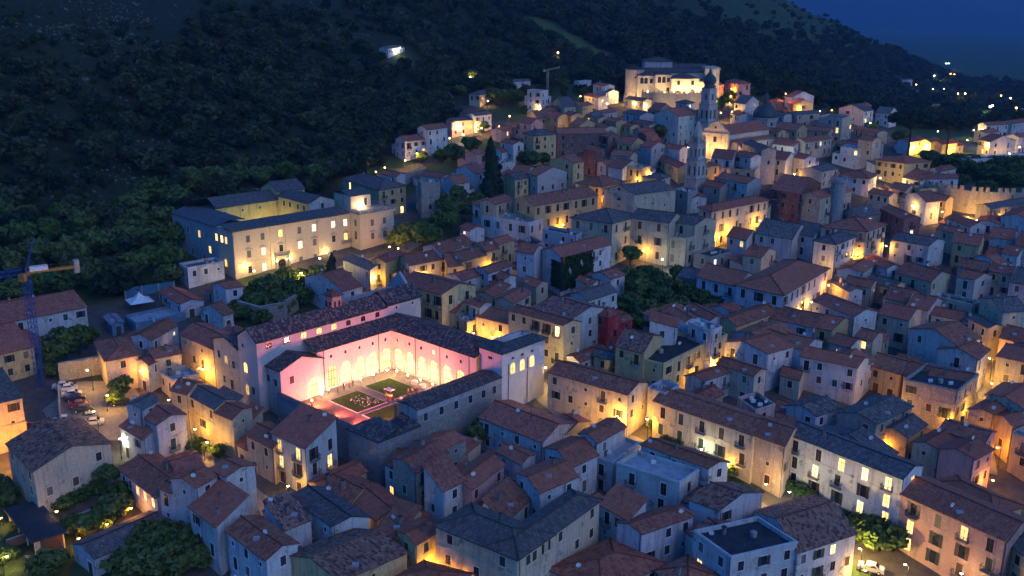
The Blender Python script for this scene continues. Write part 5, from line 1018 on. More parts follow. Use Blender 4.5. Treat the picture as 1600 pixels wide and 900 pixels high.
def build_volume(root, idx, row, r, wallc, roofc, roof_o, lit_p, style):
    """one block of a house: walls with gables, tiled roof slabs, parapets, windows; all relative to the root"""
    sub, roof, h, wk, rk, nx, ny, ze, tb, ta, lr, ll, _ = row
    rx, ry, rz_ = root.location
    ub = np.array([math.cos(math.radians(tb)), math.sin(math.radians(tb))]); ua = np.array([math.cos(math.radians(ta)), math.sin(math.radians(ta))])
    O = np.array([nx - rx, ny - ry]); C4 = [O, O + ub * lr, O + ub * lr + ua * ll, O + ua * ll]
    zb = min(gz(c[0] + rx, c[1] + ry) for c in C4) - 1.0 - rz_; zt = ze - rz_
    wm = 'stone' if wk == 's' else 'plaster'
    slope = .30 if roof[0] == 's' else (.42 if (idx, 'steep') in style else r.uniform(.27, .36))
    wall = MB(); rf = MB(); far = float(np.hypot(nx, ny))
    rise_at = [0, 0, 0, 0]
    if roof[0] in 'gs':
        if roof in ('gL', 'sL'): e, f, le, lf = ua, ub, ll, lr; cor = lambda p, q: O + ua * p + ub * q
        else: e, f, le, lf = ub, ua, lr, ll; cor = lambda p, q: O + ub * p + ua * q
        sn = abs(e[0] * f[1] - e[1] * f[0]); ov, oe, th = .38, .22, .16
        def P(p, q, z): c = cor(p, q); return (c[0], c[1], z)
        if roof[0] == 'g':
            rise = slope * lf / 2 * sn
            for p in (0, le):
                wall.poly([P(p, 0, zb), P(p, lf, zb), P(p, lf, zt), P(p, lf / 2, zt + rise), P(p, 0, zt)])
            wall.poly([P(0, 0, zb), P(le, 0, zb), P(le, 0, zt), P(0, 0, zt)]); wall.poly([P(0, lf, zb), P(le, lf, zb), P(le, lf, zt), P(0, lf, zt)])
            dz = slope * ov * sn
            # old timbers sag: ridge and eaves dip a little between the gables
            ks = max(2, int(le / 2.6)); ps = [-oe + (le + 2 * oe) * k / ks for k in range(ks + 1)]
            jr = [0.0] + [r.uniform(-.13, .02) for _ in range(ks - 1)] + [0.0]
            for s in (0, 1):
                q0 = -ov if s == 0 else lf + ov; q1 = lf / 2; sl = math.hypot(lf / 2 + ov, rise + dz); je = [r.uniform(-.05, .04) for _ in range(ks + 1)]
                T0 = [P(a, q0, zt - dz + th + e_) for a, e_ in zip(ps, je)]; T1 = [P(a, q1, zt + rise + th + e_) for a, e_ in zip(ps, jr)]; dn = lambda v: (v[0], v[1], v[2] - th + .02)
                for k in range(ks):
                    rf.poly([T0[k], T0[k + 1], T1[k + 1], T1[k]], 0, [(ps[k], 0), (ps[k + 1], 0), (ps[k + 1], sl), (ps[k], sl)]); rf.poly([dn(T1[k]), dn(T1[k + 1]), dn(T0[k + 1]), dn(T0[k])], 0); rf.poly([dn(T0[k]), dn(T0[k + 1]), T0[k + 1], T0[k]], 0)
                for k in (0, ks): rf.poly([dn(T0[k]), T0[k], T1[k], dn(T1[k])], 0)
            # ridge caps, each a short overlapping piece
            k = max(2, int(le / .9))
            for i in range(k):
                a, c = (P(pp, lf / 2, zt + rise + th + float(np.interp(pp, ps, jr)) + up) for pp, up in ((-oe + (le + 2 * oe) * i / k, .02), (-oe + (le + 2 * oe) * (i + 1.08) / k, .06)))
                rf.tube(a, c, .13, .15, 5, 0, False)
            top = lambda p, q: zt + rise * (1 - abs(q - lf / 2) / (lf / 2)) + th
        else:
            rise = slope * lf
            wall.poly([P(0, 0, zb), P(le, 0, zb), P(le, 0, zt), P(0, 0, zt)]); wall.poly([P(0, lf, zb), P(le, lf, zb), P(le, lf, zt + rise), P(0, lf, zt + rise)])
            for p in (0, le): wall.poly([P(p, 0, zb), P(p, lf, zb), P(p, lf, zt + rise), P(p, 0, zt)])
            dz = slope * ov; sl = math.hypot(lf + 2 * ov, rise + 2 * dz)
            T = [P(-oe, -ov, zt - dz + th), P(le + oe, -ov, zt - dz + th), P(le + oe, lf + ov, zt + rise + dz + th), P(-oe, lf + ov, zt + rise + dz + th)]
            B = [(a, b_, c - th + .02) for a, b_, c in T]
            rf.poly(T, 0, [(0, 0), (le, 0), (le, sl), (0, sl)]); rf.poly(B[::-1], 0)
            for a, c in ((0, 1), (1, 2), (2, 3), (3, 0)): rf.poly([B[a], B[c], T[c], T[a]], 0)
            top = lambda p, q: zt + rise * q / lf + th
        dims = (le, lf); pos2 = cor
    elif roof[0] == 'h':
        if roof == 'hL' or (roof == 'h' and ll >= lr): e, f, le, lf = ua, ub, ll, lr; cor = lambda p, q: O + ua * p + ub * q
        else: e, f, le, lf = ub, ua, lr, ll; cor = lambda p, q: O + ub * p + ua * q
        def P(p, q, z): c = cor(p, q); return (c[0], c[1], z)
        ov, th = .5, .16; W2 = lf / 2; rise = slope * 1.1 * W2; dz = slope * 1.1 * ov; ins = min(W2, le / 2)
        for a, c in (((0, 0), (le, 0)), ((le, 0), (le, lf)), ((le, lf), (0, lf)), ((0, lf), (0, 0))): wall.poly([P(*a, zb), P(*c, zb), P(*c, zt), P(*a, zt)])
        e0, e1, e2, e3 = P(-ov, -ov, zt - dz + th), P(le + ov, -ov, zt - dz + th), P(le + ov, lf + ov, zt - dz + th), P(-ov, lf + ov, zt - dz + th)
        r0, r1 = P(ins, W2, zt + rise + th), P(le - ins, W2, zt + rise + th); sl = math.hypot(W2 + ov, rise + dz)
        rf.poly([e0, e1, r1, r0], 0, [(-ov, 0), (le + ov, 0), (le - ins, sl), (ins, sl)]); rf.poly([e2, e3, r0, r1], 0, [(-ov, 0), (le + ov, 0), (le - ins, sl), (ins, sl)])
        rf.poly([e1, e2, r1], 0, [(-ov, 0), (lf + ov, 0), (W2, sl)]); rf.poly([e3, e0, r0], 0, [(-ov, 0), (lf + ov, 0), (W2, sl)])
        lo = [(a, b_, c - th + .02) for a, b_, c in (e0, e1, e2, e3)]
        for i, q in enumerate((e0, e1, e2, e3)): j = (i + 1) % 4; rf.poly([lo[i], lo[j], (e0, e1, e2, e3)[j], q], 0)
        rf.poly(lo[::-1], 0)
        for a, c in ((r0, r1), (e0, r0), (e3, r0), (e1, r1), (e2, r1)):
            k = max(1, int(math.dist(a, c) / .9))
            for i in range(k):
                t0, t1 = i / k, (i + 1.05) / k; A_ = tuple(a[m] + (c[m] - a[m]) * t0 + (.02 if m == 2 else 0) for m in range(3)); B_ = tuple(a[m] + (c[m] - a[m]) * min(t1, 1) + (.05 if m == 2 else 0) for m in range(3))
                if math.dist(A_, B_) > .05: rf.tube(A_, B_, .13, .15, 5, 0, False)
        top = lambda p, q: zt + rise * min(1, min(min(p, le - p), min(q, lf - q)) / W2) + th
        dims = (le, lf); pos2 = cor
    else:
        cor = lambda p, q: O + ub * p + ua * q
        def P(p, q, z): c = cor(p, q); return (c[0], c[1], z)
        par = .75; t = .28; cs = ((0, 0), (lr, 0), (lr, ll), (0, ll)); ci = ((t, t), (lr - t, t), (lr - t, ll - t), (t, ll - t))
        for i in range(4):
            j = (i + 1) % 4
            wall.poly([P(*cs[i], zb), P(*cs[j], zb), P(*cs[j], zt), P(*cs[i], zt)]); wall.poly([P(*cs[i], zt), P(*cs[j], zt), P(*ci[j], zt), P(*ci[i], zt)]); wall.poly([P(*ci[i], zt), P(*ci[j], zt), P(*ci[j], zt - par), P(*ci[i], zt - par)])
        rf.obox(P(*ci[0], zt - par - .2), (*(ub * (lr - 2 * t)), 0), (*(ua * (ll - 2 * t)), 0), (0, 0, .2), 0)
        top = lambda p, q: zt - par; dims = (lr, ll); pos2 = cor; sl = 0
    if roof[0] != 's':
        for i in range(4):
            a, c = C4[i], C4[(i + 1) % 4]; d = (c - a); L = float(np.hypot(*d)); d = d / L; nrm = np.array([d[1], -d[0]])
            gab = roof[0] == 'g' and ((roof == 'gL' and i in (0, 2)) or (roof == 'gR' and i in (1, 3)))
            if not gab: q = a - nrm * .0; wall.obox((q[0] - d[0] * .05, q[1] - d[1] * .05, zt - .34), (*(d * (L + .1)), 0), (*(nrm * .13), 0), (0, 0, .2))
            if h > 8.5 and r.random() < .5: wall.obox((a[0], a[1], zt - 3.35), (*(d * L), 0), (*(nrm * .07), 0), (0, 0, .16))
    wo = wall.build('wall', wm, root, wallc)
    ro = rf.build('roof', {'k': 'tar', 'b': 'terrace', 'd': 'slate'}.get(rk, 'tar') if roof[0] == 'f' else 'roof_tiles', root, roofc)
    # chimneys, dishes, antennas
    near = far < 330
    nch = r.choice([0, 0, 1, 1] if near else [0, 0, 0, 1])
    if h < 4.5: nch = 0
    for _ in range(nch):
        p, q = dims[0] * r.uniform(.2, .8), dims[1] * r.choice([r.uniform(.2, .42), r.uniform(.58, .8)]); c = pos2(p, q)
        s = r.uniform(.55, .9); put('chimney', CHIM, ro, (c[0], c[1], top(p, q) + .35), r.uniform(0, .3) + math.radians(tb), jit((.22, .19, .17), .4, r), (s, s * r.uniform(.8, 1.3), s))
    if near and h > 5:
        for _ in range(r.choice([0, 0, 0, 1, 1])):
            p, q = dims[0] * r.uniform(.08, .92), dims[1] * r.uniform(.1, .9); c = pos2(p, q)
            put('satellite_dish', DISH, root, (c[0], c[1], top(p, q) - .1), r.uniform(-.7, .5), None, (.85,) * 3)
        if r.random() < .5:
            p, q = dims[0] * r.uniform(.2, .8), dims[1] * r.uniform(.3, .7); c = pos2(p, q); put('antenna', ANT, root, (c[0], c[1], top(p, q) - .2), r.uniform(0, 3))
    if roof[0] == 'f' and h > 4.5:
        for _ in range(r.choice([1, 2, 3])):
            p, q = dims[0] * r.uniform(.2, .8), dims[1] * r.uniform(.2, .8); c = pos2(p, q)
            if r.random() < .5: MB().box(-.45, -.2, 0, .45, .2, .65).build('air_conditioner', 'white_paint', root, None, (c[0], c[1], top(p, q)))
            else: MB().lathe((0, 0, 0), [(.5, 0), (.55, .1), (.55, .9), (.2, 1.05)], 10).build('water_tank', 'concrete', root, None, (c[0], c[1], top(p, q)))
    elif near and r.random() < .3 and roof[0] in 'gs':
        p, q = dims[0] * r.uniform(.25, .75), dims[1] * r.uniform(.1, .3); c = pos2(p, q); MB().box(-.5, -.4, -.2, .5, .4, .22).build('roof_hatch', 'terrace', ro, None, (c[0], c[1], top(p, q)))
    # windows on the sides turned to the open view
    for i in range(4):
        a, c = C4[i], C4[(i + 1) % 4]; d = c - a; L = float(np.hypot(*d)); d = d / L; nrm = np.array([d[1], -d[0]])
        mid = (a + c) / 2 + np.array([rx, ry])
        if nrm @ (-mid) / np.hypot(*mid) < .12 or L < 2.6: continue
        gable = roof[0] == 'g' and ((roof == 'gL' and i in (0, 2)) or (roof == 'gR' and i in (1, 3)))
        rz = math.atan2(d[1], d[0]); sp = style.get('spacing', r.uniform(2.7, 3.6)); ncol = max(1, int((L - .6) / sp))
        if gable and far > 200: ncol = max(1, ncol - 1)
        fl = style.get('floor', 3.1); nfl = int((zt - (zb + 1.2)) / fl) or 1
        for k in range(nfl):
            zc = zt - (1.55 if roof[0] != 'f' else 2.0) - k * fl
            for j in range(ncol):
                pr = style.get('fill', .8 if not gable else .5)
                if r.random() > pr: continue
                u = L * (j + .5) / ncol + r.uniform(-.25, .25); x, y = a + d * u; wx, wy = x + rx + nrm[0] * .35, y + ry + nrm[1] * .35
                if zc + rz_ < gz(wx, wy) + .9 or buried(wx, wy, zc + rz_, idx): continue
                g0 = gz(wx, wy)
                kd = style.get('kind') or r.choice(['std', 'std', 'tall', 'std', 'small'])
                if k == nfl - 1 and zc + rz_ - g0 < 2.6 and r.random() < .4:
                    put('door', DOOR, root, (x, y, g0 - rz_ - .1), rz, tuple(min(.8, v * 1.1) for v in wallc)); continue
                rr = r.random(); st = ('bright' if rr < lit_p * .3 else 'lit' if rr < lit_p * .85 else 'white' if rr < lit_p else 'shut' if rr < .55 else 'open' if rr < .72 and kd != 'small' and ncol > 1 and L / ncol > 2.4 else 'dark')
                if kd == 'small' and st == 'open': st = 'dark'
                add_window(root, kd, x, y, zc - (.35 if kd in ('tall', 'big') else 0), rz, r, wallc, st)
                if kd in ('tall', 'big') and r.random() < style.get('balc', .6) and zc + rz_ - g0 > 3.2 and far < 420:
                    put('balcony', BALC, root, (x, y, zc - .35 - SZ[kd][1] / 2 - .1), rz)
    # downpipe at one corner
    if far < 300 and h > 5 and r.random() < .6:
        c = C4[0] + (ub if r.random() < .5 else ua) * .25 - (ua if r.random() < .5 else ub) * .08
        MB().tube((c[0], c[1], zb), (c[0], c[1], zt - .1), .06, None, 5).build('downpipe', 'iron', root)
    return wo, ro
STYLE = {
 'long white four-storey block with many lit windows and balconies': dict(lit=.5, spacing=4.4, fill=.97, kind='tall', balc=.55, floor=3.25),
 'big salmon pink block with long iron balcony at lower right': dict(lit=.22, spacing=4.4, fill=.95, kind='tall', balc=.75, floor=3.3),
 'big cream block with slate-dark hipped roof and arched loggia at the bottom': dict(lit=0, spacing=4.1, fill=.8, kind='std', floor=3.6),
 'white classical palace with broad hipped red roof and tall arched windows': dict(lit=0, spacing=3.6, fill=.95, kind='big', floor=4.4, balc=.1),
 'long yellow palace with tall shuttered windows beside the tall conifer': dict(lit=0, spacing=3.6, fill=1, kind='big', floor=4.2, balc=.1),
 'cream palazzo with dark old roof and projecting gabled wing': dict(lit=0, spacing=4.2, fill=.8, kind='tall', floor=4.2, balc=.3),
 'long cream palace with two rows of windows lit from the street': dict(lit=0, spacing=3.3, fill=.95, kind='tall', floor=3.9, balc=.1),
 'white garden restaurant with glowing windows under a wide red roof': dict(lit=.75, spacing=2.6, fill=.95, kind='std'),
 'long cream house with row of small round attic windows': dict(lit=0, spacing=4.4, fill=.9, kind='tall', floor=3.6, balc=.3),
 'tall yellow house with shuttered balcony windows behind the cloister': dict(lit=0, spacing=3.0, fill=1, kind='big', floor=3.8, balc=.6),
 'pale church with triangular pediment and dark nave roof': dict(lit=0, spacing=6, fill=.5, kind='small'),
 'weathered pale house with big roof terrace and parapet piers': dict(lit=0, spacing=4.2, fill=.9, kind='tall', balc=.1),
 'old gabled farmhouse with stained cream side wall and mottled roof': dict(lit=0, spacing=4.0, fill=.45, kind='std', balc=0),
 'tall white house with lean-to roof against the cloister wall': dict(lit=.5, spacing=3.2, fill=.8, kind='tall', balc=.8),
 'white two-storey house with lit ground floor on the hillside terrace': dict(lit=.1, spacing=2.8, fill=.9),
}
ROOTS = []
def pavilion(root, row):
    ub = np.array([math.cos(math.radians(row[8])), math.sin(math.radians(row[8]))]); ua = np.array([math.cos(math.radians(row[9])), math.sin(math.radians(row[9]))]); lr, ll = row[10], row[11]; z = row[7] - root.location[2]
    V = lambda p, q, h: (ub[0] * p + ua[0] * q, ub[1] * p + ua[1] * q, h)
    MB().obox(V(-.5, -.5, z - .05), (*(ub * (lr + 1)), 0), (*(ua * (ll + 1)), 0), (0, 0, .28)).build('roof', 'tar', root)
    b = MB(); b.obox(V(lr - .25, 0, -1), (*(ub * .25), 0), (*(ua * ll), 0), (0, 0, z + .9)); b.obox(V(0, ll - .3, -1), (*(ub * lr), 0), (*(ua * .25), 0), (0, 0, z + .9)); b.obox(V(0, 0, -1), (*(ub * .9), 0), (*(ua * .25), 0), (0, 0, z + .9)); b.build('wall', 'plaster', root, WALLC['c'])
    for q in (.3, ll * .33, ll * .66): MB().obox(V(.1, q, -1), (*(ub * .2), 0), (*(ua * .2), 0), (0, 0, z + .9)).build('post', 'white_paint', root)
    MB().obox(V(1.0, -.05, .3), (*(ub * (lr - 1.4)), 0), (*(ua * .1), 0), (0, 0, z - .6)).build('slatted_screen', 'wood', root)
    MB().obox(V(-1.2, -1.6, -.6), (*(ub * (lr + 1.5)), 0), (*(ua * (ll + 1)), 0), (0, 0, .7)).build('floor_slab', 'terrace', root)
def build_houses():
    root = None; r = None
    for i, row in enumerate(HOUSES):
        sub, roof, h, wk, rk, nx, ny, ze, tb, ta, lr, ll, label = row
        if not sub:
            r = random.Random(1000 + i); root = empty('house', (nx, ny, gz(nx, ny)))
            tag(root, label, 'house', 'houses of the old town')
            style = dict(STYLE.get(label, {})); wc = jit(WALLC[wk], .12, r); rc0 = ROOFC[rk]; rc = (*jit(rc0[:3], .18, r), max(0, min(1, rc0[3] + r.uniform(-.1, .35)))); lit = style.get('lit', .025)
            ROOTS.append(root)
        rcs = rc if ROOFC[rk] is rc0 else (*jit(ROOFC[rk][:3], .18, r), ROOFC[rk][3])
        wcs = wc if sub == 0 or WALLC[wk] == WALLC[HOUSES[i - 1][3]] else WALLC[wk]
        if label.startswith('open garden pavilion'): pavilion(root, row); continue
        build_volume(root, i, row, r, wcs, rcs, None, lit, style)
build_houses()
# ------------------------------------------------------------------ landmark buildings
def slab(b, P, th=.18, mi=0):
    """roof slab from four top corners, eave edge first; tiles run along the eave"""
    P = [np.asarray(p, float) for p in P]; e = P[1] - P[0]; L = np.linalg.norm(e); e = e / L
    uv = []
    for p in P: d = p - P[0]; u = float(d @ e); uv.append((u, float(np.linalg.norm(d - e * u))))
    b.poly(P, mi, uv); Q = [p - np.array([0, 0, th]) for p in P]; b.poly(Q[::-1], mi)
    n = len(P)
    for i in range(n): j = (i + 1) % n; b.poly([Q[i], Q[j], P[j], P[i]], mi)
    return b
def arcade(b, o, d, L, z0, z1, arches, n_in, depth=.55, mi=0):
    """wall from o along d with real arched openings (centre, half width, sill, spring) and reveals going inwards along n_in"""
    o = np.asarray(o, float); d = np.asarray(d, float); n_in = np.asarray(n_in, float)
    def P(u, z, k=0): q = o + d * u + n_in * k; return (q[0], q[1], z)
    x = 0.0
    for c, w, sill, spr in sorted(arches):
        b.poly([P(x, z0), P(c - w, z0), P(c - w, z1), P(x, z1)], mi)
        if sill > z0 + .01: b.poly([P(c - w, z0), P(c + w, z0), P(c + w, sill), P(c - w, sill)], mi); b.poly([P(c - w, sill), P(c + w, sill), P(c + w, sill, depth), P(c - w, sill, depth)], mi)
        k = 10; A = [(c - w * math.cos(math.pi * i / k), spr + w * math.sin(math.pi * i / k)) for i in range(k + 1)]
        for (u0, h0), (u1, h1) in zip(A[:-1], A[1:]):
            b.poly([P(u0, h0), P(u1, h1), P(u1, z1), P(u0, z1)], mi); b.poly([P(u0, h0), P(u1, h1), P(u1, h1, depth), P(u0, h0, depth)], mi)
        for u in (c - w, c + w): b.poly([P(u, sill), P(u, spr), P(u, spr, depth), P(u, sill, depth)], mi)
        x = c + w
    b.poly([P(x, z0), P(L, z0), P(L, z1), P(x, z1)], mi)
def arch_pane(parent, o, d, c, w, sill, spr, n_in, depth, mat, name='window', bars=True):
    o = np.asarray(o, float); d = np.asarray(d, float); n_in = np.asarray(n_in, float)
    def P(u, z, k): q = o + d * u + n_in * k; return (q[0], q[1], z)
    b = MB(); b.poly([P(c - w, sill, depth), P(c + w, sill, depth)] + [P(c + w * math.cos(math.pi * i / 12), spr + w * math.sin(math.pi * i / 12), depth) for i in range(13)], 0)
    if bars:
        for u in (-.5, 0, .5): b.obox(P(c + w * u - .04, sill, depth - .1), (*(d * .08), 0), (*(n_in * .06), 0), (0, 0, spr - sill + w * math.sqrt(1 - u * u) - .02), 1)
        for z in (spr, sill + (spr - sill) * .45): b.obox(P(c - w, z - .05, depth - .1), (*(d * 2 * w), 0), (*(n_in * .06), 0), (0, 0, .1), 1)
    return b.build(name, [mat, 'wood'], parent)
def rect_window(parent, x, y, z, rz, kind, state, wallc, r=random): return add_window(parent, kind, x, y, z, rz, r, wallc, state)
MON_Z = 10.0; MI = (-27.45, 211.0); MROT = math.radians(-42.4)
def mon_w(t, s, z=0.0):
    c, n = math.cos(MROT), math.sin(MROT); return (MI[0] + c * t - n * (-s), MI[1] + n * t + c * (-s), MON_Z + z)
def monastery():
    r = random.Random(5); root = empty('monastery', (*MI, MON_Z), MROT)
    tag(root, 'monastery with glowing pink cloister court, dark tile roofs and corner tower', 'monastery')
    W1 = (.68, .62, .57); WG = (.36, .36, .36); RD = (.075, .075, .082, .8)
    X, Y = np.array([1., 0]), np.array([0, 1.])
    # cloister walls with arches
    la = [(21 - s, 1.36, .6, 4.15) for s in (17.1, 13.3, 9.35, 5.6, 1.75)]; ra = [(t, 1.36, .6, 4.15) for t in (2.06, 6.0, 9.9, 13.85, 18.1, 22.3)]
    b = MB(); arcade(b, (0, -21), Y, 21, -2, 9.75, la, -X); arcade(b, (0, 0), X, 27.2, -2, 9.75, ra, Y); b.build('cloister_wall', 'plaster_clean', root, W1)
    for a in la: arch_pane(root, (0, -21), Y, *a, -X, .5, 'arcade_glow', 'arched_window')
    for a in ra: arch_pane(root, (0, 0), X, *a, Y, .5, 'arcade_glow', 'arched_window')
    for s in (17.3, 13.4, 9.5, 5.7, 2.0): rect_window(root, .0, -s, 7.7, math.pi / 2, 'small', 'dark', W1)
    for t in (1.9, 6, 10, 14, 18.2, 22.5): rect_window(root, t, 0, 7.6, 0, 'small', 'dark' if t != 14 else 'bright', W1)
    for s in (19.3, 4.0): MB().tube((.06, -s, 0), (.06, -s, 9.6), .06, None, 6).build('downpipe', 'iron', root)
    for t in (8, 16, 25): MB().tube((t, -.06, 0), (t, -.06, 9.6), .06, None, 6).build('downpipe', 'iron', root)
    # roofs of the two cloister wings
    b = MB(); slab(b, [(.5, -21.5, 9.75), (.5, .5, 9.75), (-4, 4.6, 11.5), (-4, -21.5, 11.5)]); slab(b, [(-.5, -.5, 9.76), (27.2, -.5, 9.76), (27.2, 4.5, 11.9), (-3.9, 4.5, 11.9)])
    slab(b, [(27.2, 11.4, 9.2), (-4, 11.4, 9.2), (-4, 4.5, 11.88), (27.2, 4.5, 11.88)]); b.build('roof', 'roof_tiles', root, (.10, .075, .075, .9))
    b = MB(); b.box(-3.9, 10.9, -6, 27.2, 11.0, 9.2); b.box(-4, 4.4, -6, -3.9, 11, 9.2); b.build('wall', 'plaster', root, WALLC['c'])
    # church along the left side
    b = MB(); b.prism([(-11, -33), (-4, -33), (-4, 12.6), (-11, 12.6)], -9, 13.7); b.poly([(-11, -33, 13.7), (-4, -33, 13.7), (-7.2, -33, 16.0)]); b.poly([(-11, 12.6, 13.7), (-4, 12.6, 13.7), (-7.2, 12.6, 16.4)]); b.build('church_wall', 'plaster_clean', root, (.50, .48, .47))
    b = MB(); slab(b, [(-3.55, -33.4, 13.75), (-3.55, 2, 13.75), (-7.2, 2, 16.3), (-7.2, -33.4, 16.3)]); slab(b, [(-11.4, 2, 13.75), (-11.4, -33.4, 13.75), (-7.2, -33.4, 16.28), (-7.2, 2, 16.28)])
    slab(b, [(-3.5, 2.0, 14.3), (-3.5, 13, 14.3), (-7.2, 13, 16.9), (-7.2, 2.0, 16.9)]); slab(b, [(-11.4, 13, 14.3), (-11.4, 2.0, 14.3), (-7.2, 2.0, 16.88), (-7.2, 13, 16.88)]); b.build('church_roof', 'roof_tiles', root, (.07, .072, .08, 1))
    for i, s in enumerate((30, 25.6, 21.3, 17.2, 13.2, 9.2, 5.0, .8)):
        w = put('window', FR['arch'], root, (-4, -s, 12.35), math.pi / 2, (.55, .5, .48), (1, 1, .55)); put('pane', (PL if i in (2, 3, 4) else PD)['arch'], w)
    for s in (-5, -10): rect_window(root, -4, -s, 13.0, math.pi / 2, 'small', 'dark', W1)
    b = MB(); b.prism([(-21, -33), (-11, -33), (-11, -18), (-21, -18)], -9, 10.6); b.poly([(-21, -33, 10.6), (-11, -33, 10.6), (-16, -33, 12.2)]); b.build('wall', 'plaster', root, WG)
    b = MB(); slab(b, [(-10.9, -33.4, 10.6), (-10.9, -18, 10.6), (-16, -18, 12.4), (-16, -33.4, 12.4)]); slab(b, [(-21.4, -18, 10.6), (-21.4, -33.4, 10.6), (-16, -33.4, 12.38), (-16, -18, 12.38)]); b.build('roof', 'roof_tiles', root, RD)
    for x, z, k, st in ((-19, 7.6, 'std', 'dark'), (-16.2, 7, 'std', 'lit'), (-13.3, 6.5, 'std', 'dark'), (-8.6, 6.8, 'arch', 'lit'), (-9.2, 11.9, 'small', 'dark'), (-8.5, 1.9, 'arch', 'lit'), (-14.5, 1.6, 'tall', 'dark'), (-3.4, 5.6, 'std', 'dark'), (-.8, 5.2, 'std', 'dark'), (-17.4, 2.2, 'std', 'dark'), (-6.2, 2.5, 'std', 'dark')):
        rect_window(root, x, -33 if x < -4 else -31, z, 0, k, st, WG, r)
    # gabled cross wing with tall door
    b = MB(); b.prism([(-5.8, -31), (1, -31), (1, -20.4), (-5.8, -20.4)], -9, 8.4); b.build('wall', 'plaster', root, (.45, .43, .42))
    b = MB(); arcade(b, (1.02, -31), Y, 10.6, -1, 8.4, [(8.0, 1.35, .4, 3.0)], -X, .25); b.poly([(1.02, -31, 8.4), (1.02, -20.4, 8.4), (1.02, -25.7, 10.2)]); b.build('gable_wall', 'plaster_clean', root, W1)
    arch_pane(root, (1.02, -31), Y, 8.0, 1.35, .4, 3.0, -X, .015, 'arcade_glow', 'arched_window'); rect_window(root, 1.02, -28.3, 5.6, math.pi / 2, 'std', 'shut', W1, r)
    b = MB(); slab(b, [(1.4, -31.5, 8.3), (-5.8, -31.5, 8.3), (-5.8, -25.7, 10.35), (1.4, -25.7, 10.35)][::1]); slab(b, [(-5.8, -19.9, 8.3), (1.4, -19.9, 8.3), (1.4, -25.7, 10.33), (-5.8, -25.7, 10.33)]); b.build('roof', 'roof_tiles', root, RD)
    # corner tower with open well in its roof
    b = MB(); x0, x1, y0, y1 = 27, 33.5, 1.1, 14.6; b.prism([(x0, y0), (x1, y0), (x1, y1), (x0, y1)], -7, 12); b.box(x0 - .15, y0 - .15, 6.15, x1 + .15, y1 + .15, 6.45); b.build('tower', 'plaster_clean', root, (.64, .63, .64))
    b = MB(); ix0, ix1, iy0, iy1 = 29, 31.8, 3.6, 12.0; o = .7; E_ = [(x0 - o, y0 - o), (x1 + o, y0 - o), (x1 + o, y1 + o), (x0 - o, y1 + o)]; N_ = [(ix0, iy0), (ix1, iy0), (ix1, iy1), (ix0, iy1)]
    for i in range(4): j = (i + 1) % 4; slab(b, [(*E_[i], 12.0), (*E_[j], 12.0), (*N_[j], 13.3), (*N_[i], 13.3)])
    b.build('tower_roof', 'roof_tiles', root, (.06, .085, .085, .3))
    b = MB(); b.prism(N_, 12.0, 12.05)
    for i in range(4): j = (i + 1) % 4; b.poly([(*N_[i], 12), (*N_[j], 12), (*N_[j], 13.45), (*N_[i], 13.45)])
    b.build('roof_well', 'plaster', root, (.6, .6, .62))
    for s in (4.4, 7.4, 10.5):
        w = put('window', FR['arch'], root, (33.5, s, 7.4), math.pi / 2, (.6, .58, .56), (1.1, 1, 1.1)); put('pane', PL['arch'], w)
        w = put('window', FR['small'], root, (33.5, s, 10.0), math.pi / 2, (.6, .58, .56), (1.2, 1, .7)); put('pane', PD['small'], w)
    w = put('window', FR['small'], root, (30.2, 1.1, 10.1), 0, (.6, .5, .5), (1.8, 1, .8)); put('pane', PD['small'], w)
    for s in (3.0, 9.0): MB().tube((33.62, s, -4), (33.62, s, 9), .07, None, 6).build('downpipe', 'iron', root)
    # low range closing the court on the right, brick band and battered base
    b = MB(); b.prism([(28, -22.5), (33.4, -22.5), (33.4, 1.1), (28, 1.1)], -3, 6.7); b.build('wall', 'plaster', root, (.42, .42, .43))
    b = MB(); b.poly([(33.5, -22.5, 2.9), (33.5, 1.0, 2.9), (33.5, 1.0, 5.3), (33.5, -22.5, 5.3)], 0, [(0, 0), (23.5, 0), (23.5, 2.4), (0, 2.4)]); b.build('brick_band', 'masonry', root)
    b = MB(); b.poly([(34.6, -23, -7), (34.6, 1, -7), (33.55, 1, 2.9), (33.55, -23, 2.9)]); b.poly([(33.4, -23, 2.9), (33.55, -23, 2.9), (33.55, 1, 2.9), (33.4, 1, 2.9)]); b.poly([(34.6, -23, -7), (33.55, -23, 2.9), (33, -23, 2.9), (33, -23, -7)]); b.build('battered_base', 'stone', root, (.30, .28, .25))
    for s in (20.4, 16.2, 12.2, 8.2, 4.4, 1.2): rect_window(root, 33.5, -s, 4.5, math.pi / 2, 'std', 'shut' if s in (20.4, 1.2) else 'dark', WG, r)
    b = MB(); slab(b, [(33.8, -22.8, 6.75), (33.8, 1, 6.75), (30.6, 1, 7.5), (30.6, -22.8, 7.5)]); slab(b, [(27.6, 1, 6.75), (27.6, -22.8, 6.75), (30.6, -22.8, 7.48), (30.6, 1, 7.48)]); b.build('roof', 'roof_tiles', root, (.12, .08, .075, .7))
    # front wall with tile coping, corner bastion
    b = MB(); b.prism([(1, -32.2), (27, -32.2), (27, -31.2), (1, -31.2)], -9, 3.6); b.build('front_wall', 'stone', root, (.30, .31, .33))
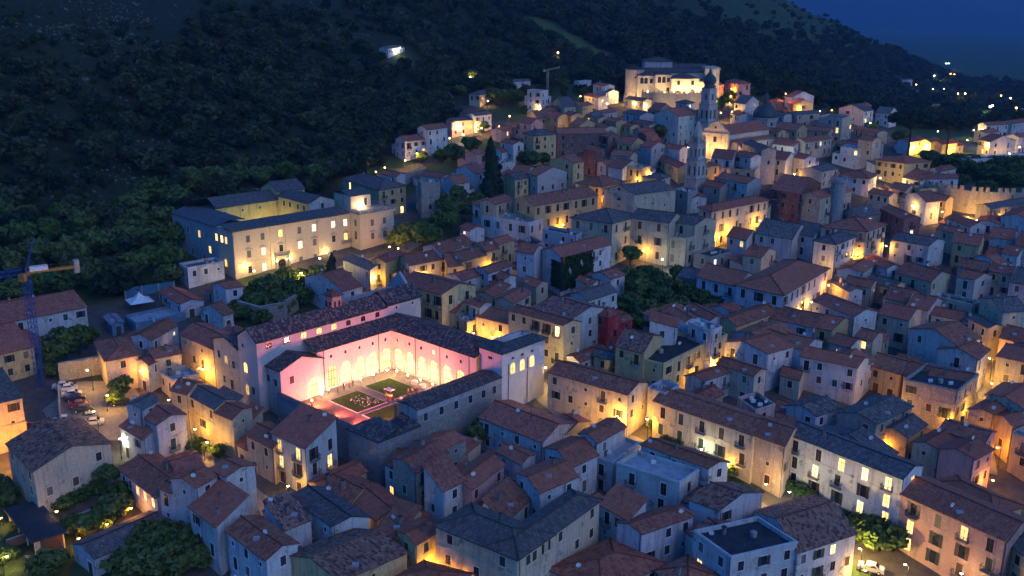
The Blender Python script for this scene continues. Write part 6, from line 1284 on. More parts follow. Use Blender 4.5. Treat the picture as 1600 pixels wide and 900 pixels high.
    for k in range(33):
        x = 1 + k * .8; MB_ = CAP if k else None
        if k == 0:
            bb = MB(); bb.poly([(0, -.85, -.12), (.76, -.85, -.12), (.76, 0, .25), (0, 0, .25)]); bb.poly([(0, 0, .25), (.76, 0, .25), (.76, .75, -.12), (0, .75, -.12)]); bb.poly([(0, -.85, -.12), (0, 0, .25), (0, .75, -.12)]); bb.poly([(.76, -.85, -.12), (.76, .75, -.12), (.76, 0, .25)]); globals()['CAP'] = bb.mesh('coping_tile', 'slate')
        put('coping_tile', CAP, root, (x, -31.7, 3.62 + random.uniform(-.03, .03)))
    b = MB(); b.prism([(25.5, -33.0), (34.3, -33.0), (34.3, -22.6), (28, -22.6), (28, -30.8), (25.5, -30.8)], -9, 3.7); b.build('bastion', 'stone', root, (.32, .33, .35))
    b = MB(); slab(b, [(25.2, -33.4, 3.8), (34.7, -33.4, 3.8), (34.2, -27.5, 5.0), (27.2, -27.5, 5.0)]); slab(b, [(34.7, -33.4, 3.78), (34.7, -22.6, 3.78), (29, -22.6, 5.0), (31, -27.5, 5.02)]); b.build('bastion_roof', 'roof_tiles', root, (.075, .08, .09, .8))
    MB().box(29.2, -24.6, 3, 29.9, -23.9, 7.2).build('chimney', 'brick_pave', root)
    # bell cote, pediment wall and glazed vault on the church
    b = MB(); b.prism([(-9.4, -11.4), (-6.6, -11.4), (-6.6, -8.8), (-9.4, -8.8)], 12, 18.6); b.build('bell_cote', 'plaster', root, (.30, .26, .23))
    b = MB()
    for i, (p, q) in enumerate((((-9.8, -11.8), (-6.2, -11.8)), ((-6.2, -11.8), (-6.2, -8.4)), ((-6.2, -8.4), (-9.8, -8.4)), ((-9.8, -8.4), (-9.8, -11.8)))): slab(b, [(*p, 18.5), (*q, 18.5), (-8, -10.1, 20)], .12)
    b.build('bell_cote_roof', 'roof_tiles', root, (.20, .085, .065, .4))
    for x in (-8.7, -7.3): w = put('window', FR['arch'], root, (x, -11.4, 16.2), 0, (.3, .26, .22), (.55, 1, .8)); put('pane', PD['arch'], w)
    for s in (10.7, 9.5): w = put('window', FR['arch'], root, (-6.6, -s, 16.2), math.pi / 2, (.3, .26, .22), (.45, 1, .8)); put('pane', PD['arch'], w)
    b = MB(); P = [(-16.5, 9), (-16.5, 14.2), (-12, 18.6), (-7.5, 14.2), (-7.5, 9)]
    for y in (12.8, 13.5): b.poly([(x, y, z) for x, z in P])
    for p, q in zip(P[:-1], P[1:]): b.poly([(p[0], 12.8, p[1]), (q[0], 12.8, q[1]), (q[0], 13.5, q[1]), (p[0], 13.5, p[1])])
    b.prism([(-17, 12.7), (-7, 12.7), (-7, 13.6), (-17, 13.6)], -6, 13.6); b.box(-14.5, -7, 8, -14, 12.8, 14.6); b.build('pediment_wall', 'plaster', root, (.34, .38, .42))
    b = MB(); k = 10; ring = [(-14.4 + 1.9 * math.cos(math.pi * i / k), 11.6 + 1.1 * math.sin(math.pi * i / k)) for i in range(k + 1)]
    for p, q in zip(ring[:-1], ring[1:]): b.poly([(p[0], -29, p[1]), (q[0], -29, q[1]), (q[0], -24, q[1]), (p[0], -24, p[1])], 0)
    for j in range(6):
        y = -29 + j
        for p, q in zip(ring[:-1], ring[1:]): b.tube((p[0], y, p[1] + .02), (q[0], y, q[1] + .02), .04, None, 4, 1)
    b.build('glazed_vault', ['terrace', 'iron'], root)
    # court: paving, kerbed lawns
    b = MB(); b.box(0, -31.2, -6, 28, 0, .2, 0); b.build('court_paving', 'paving', root)
    b = MB(); b.box(1.5, -31, .2, 27.5, -23.2, .215, 0); b.build('court_walk', 'brick_pave', root)
    for s0, s1, t0, t1 in ((14.5, 22, 5.2, 14.6), (4.8, 11.8, 4.4, 14.6), (14.5, 22, 16.4, 26), (4.8, 11.8, 16.4, 26)):
        b = MB(); b.box(t0, -s1, .2, t1, -s0, .32, 0); b.build('lawn', 'lawn', root)
        b = MB()
        for a in ((t0 - .2, -s1 - .2, t1 + .2, -s1), (t0 - .2, -s0, t1 + .2, -s0 + .2), (t0 - .2, -s1, t0, -s0), (t1, -s1, t1 + .2, -s0)): b.box(a[0], a[1], .2, a[2], a[3], .36)
        b.build('lawn_kerb', 'concrete', root)
    return root
CAP = None
MON = monastery()

def palazzo():
    r = random.Random(3); P0 = (-78.0, 264.3); rot = math.radians(44.3); z0 = 16.0
    root = empty('palazzo', (*P0, z0), rot); tag(root, 'large floodlit palazzo with courtyard and balustraded corner terrace', 'palazzo')
    WC = (.56, .46, .33); WG = (.34, .35, .36); WY = (.62, .50, .16); RD = (.12, .115, .115, .3)
    b = MB(); b.prism([(0, 0), (39.6, 0), (39.6, 9), (0, 9)], -4, 14.2); b.box(-.3, -.35, 13.7, 39.5, -.0, 14.25); b.box(-.1, -.15, 4.6, 39.5, 0, 4.85)
    for u in (0.4, 12.0, 17.0, 28.0, 39.0): b.box(u - .45, -.14, 0, u + .45, 0, 13.7)
    b.build('front_range', 'plaster_clean', root, WC)
    b = MB(); b.prism([(0, 9.01), (9, 9.01), (9, 37), (0, 37)], -4, 14.0); b.prism([(9, 27), (40, 27), (40, 37), (9, 37)], -4, 15.0); b.build('wall', 'plaster', root, WG)
    b = MB(); b.prism([(9.02, 26.6), (31, 26.6), (31, 26.98), (9.02, 26.98)], 6, 15.6); b.prism([(30.6, 9.02), (31, 9.02), (31, 26.6), (30.6, 26.6)], 6, 16.8); b.build('court_wall', 'plaster', root, WY)
    b = MB(); b.prism([(31, 9.02), (40, 9.02), (40, 26.9), (31, 26.9)], -4, 16.8); b.build('wall', 'plaster', root, (.5, .44, .2))
    b = MB(); b.box(9, 9.02, 5.5, 30.6, 26.6, 6, 0); b.build('court_floor', 'paving', root)
    b = MB(); slab(b, [(-.6, -.6, 14.25), (40, -.6, 14.25), (40, 6, 15.3), (-.6, 6, 15.3)]); slab(b, [(40, 9.4, 14.6), (9, 9.4, 14.6), (5, 6, 15.28), (40, 6, 15.28)]); b.build('roof', 'roof_tiles', root, RD)
    b = MB(); slab(b, [(9.3, 36, 15.1), (9.3, 9.5, 15.1), (4.5, 9.5, 15.6), (4.5, 37, 15.6)]); slab(b, [(-.4, 9.5, 14.1), (-.4, 37, 14.1), (4.5, 37, 15.58), (4.5, 9.5, 15.58)]); b.build('roof', 'slate', root)
    b = MB(); slab(b, [(9, 26.3, 15.7), (31.2, 26.3, 15.7), (31.2, 31.6, 18.2), (9, 31.6, 18.2)]); slab(b, [(31.2, 37.4, 15.2), (4, 37.4, 15.2), (4, 31.6, 18.18), (31.2, 31.6, 18.18)])
    slab(b, [(30.2, 27, 16.9), (30.2, 9.0, 16.9), (35, 9.0, 18.6), (35, 27, 18.6)]); slab(b, [(40.4, 9.0, 16.9), (40.4, 27, 16.9), (35, 27, 18.58), (35, 9.0, 18.58)]); slab(b, [(30.6, 26.5, 18.0), (41, 26.5, 18.0), (41, 32, 20.6), (30.6, 32, 20.6)]); slab(b, [(41, 37.5, 18), (30.6, 37.5, 18), (30.6, 32, 20.58), (41, 32, 20.58)]); b.build('roof', 'roof_tiles', root, RD)
    b = MB(); b.prism([(30.8, 27), (40.8, 27), (40.8, 37), (30.8, 37)], 14, 18.0); b.poly([(30.8, 27, 18), (30.8, 37, 18), (30.8, 32, 20.4)]); b.build('wall', 'plaster', root, (.55, .47, .22))
    b = MB(); b.poly([(31, 8.9, 14), (40, 8.9, 14), (40, 8.9, 16.8), (35, 8.9, 18.4), (31, 8.9, 16.8)]); b.build('gable', 'plaster', root, (.4, .42, .45)); rect_window(root, 35.5, 8.88, 15.6, 0, 'std', 'dark', WG, r)
    # corner pavilion with terrace
    b = MB(); b.prism([(39.6, -4.8), (52.5, -4.8), (52.5, 9), (39.6, 9)], -5, 14.3); b.box(39.1, -5.3, 13.8, 53, 9.4, 14.32); b.box(39.45, -4.95, 4.6, 52.65, 0, 4.85); b.build('pavilion', 'plaster_clean', root, WC)
    b = MB(); b.box(39.6, -4.8, 14.32, 52.5, 9, 14.42); b.build('terrace_floor', 'paving', root)
    b = MB()
    for i in range(14): x = 39.4 + i * 1.0; b.box(x - .12, -5.0, 14.42, x + .12, -4.75, 15.3)
    b.box(39.2, -5.05, 15.3, 52.8, -4.7, 15.45)
    for i in range(14): y = -4.8 + i; b.box(52.4, y - .12, 14.42, 52.65, y + .12, 15.3); b.box(39.35, y - .12, 14.42, 39.6, y + .12, 15.3)
    b.box(52.35, -5, 15.3, 52.7, 9, 15.45); b.box(39.3, -5, 15.3, 39.65, 4, 15.45); b.build('balustrade', 'concrete', root)
    b = MB(); b.prism([(42, 3), (49.5, 3), (49.5, 12), (42, 12)], 14.3, 18.6); b.build('penthouse', 'plaster', root, (.62, .53, .40)); b = MB(); slab(b, [(41.5, 2.5, 18.6), (50, 2.5, 18.6), (50, 7.5, 19.8), (41.5, 7.5, 19.8)]); slab(b, [(50, 12.5, 18.6), (41.5, 12.5, 18.6), (41.5, 7.5, 19.78), (50, 7.5, 19.78)]); b.build('penthouse_roof', 'roof_tiles', root, RD)
    rect_window(root, 47.5, 3, 16.2, 0, 'tall', 'dark', WC, r)
    def noble(x, y, z, rz, st, kind='std', ped=False):
        w = put('window', FR[kind], root, (x, y, z), rz, (.55, .47, .36), (1.15, 1, 1.25))
        if st == 'shut': put('shutter', SC[kind], w, color=(.13, .12, .11))
        else: put('pane', {'dark': PD, 'lit': PL, 'bright': PB, 'white': PWH}[st][kind], w)
        if ped: q = MB(); q.poly([(-.95, -.25, 1.2), (.95, -.25, 1.2), (0, -.25, 1.65)]); q.poly([(-.95, 0, 1.2), (-.95, -.25, 1.2), (0, -.25, 1.65), (0, 0, 1.65)]); q.poly([(.95, 0, 1.2), (.95, -.25, 1.2), (0, -.25, 1.65), (0, 0, 1.65)]); q.box(-.95, -.25, 1.05, .95, 0, 1.2); q.build('pediment', 'concrete', w)
    cols = (4.6, 9.2, 15.0, 21.4, 26.4, 33.2, 37.6); top = ('shut', 'shut', 'lit', 'shut', 'white', 'white', 'white'); mid = ('shut', 'white', 'dark', 'white', 'shut', 'dark', 'lit'); low = ('dark', 'white', None, 'shut', 'shut', 'dark', None)
    for u, a, c, d in zip(cols, top, mid, low):
        noble(u, 0, 11.4, 0, a); noble(u, 0, 7.0, 0, c, 'std', True)
        if d: noble(u, 0, 2.4, 0, d)
    put('balcony', BALC_L, root, (15.0, 0, 5.0), 0); put('balcony', BALC_L, root, (37.4, 0, 5.2), 0, None, (.7, 1, 1))
    arch_pane(root, (0, -.02), np.array([1., 0]), 15.0, 1.2, 0, 2.6, np.array([0, 1.]), -.03, 'glass_dark', 'doorway'); arch_pane(root, (0, -.02), np.array([1., 0]), 37.0, 1.0, 0, 2.0, np.array([0, 1.]), -.03, 'wood', 'doorway')
    b = MB(); [b.box(x - .25, -.9, 0, x + .25, -.4, 4.6) for x in (12.9, 17.1)]; b.build('portal_column', 'concrete', root)
    for u, rows in ((44.2, 'ssd'), (48.8, 'ssd')):
        noble(u, -4.8, 11.2, 0, 'shut'); noble(u, -4.8, 7.0, 0, 'shut', 'std', True); noble(u, -4.8, 2.4, 0, 'shut')
    noble(39.6, -2.6, 7.2, -math.pi / 2, 'dark', 'arch'); noble(39.6, -2.6, 11.4, -math.pi / 2, 'shut')
    for v, z, st in ((4, 11, 'bright'), (6.4, 11, 'bright'), (9.5, 11, 'lit'), (20, 10.2, 'lit'), (27, 10.5, 'shut'), (5, 4.2, 'lit'), (14, 6.5, 'lit'), (18, 3.4, 'dark'), (25, 4, 'dark')): noble(0, v, z, -math.pi / 2, st)
    for x, z in ((12, 13.9), (18, 13.9), (24, 13.9)): rect_window(root, x, 26.58, z, 0, 'small', 'dark', WY, r)
    for y, z in ((23, 15), (19.5, 15), (15, 15), (11.5, 15)): rect_window(root, 30.58, y, z, -math.pi / 2, 'std', 'dark', WY, r)
    return root
palazzo()

def castle():
    z0 = 46.5; root = empty('castle', (80, 500, z0)); tag(root, 'floodlit hilltop castle with round tower and crenellated curtain wall', 'castle'); r = random.Random(9)
    WC = (.60, .53, .42)
    def L(x, y): return (x - 80, y - 500)
    b = MB(); b.lathe((*L(60.8, 498.4), -6), [(6.2, 0), (5.0, 9.5), (4.7, 10), (4.7, 21.0), (5.0, 21.3), (5.0, 21.7)], 20); b.build('round_tower', 'stone', root, WC)
    b = MB(); b.lathe((*L(60.8, 498.4), 15.8), [(5.4, 0), (.1, 1.8)], 20); b.build('tower_roof', 'roof_tiles', root, (.10, .085, .085, .4))
    WK = (.63, .56, .43); RK = (.10, .085, .085, .4)
    def block(name, x0, x1, y0, y1, top, rise, hip=True, skew=0.0):
        q = [L(x0, y0), L(x1, y0 + skew), L(x1, y1), L(x0, y1)]
        MB().prism(q, -6, top).build(name, 'plaster_clean', root, WK)
        b = MB(); o = .45; e = [(q[0][0] - o, q[0][1] - o), (q[1][0] + o, q[1][1] - o), (q[2][0] + o, q[2][1] + o), (q[3][0] - o, q[3][1] + o)]; ym = (q[0][1] + q[2][1]) / 2; w2 = min((x1 - x0) / 2, (y1 - y0) / 2); r0, r1 = (q[0][0] + w2, ym), (q[1][0] - w2, ym)
        slab(b, [(*e[0], top), (*e[1], top), (*r1, top + rise), (*r0, top + rise)]); slab(b, [(*e[2], top), (*e[3], top), (*r0, top + rise), (*r1, top + rise)]); slab(b, [(*e[1], top), (*e[2], top), (*r1, top + rise)]); slab(b, [(*e[3], top), (*e[0], top), (*r0, top + rise)]); b.build(name + '_roof', 'roof_tiles', root, RK)
    block('main_range', 61, 97, 496, 514, 14.4, 3.0)
    block('loggia_wing', 61.5, 70, 491.2, 500, 13.2, 1.6)
    block('stair_wing', 70, 78, 489.6, 500, 13.8, 1.7)
    block('projecting_wing', 77.6, 91, 485.8, 499, 12.2, 2.2, True, 1.6)
    block('end_wing', 90.6, 96.6, 489.5, 499, 10.6, 1.0, True, 1.2)
    for x, y0, t in ((70, 490.9, 13.2), (78, 489.3, 12.2), (90.8, 487.2, 12.0)): MB().box(*L(x - .35, y0), -6, *L(x + .35, y0 + .6), t).build('buttress', 'plaster_clean', root, (.55, .49, .38))
    b = MB(); b.prism([L(*p) for p in [(66, 502), (80, 502), (80, 512), (66, 512)]], 12, 19.6); b.build('upper_block', 'plaster', root, (.42, .42, .44))
    b = MB(); q = [L(*p) for p in [(65.4, 501.4), (80.6, 501.4), (80.6, 512.6), (65.4, 512.6)]]
    for i in range(4): j = (i + 1) % 4; slab(b, [(*q[i], 19.6), (*q[j], 19.6), (*L(74, 507), 21.6), (*L(72, 507), 21.6)])
    b.build('upper_roof', 'roof_tiles', root, (.085, .075, .078, .4))
    b = MB(); b.prism([L(*p) for p in [(95, 493), (102.2, 493), (102.2, 509), (95, 509)]], -6, 17.2); b.box(*L(94.6, 492.6), 16.2, *L(102.6, 509.4), 16.5); b.build('square_tower', 'stone', root, WC)
    b = MB(); b.prism([L(*p) for p in [(82, 503), (97, 503), (97, 514), (82, 514)]], 12, 16.6); b.build('rear_block', 'plaster', root, (.55, .5, .42))
    b = MB(); slab(b, [(*L(80, 502), 16.6), (*L(98, 502), 16.6), (*L(98, 508), 18.2), (*L(80, 508), 18.2)]); slab(b, [(*L(98, 514.5), 16.6), (*L(80, 514.5), 16.6), (*L(80, 508), 18.18), (*L(98, 508), 18.18)]); b.build('rear_roof', 'roof_tiles', root, (.10, .075, .072, .4))
    wins = [(63.6, 491.2, 10.2, 'arch'), (65.6, 491.2, 10.2, 'arch'), (68, 491.2, 5.4, 'small'), (68.2, 491.2, 10.4, 'std'), (72, 489.6, 10.8, 'arch'), (74.2, 489.6, 10.8, 'arch'), (76.4, 489.6, 6.0, 'tall'), (76.4, 489.6, 11.2, 'std'), (81, 486.2, 10.0, 'std'), (81, 486.2, 5.2, 'std'), (85, 486.7, 5.4, 'tall'), (88, 487.0, 5.4, 'tall'), (88, 487.0, 10.0, 'std'), (93.6, 490.1, 5.2, 'tall'), (95.4, 490.4, 5.2, 'tall'), (99, 493, 12, 'small'), (100.4, 493, 8, 'small'), (60.6, 493.7, 12, 'small')]
    for x, y, z, k in wins: rect_window(root, *L(x, y), z, math.atan2(1.6, 13.4) if 78 < x < 91 else 0, k, 'dark', WC, r).scale = (1.35, 1, 1.35)
    # stair ramp and crenellated curtain wall
    b = MB(); b.prism([L(*p) for p in [(66, 486.5), (73.5, 484.6), (74, 486.4), (66.4, 488.6)]], -6, 5.5); b.poly([(*L(66, 486.5), 9), (*L(73.5, 484.6), 5.5), (*L(74, 486.4), 5.5), (*L(66.4, 488.6), 9)]); b.build('stair_ramp', 'stone', root, WC)
    cw = [(63, 486.0), (68, 481.5), (76, 478.5), (85, 478.5), (93, 481.5), (99, 487)]; b = MB(); mer = []
    for p, q in zip(cw[:-1], cw[1:]):
        dx, dy = q[0] - p[0], q[1] - p[1]; e = math.hypot(dx, dy); nx, ny = -dy / e * .9, dx / e * .9
        b.prism([L(*p), L(*q), L(q[0] + nx, q[1] + ny), L(p[0] + nx, p[1] + ny)], -7, 5.6)
        for k in range(int(e / 1.9)): mer.append((p[0] + dx * (k + .4) * 1.9 / e, p[1] + dy * (k + .4) * 1.9 / e, math.atan2(dy, dx)))
    b.build('curtain_wall', 'stone', root, (.40, .36, .29))
    mm = MB().box(-.55, 0, 0, .55, .55, 1.0).mesh('merlon', 'stone')
    for x, y, a in mer: put('merlon', mm, root, (*L(x, y), 5.6), a, WC)
    put('door', DOOR, root, (*L(66.5, 483.2), -2.6), math.radians(-40), WC, (1.5, 1, 1.2))
    return root
castle()

def baroque_church():
    Lc, N, R = (77.0, 397.5), (86.2, 389.5), (107.8, 410.9); z0 = gz(*N); ze = 43.9 - z0
    root = empty('church', (*N, z0)); tag(root, 'church with lit curving baroque front and long red nave roof', 'church'); WC = (.62, .54, .40)
    e = np.array([Lc[0] - N[0], Lc[1] - N[1]]); w = np.linalg.norm(e); e /= w; f = np.array([R[0] - N[0], R[1] - N[1]]); ln = np.linalg.norm(f); f /= ln; f = np.array([-e[1] * -1, e[0] * -1]) if False else f
    P = lambda u, v, z: (e[0] * u + f[0] * v, e[1] * u + f[1] * v, z)
    prof = [(0, -4), (0, ze - .6), (.5, ze - .2), (.9, ze + .5), (1.5, ze + 1.0), (2.4, ze + 1.2), (3.0, ze + 2.2), (4.0, ze + 3.2), (w / 2, ze + 3.7)]; prof = prof + [(w - u, z) for u, z in prof[:-1]][::-1]
    b = MB(); b.poly([P(u, -.3, z) for u, z in prof]); b.poly([P(u, .5, z) for u, z in prof])
    for p, q in zip(prof[:-1], prof[1:]): b.poly([P(p[0], -.3, p[1]), P(q[0], -.3, q[1]), P(q[0], .5, q[1]), P(p[0], .5, p[1])])
    for u in (.2, 3.2, w - 3.9, w - .9): b.obox(P(u, -.5, -3), (*(e * .7), 0), (*(f * .22), 0), (0, 0, ze + 2.6))
    b.obox(P(-.2, -.7, ze - 1.0), (*(e * (w + .4)), 0), (*(f * .42), 0), (0, 0, .35)); b.build('front', 'plaster', root, WC)
    rz = math.atan2(-e[1], -e[0]); q = P(w / 2, -.3, 0)
    w1 = put('window', FR['big'], root, (q[0], q[1], ze - 3.2), rz, WC, (1.2, 1, 1)); put('pane', PD['big'], w1, color=None)
    w2 = put('window', FR['small'], root, (q[0], q[1], ze + 1.6), rz, WC, (1.4, 1, 1.3)); put('pane', PD['small'], w2); put('door', DOOR, root, (q[0], q[1], -.6), rz, WC, (1.5, 1, 1.4))
    b = MB()
    for v in (.5, ln): b.poly([P(.3, v, -4), P(w - .3, v, -4), P(w - .3, v, ze - .8), P(w / 2, v, ze + 1.9), P(.3, v, ze - .8)])
    for u in (.3, w - .3): b.poly([P(u, .5, -4), P(u, ln, -4), P(u, ln, ze - .8), P(u, .5, ze - .8)])
    b.obox(P(-3, 1.5, -4), (*(e * 3.2), 0), (*(f * (ln - 2)), 0), (0, 0, ze)); b.build('nave_wall', 'plaster', root, (.42, .40, .38))
    b = MB(); slab(b, [P(-.4, .5, ze - .8), P(-.4, ln + .4, ze - .8), P(w / 2, ln + .4, ze + 2.2), P(w / 2, .5, ze + 2.2)]); slab(b, [P(w + .4, ln + .4, ze - .8), P(w + .4, .5, ze - .8), P(w / 2, .5, ze + 2.18), P(w / 2, ln + .4, ze + 2.18)])
    slab(b, [P(-3.5, 1.5, ze - 4.2), P(-3.5, ln - .5, ze - 4.2), P(.3, ln - .5, ze - 3.2), P(.3, 1.5, ze - 3.2)]); b.build('nave_roof', 'roof_tiles', root, ROOFC['t'])
    rs = math.atan2(f[1], f[0])
    for v in (4, 9, 14, 19, 24): q = P(-3.0, v, 0); w3 = put('window', FR['std'], root, (q[0], q[1], ze - 6), rs, WC); put('pane', PD['std'], w3)
    return root
baroque_church()
def bell_tower(base, z0, label, tiers, cap):
    root = empty('bell_tower', (*base, z0), math.radians(40)); tag(root, label, 'bell tower', 'bell towers'); WC = (.48, .45, .40)
    for i, (w, za, zb_, op) in enumerate(tiers):
        b = MB(); h = w / 2
        if op:
            n_o, hw, sill, spr = op
            for k in range(4):
                a = k * math.pi / 2; d = np.array([math.cos(a), math.sin(a)]); n = np.array([-d[1], d[0]])
                arcade(b, -d * h - n * h, d, w, za, zb_, [(w * (j + .5) / n_o, hw, za + sill, za + spr) for j in range(n_o)], n, .7)
            MB().box(-h + .72, -h + .72, za, h - .72, h - .72, zb_).build('shade_core', 'tar', root)  # solid dark core, its colour stands in for the shade inside the arches
        else: b.box(-h, -h, za, h, h, zb_)
        b.build('belfry' if op else 'shaft', 'plaster', root, WC)
        MB().box(-h - .3, -h - .3, zb_, h + .3, h + .3, zb_ + .4).build('cornice', 'concrete', root)
        for sx in (-1, 1):
            for sy in (-1, 1): MB().box(sx * h - .22, sy * h - .22, za, sx * h + .22, sy * h + .22, zb_).build('pilaster', 'plaster', root, (.55, .51, .44))
    b = MB(); b.lathe((0, 0, 0), cap[0], 16); b.build('cupola', cap[1], root, (.45, .42, .36), smooth=True)
    top = cap[0][-1][1]; b = MB(); b.tube((0, 0, top), (0, 0, top + 1.6), .08, .04, 6); b.box(-.4, -.05, top + 1.0, .4, .05, top + 1.15); b.build('cross', 'iron', root)
    return root
bell_tower((83.2, 420.4), 36.1, 'tall bell tower with green onion cupola below the castle', [(5.6, -4, 8.6, None), (5.2, 8.9, 16.0, (2, .62, 1.2, 4.4)), (4.1, 16.4, 22.6, (1, .6, 1.5, 3.6))], ([(2.2, 22.9), (2.2, 24.2), (2.0, 24.3), (2.75, 25.2), (2.85, 26.1), (2.4, 27.2), (1.4, 28.4), (.7, 29.3), (.5, 30.3), (.2, 31)], 'lead'))
t2 = bell_tower((66.0, 348.6), 26.5, 'grey stone bell tower with pinnacled octagonal top among dark roofs', [(5.0, -3, 5.6, None), (4.7, 6.0, 12.4, (2, .48, 1.0, 4.0)), (3.9, 12.8, 18.6, (2, .4, 1.0, 3.4))], ([(1.9, 18.9), (1.8, 20.8), (1.95, 21.0), (1.5, 21.4), (1.5, 23.2), (1.1, 23.5), (.9, 25.0), (.2, 26.2)], 'plaster'))
for sx in (-1, 1):
    for sy in (-1, 1): MB().lathe((sx * 1.7, sy * 1.7, 18.9), [(.35, 0), (.35, 1.2), (.5, 1.3), (.1, 2.6)], 8).build('pinnacle', 'plaster', t2, (.5, .46, .4))
def dome_church():
    x, y = 112.2, 438.0; z0 = gz(x, y); root = empty('domed_church', (x, y, z0)); tag(root, 'church crossing under a dark round dome with lantern', 'church')
    b = MB(); b.lathe((0, 0, 0), [(5.7, -4), (5.7, 6.6), (6.1, 6.8), (6.1, 7.2), (5.5, 7.3)], 8); b.build('drum', 'plaster', root, (.40, .38, .35))
    b = MB(); b.lathe((0, 0, 7.2), [(5.4 * math.cos(t), 6.0 * math.sin(t)) for t in np.linspace(0, 1.42, 10)], 24); b.build('dome', 'lead', root, smooth=True)
    b = MB(); b.lathe((0, 0, 13.2), [(1.2, 0), (1.2, 2.6), (1.5, 2.7), (1.5, 2.9), (1.0, 3.6), (.3, 4.4), (.2, 4.8)], 10); b.tube((0, 0, 17.9), (0, 0, 19.6), .07, .04, 5); b.build('lantern', 'lead', root)
    for k in range(8):
        a = math.radians(22.5 + 45 * k)
        if math.sin(a) < .4: w = put('window', FR['std'], root, (5.3 * math.cos(a), 5.3 * math.sin(a), 4.6), a + math.pi / 2, (.4, .38, .35)); put('pane', PD['std'], w)
    return root
dome_church()
def battlements():
    root = empty('town_wall', (165, 335, gz(165, 335))); tag(root, 'floodlit stone town wall with square battlements at right edge', 'wall'); z0 = root.location[2]
    pts = [(149, 350), (153.5, 342), (160, 336.5), (168, 333.5), (176, 333), (184, 335), (194, 341)]; b = MB(); mer = []; WC = (.44, .37, .27)
    for p, q in zip(pts[:-1], pts[1:]):
        dx, dy = q[0] - p[0], q[1] - p[1]; e = math.hypot(dx, dy); nx, ny = -dy / e * 1.4, dx / e * 1.4
        b.prism([(p[0] - 165, p[1] - 335), (q[0] - 165, q[1] - 335), (q[0] + nx - 165, q[1] + ny - 335), (p[0] + nx - 165, p[1] + ny - 335)], -5, 8.2)
        for k in range(max(1, int(e / 2.2))): mer.append((p[0] + dx * (k + .25) * 2.2 / e - 165, p[1] + dy * (k + .25) * 2.2 / e - 335, math.atan2(dy, dx)))
    b.build('wall', 'stone', root, WC); me = MB().box(0, 0, 0, 1.3, .7, 1.5).mesh('merlon', 'stone')
    for x, y, a in mer: put('merlon', me, root, (x, y, 8.2), a, WC)
    return root
battlements()
def turret():
    x, y = 107.5, 318; z0 = gz(x, y); root = empty('turret', (x, y, z0)); tag(root, 'small round crenellated turret rising above the dark red roof', 'turret')
    b = MB(); b.lathe((0, 0, 0), [(2.4, 0), (2.4, 14.6), (2.8, 15.0), (2.8, 16)], 14); b.build('shaft', 'stone', root, (.36, .36, .36)); me = MB().box(-.4, -.2, 0, .4, .2, .8).mesh('merlon', 'stone')
    for k in range(8): a = k * math.pi / 4; put('merlon', me, root, (2.6 * math.cos(a), 2.6 * math.sin(a), 16), a + math.pi / 2, (.36, .36, .36))
turret()
def lattice(b, p, q, w, n, mi=0, r=.05):
    p, q = Vector(p), Vector(q); d = (q - p).normalized(); a = d.orthogonal().normalized()
    if abs(d.z) > .9: a = Vector((1, 0, 0))
    else: a = Vector((0, 0, 1)).cross(d).normalized()
    c = d.cross(a).normalized(); cor = [(a * sx + c * sy) * (w / 2) for sx, sy in ((-1, -1), (1, -1), (1, 1), (-1, 1))]
    for k in cor: b.tube(p + k, q + k, r * 1.5, None, 5, mi)
    for i in range(n):
        t0, t1 = i / n, (i + 1) / n; A, B = p.lerp(q, t0), p.lerp(q, t1)
        for k in range(4):
            k2 = (k + 1) % 4; b.tube(A + cor[k], B + cor[k2], r, None, 4, mi, False); b.tube(A + cor[k], A + cor[k2], r, None, 4, mi, False)
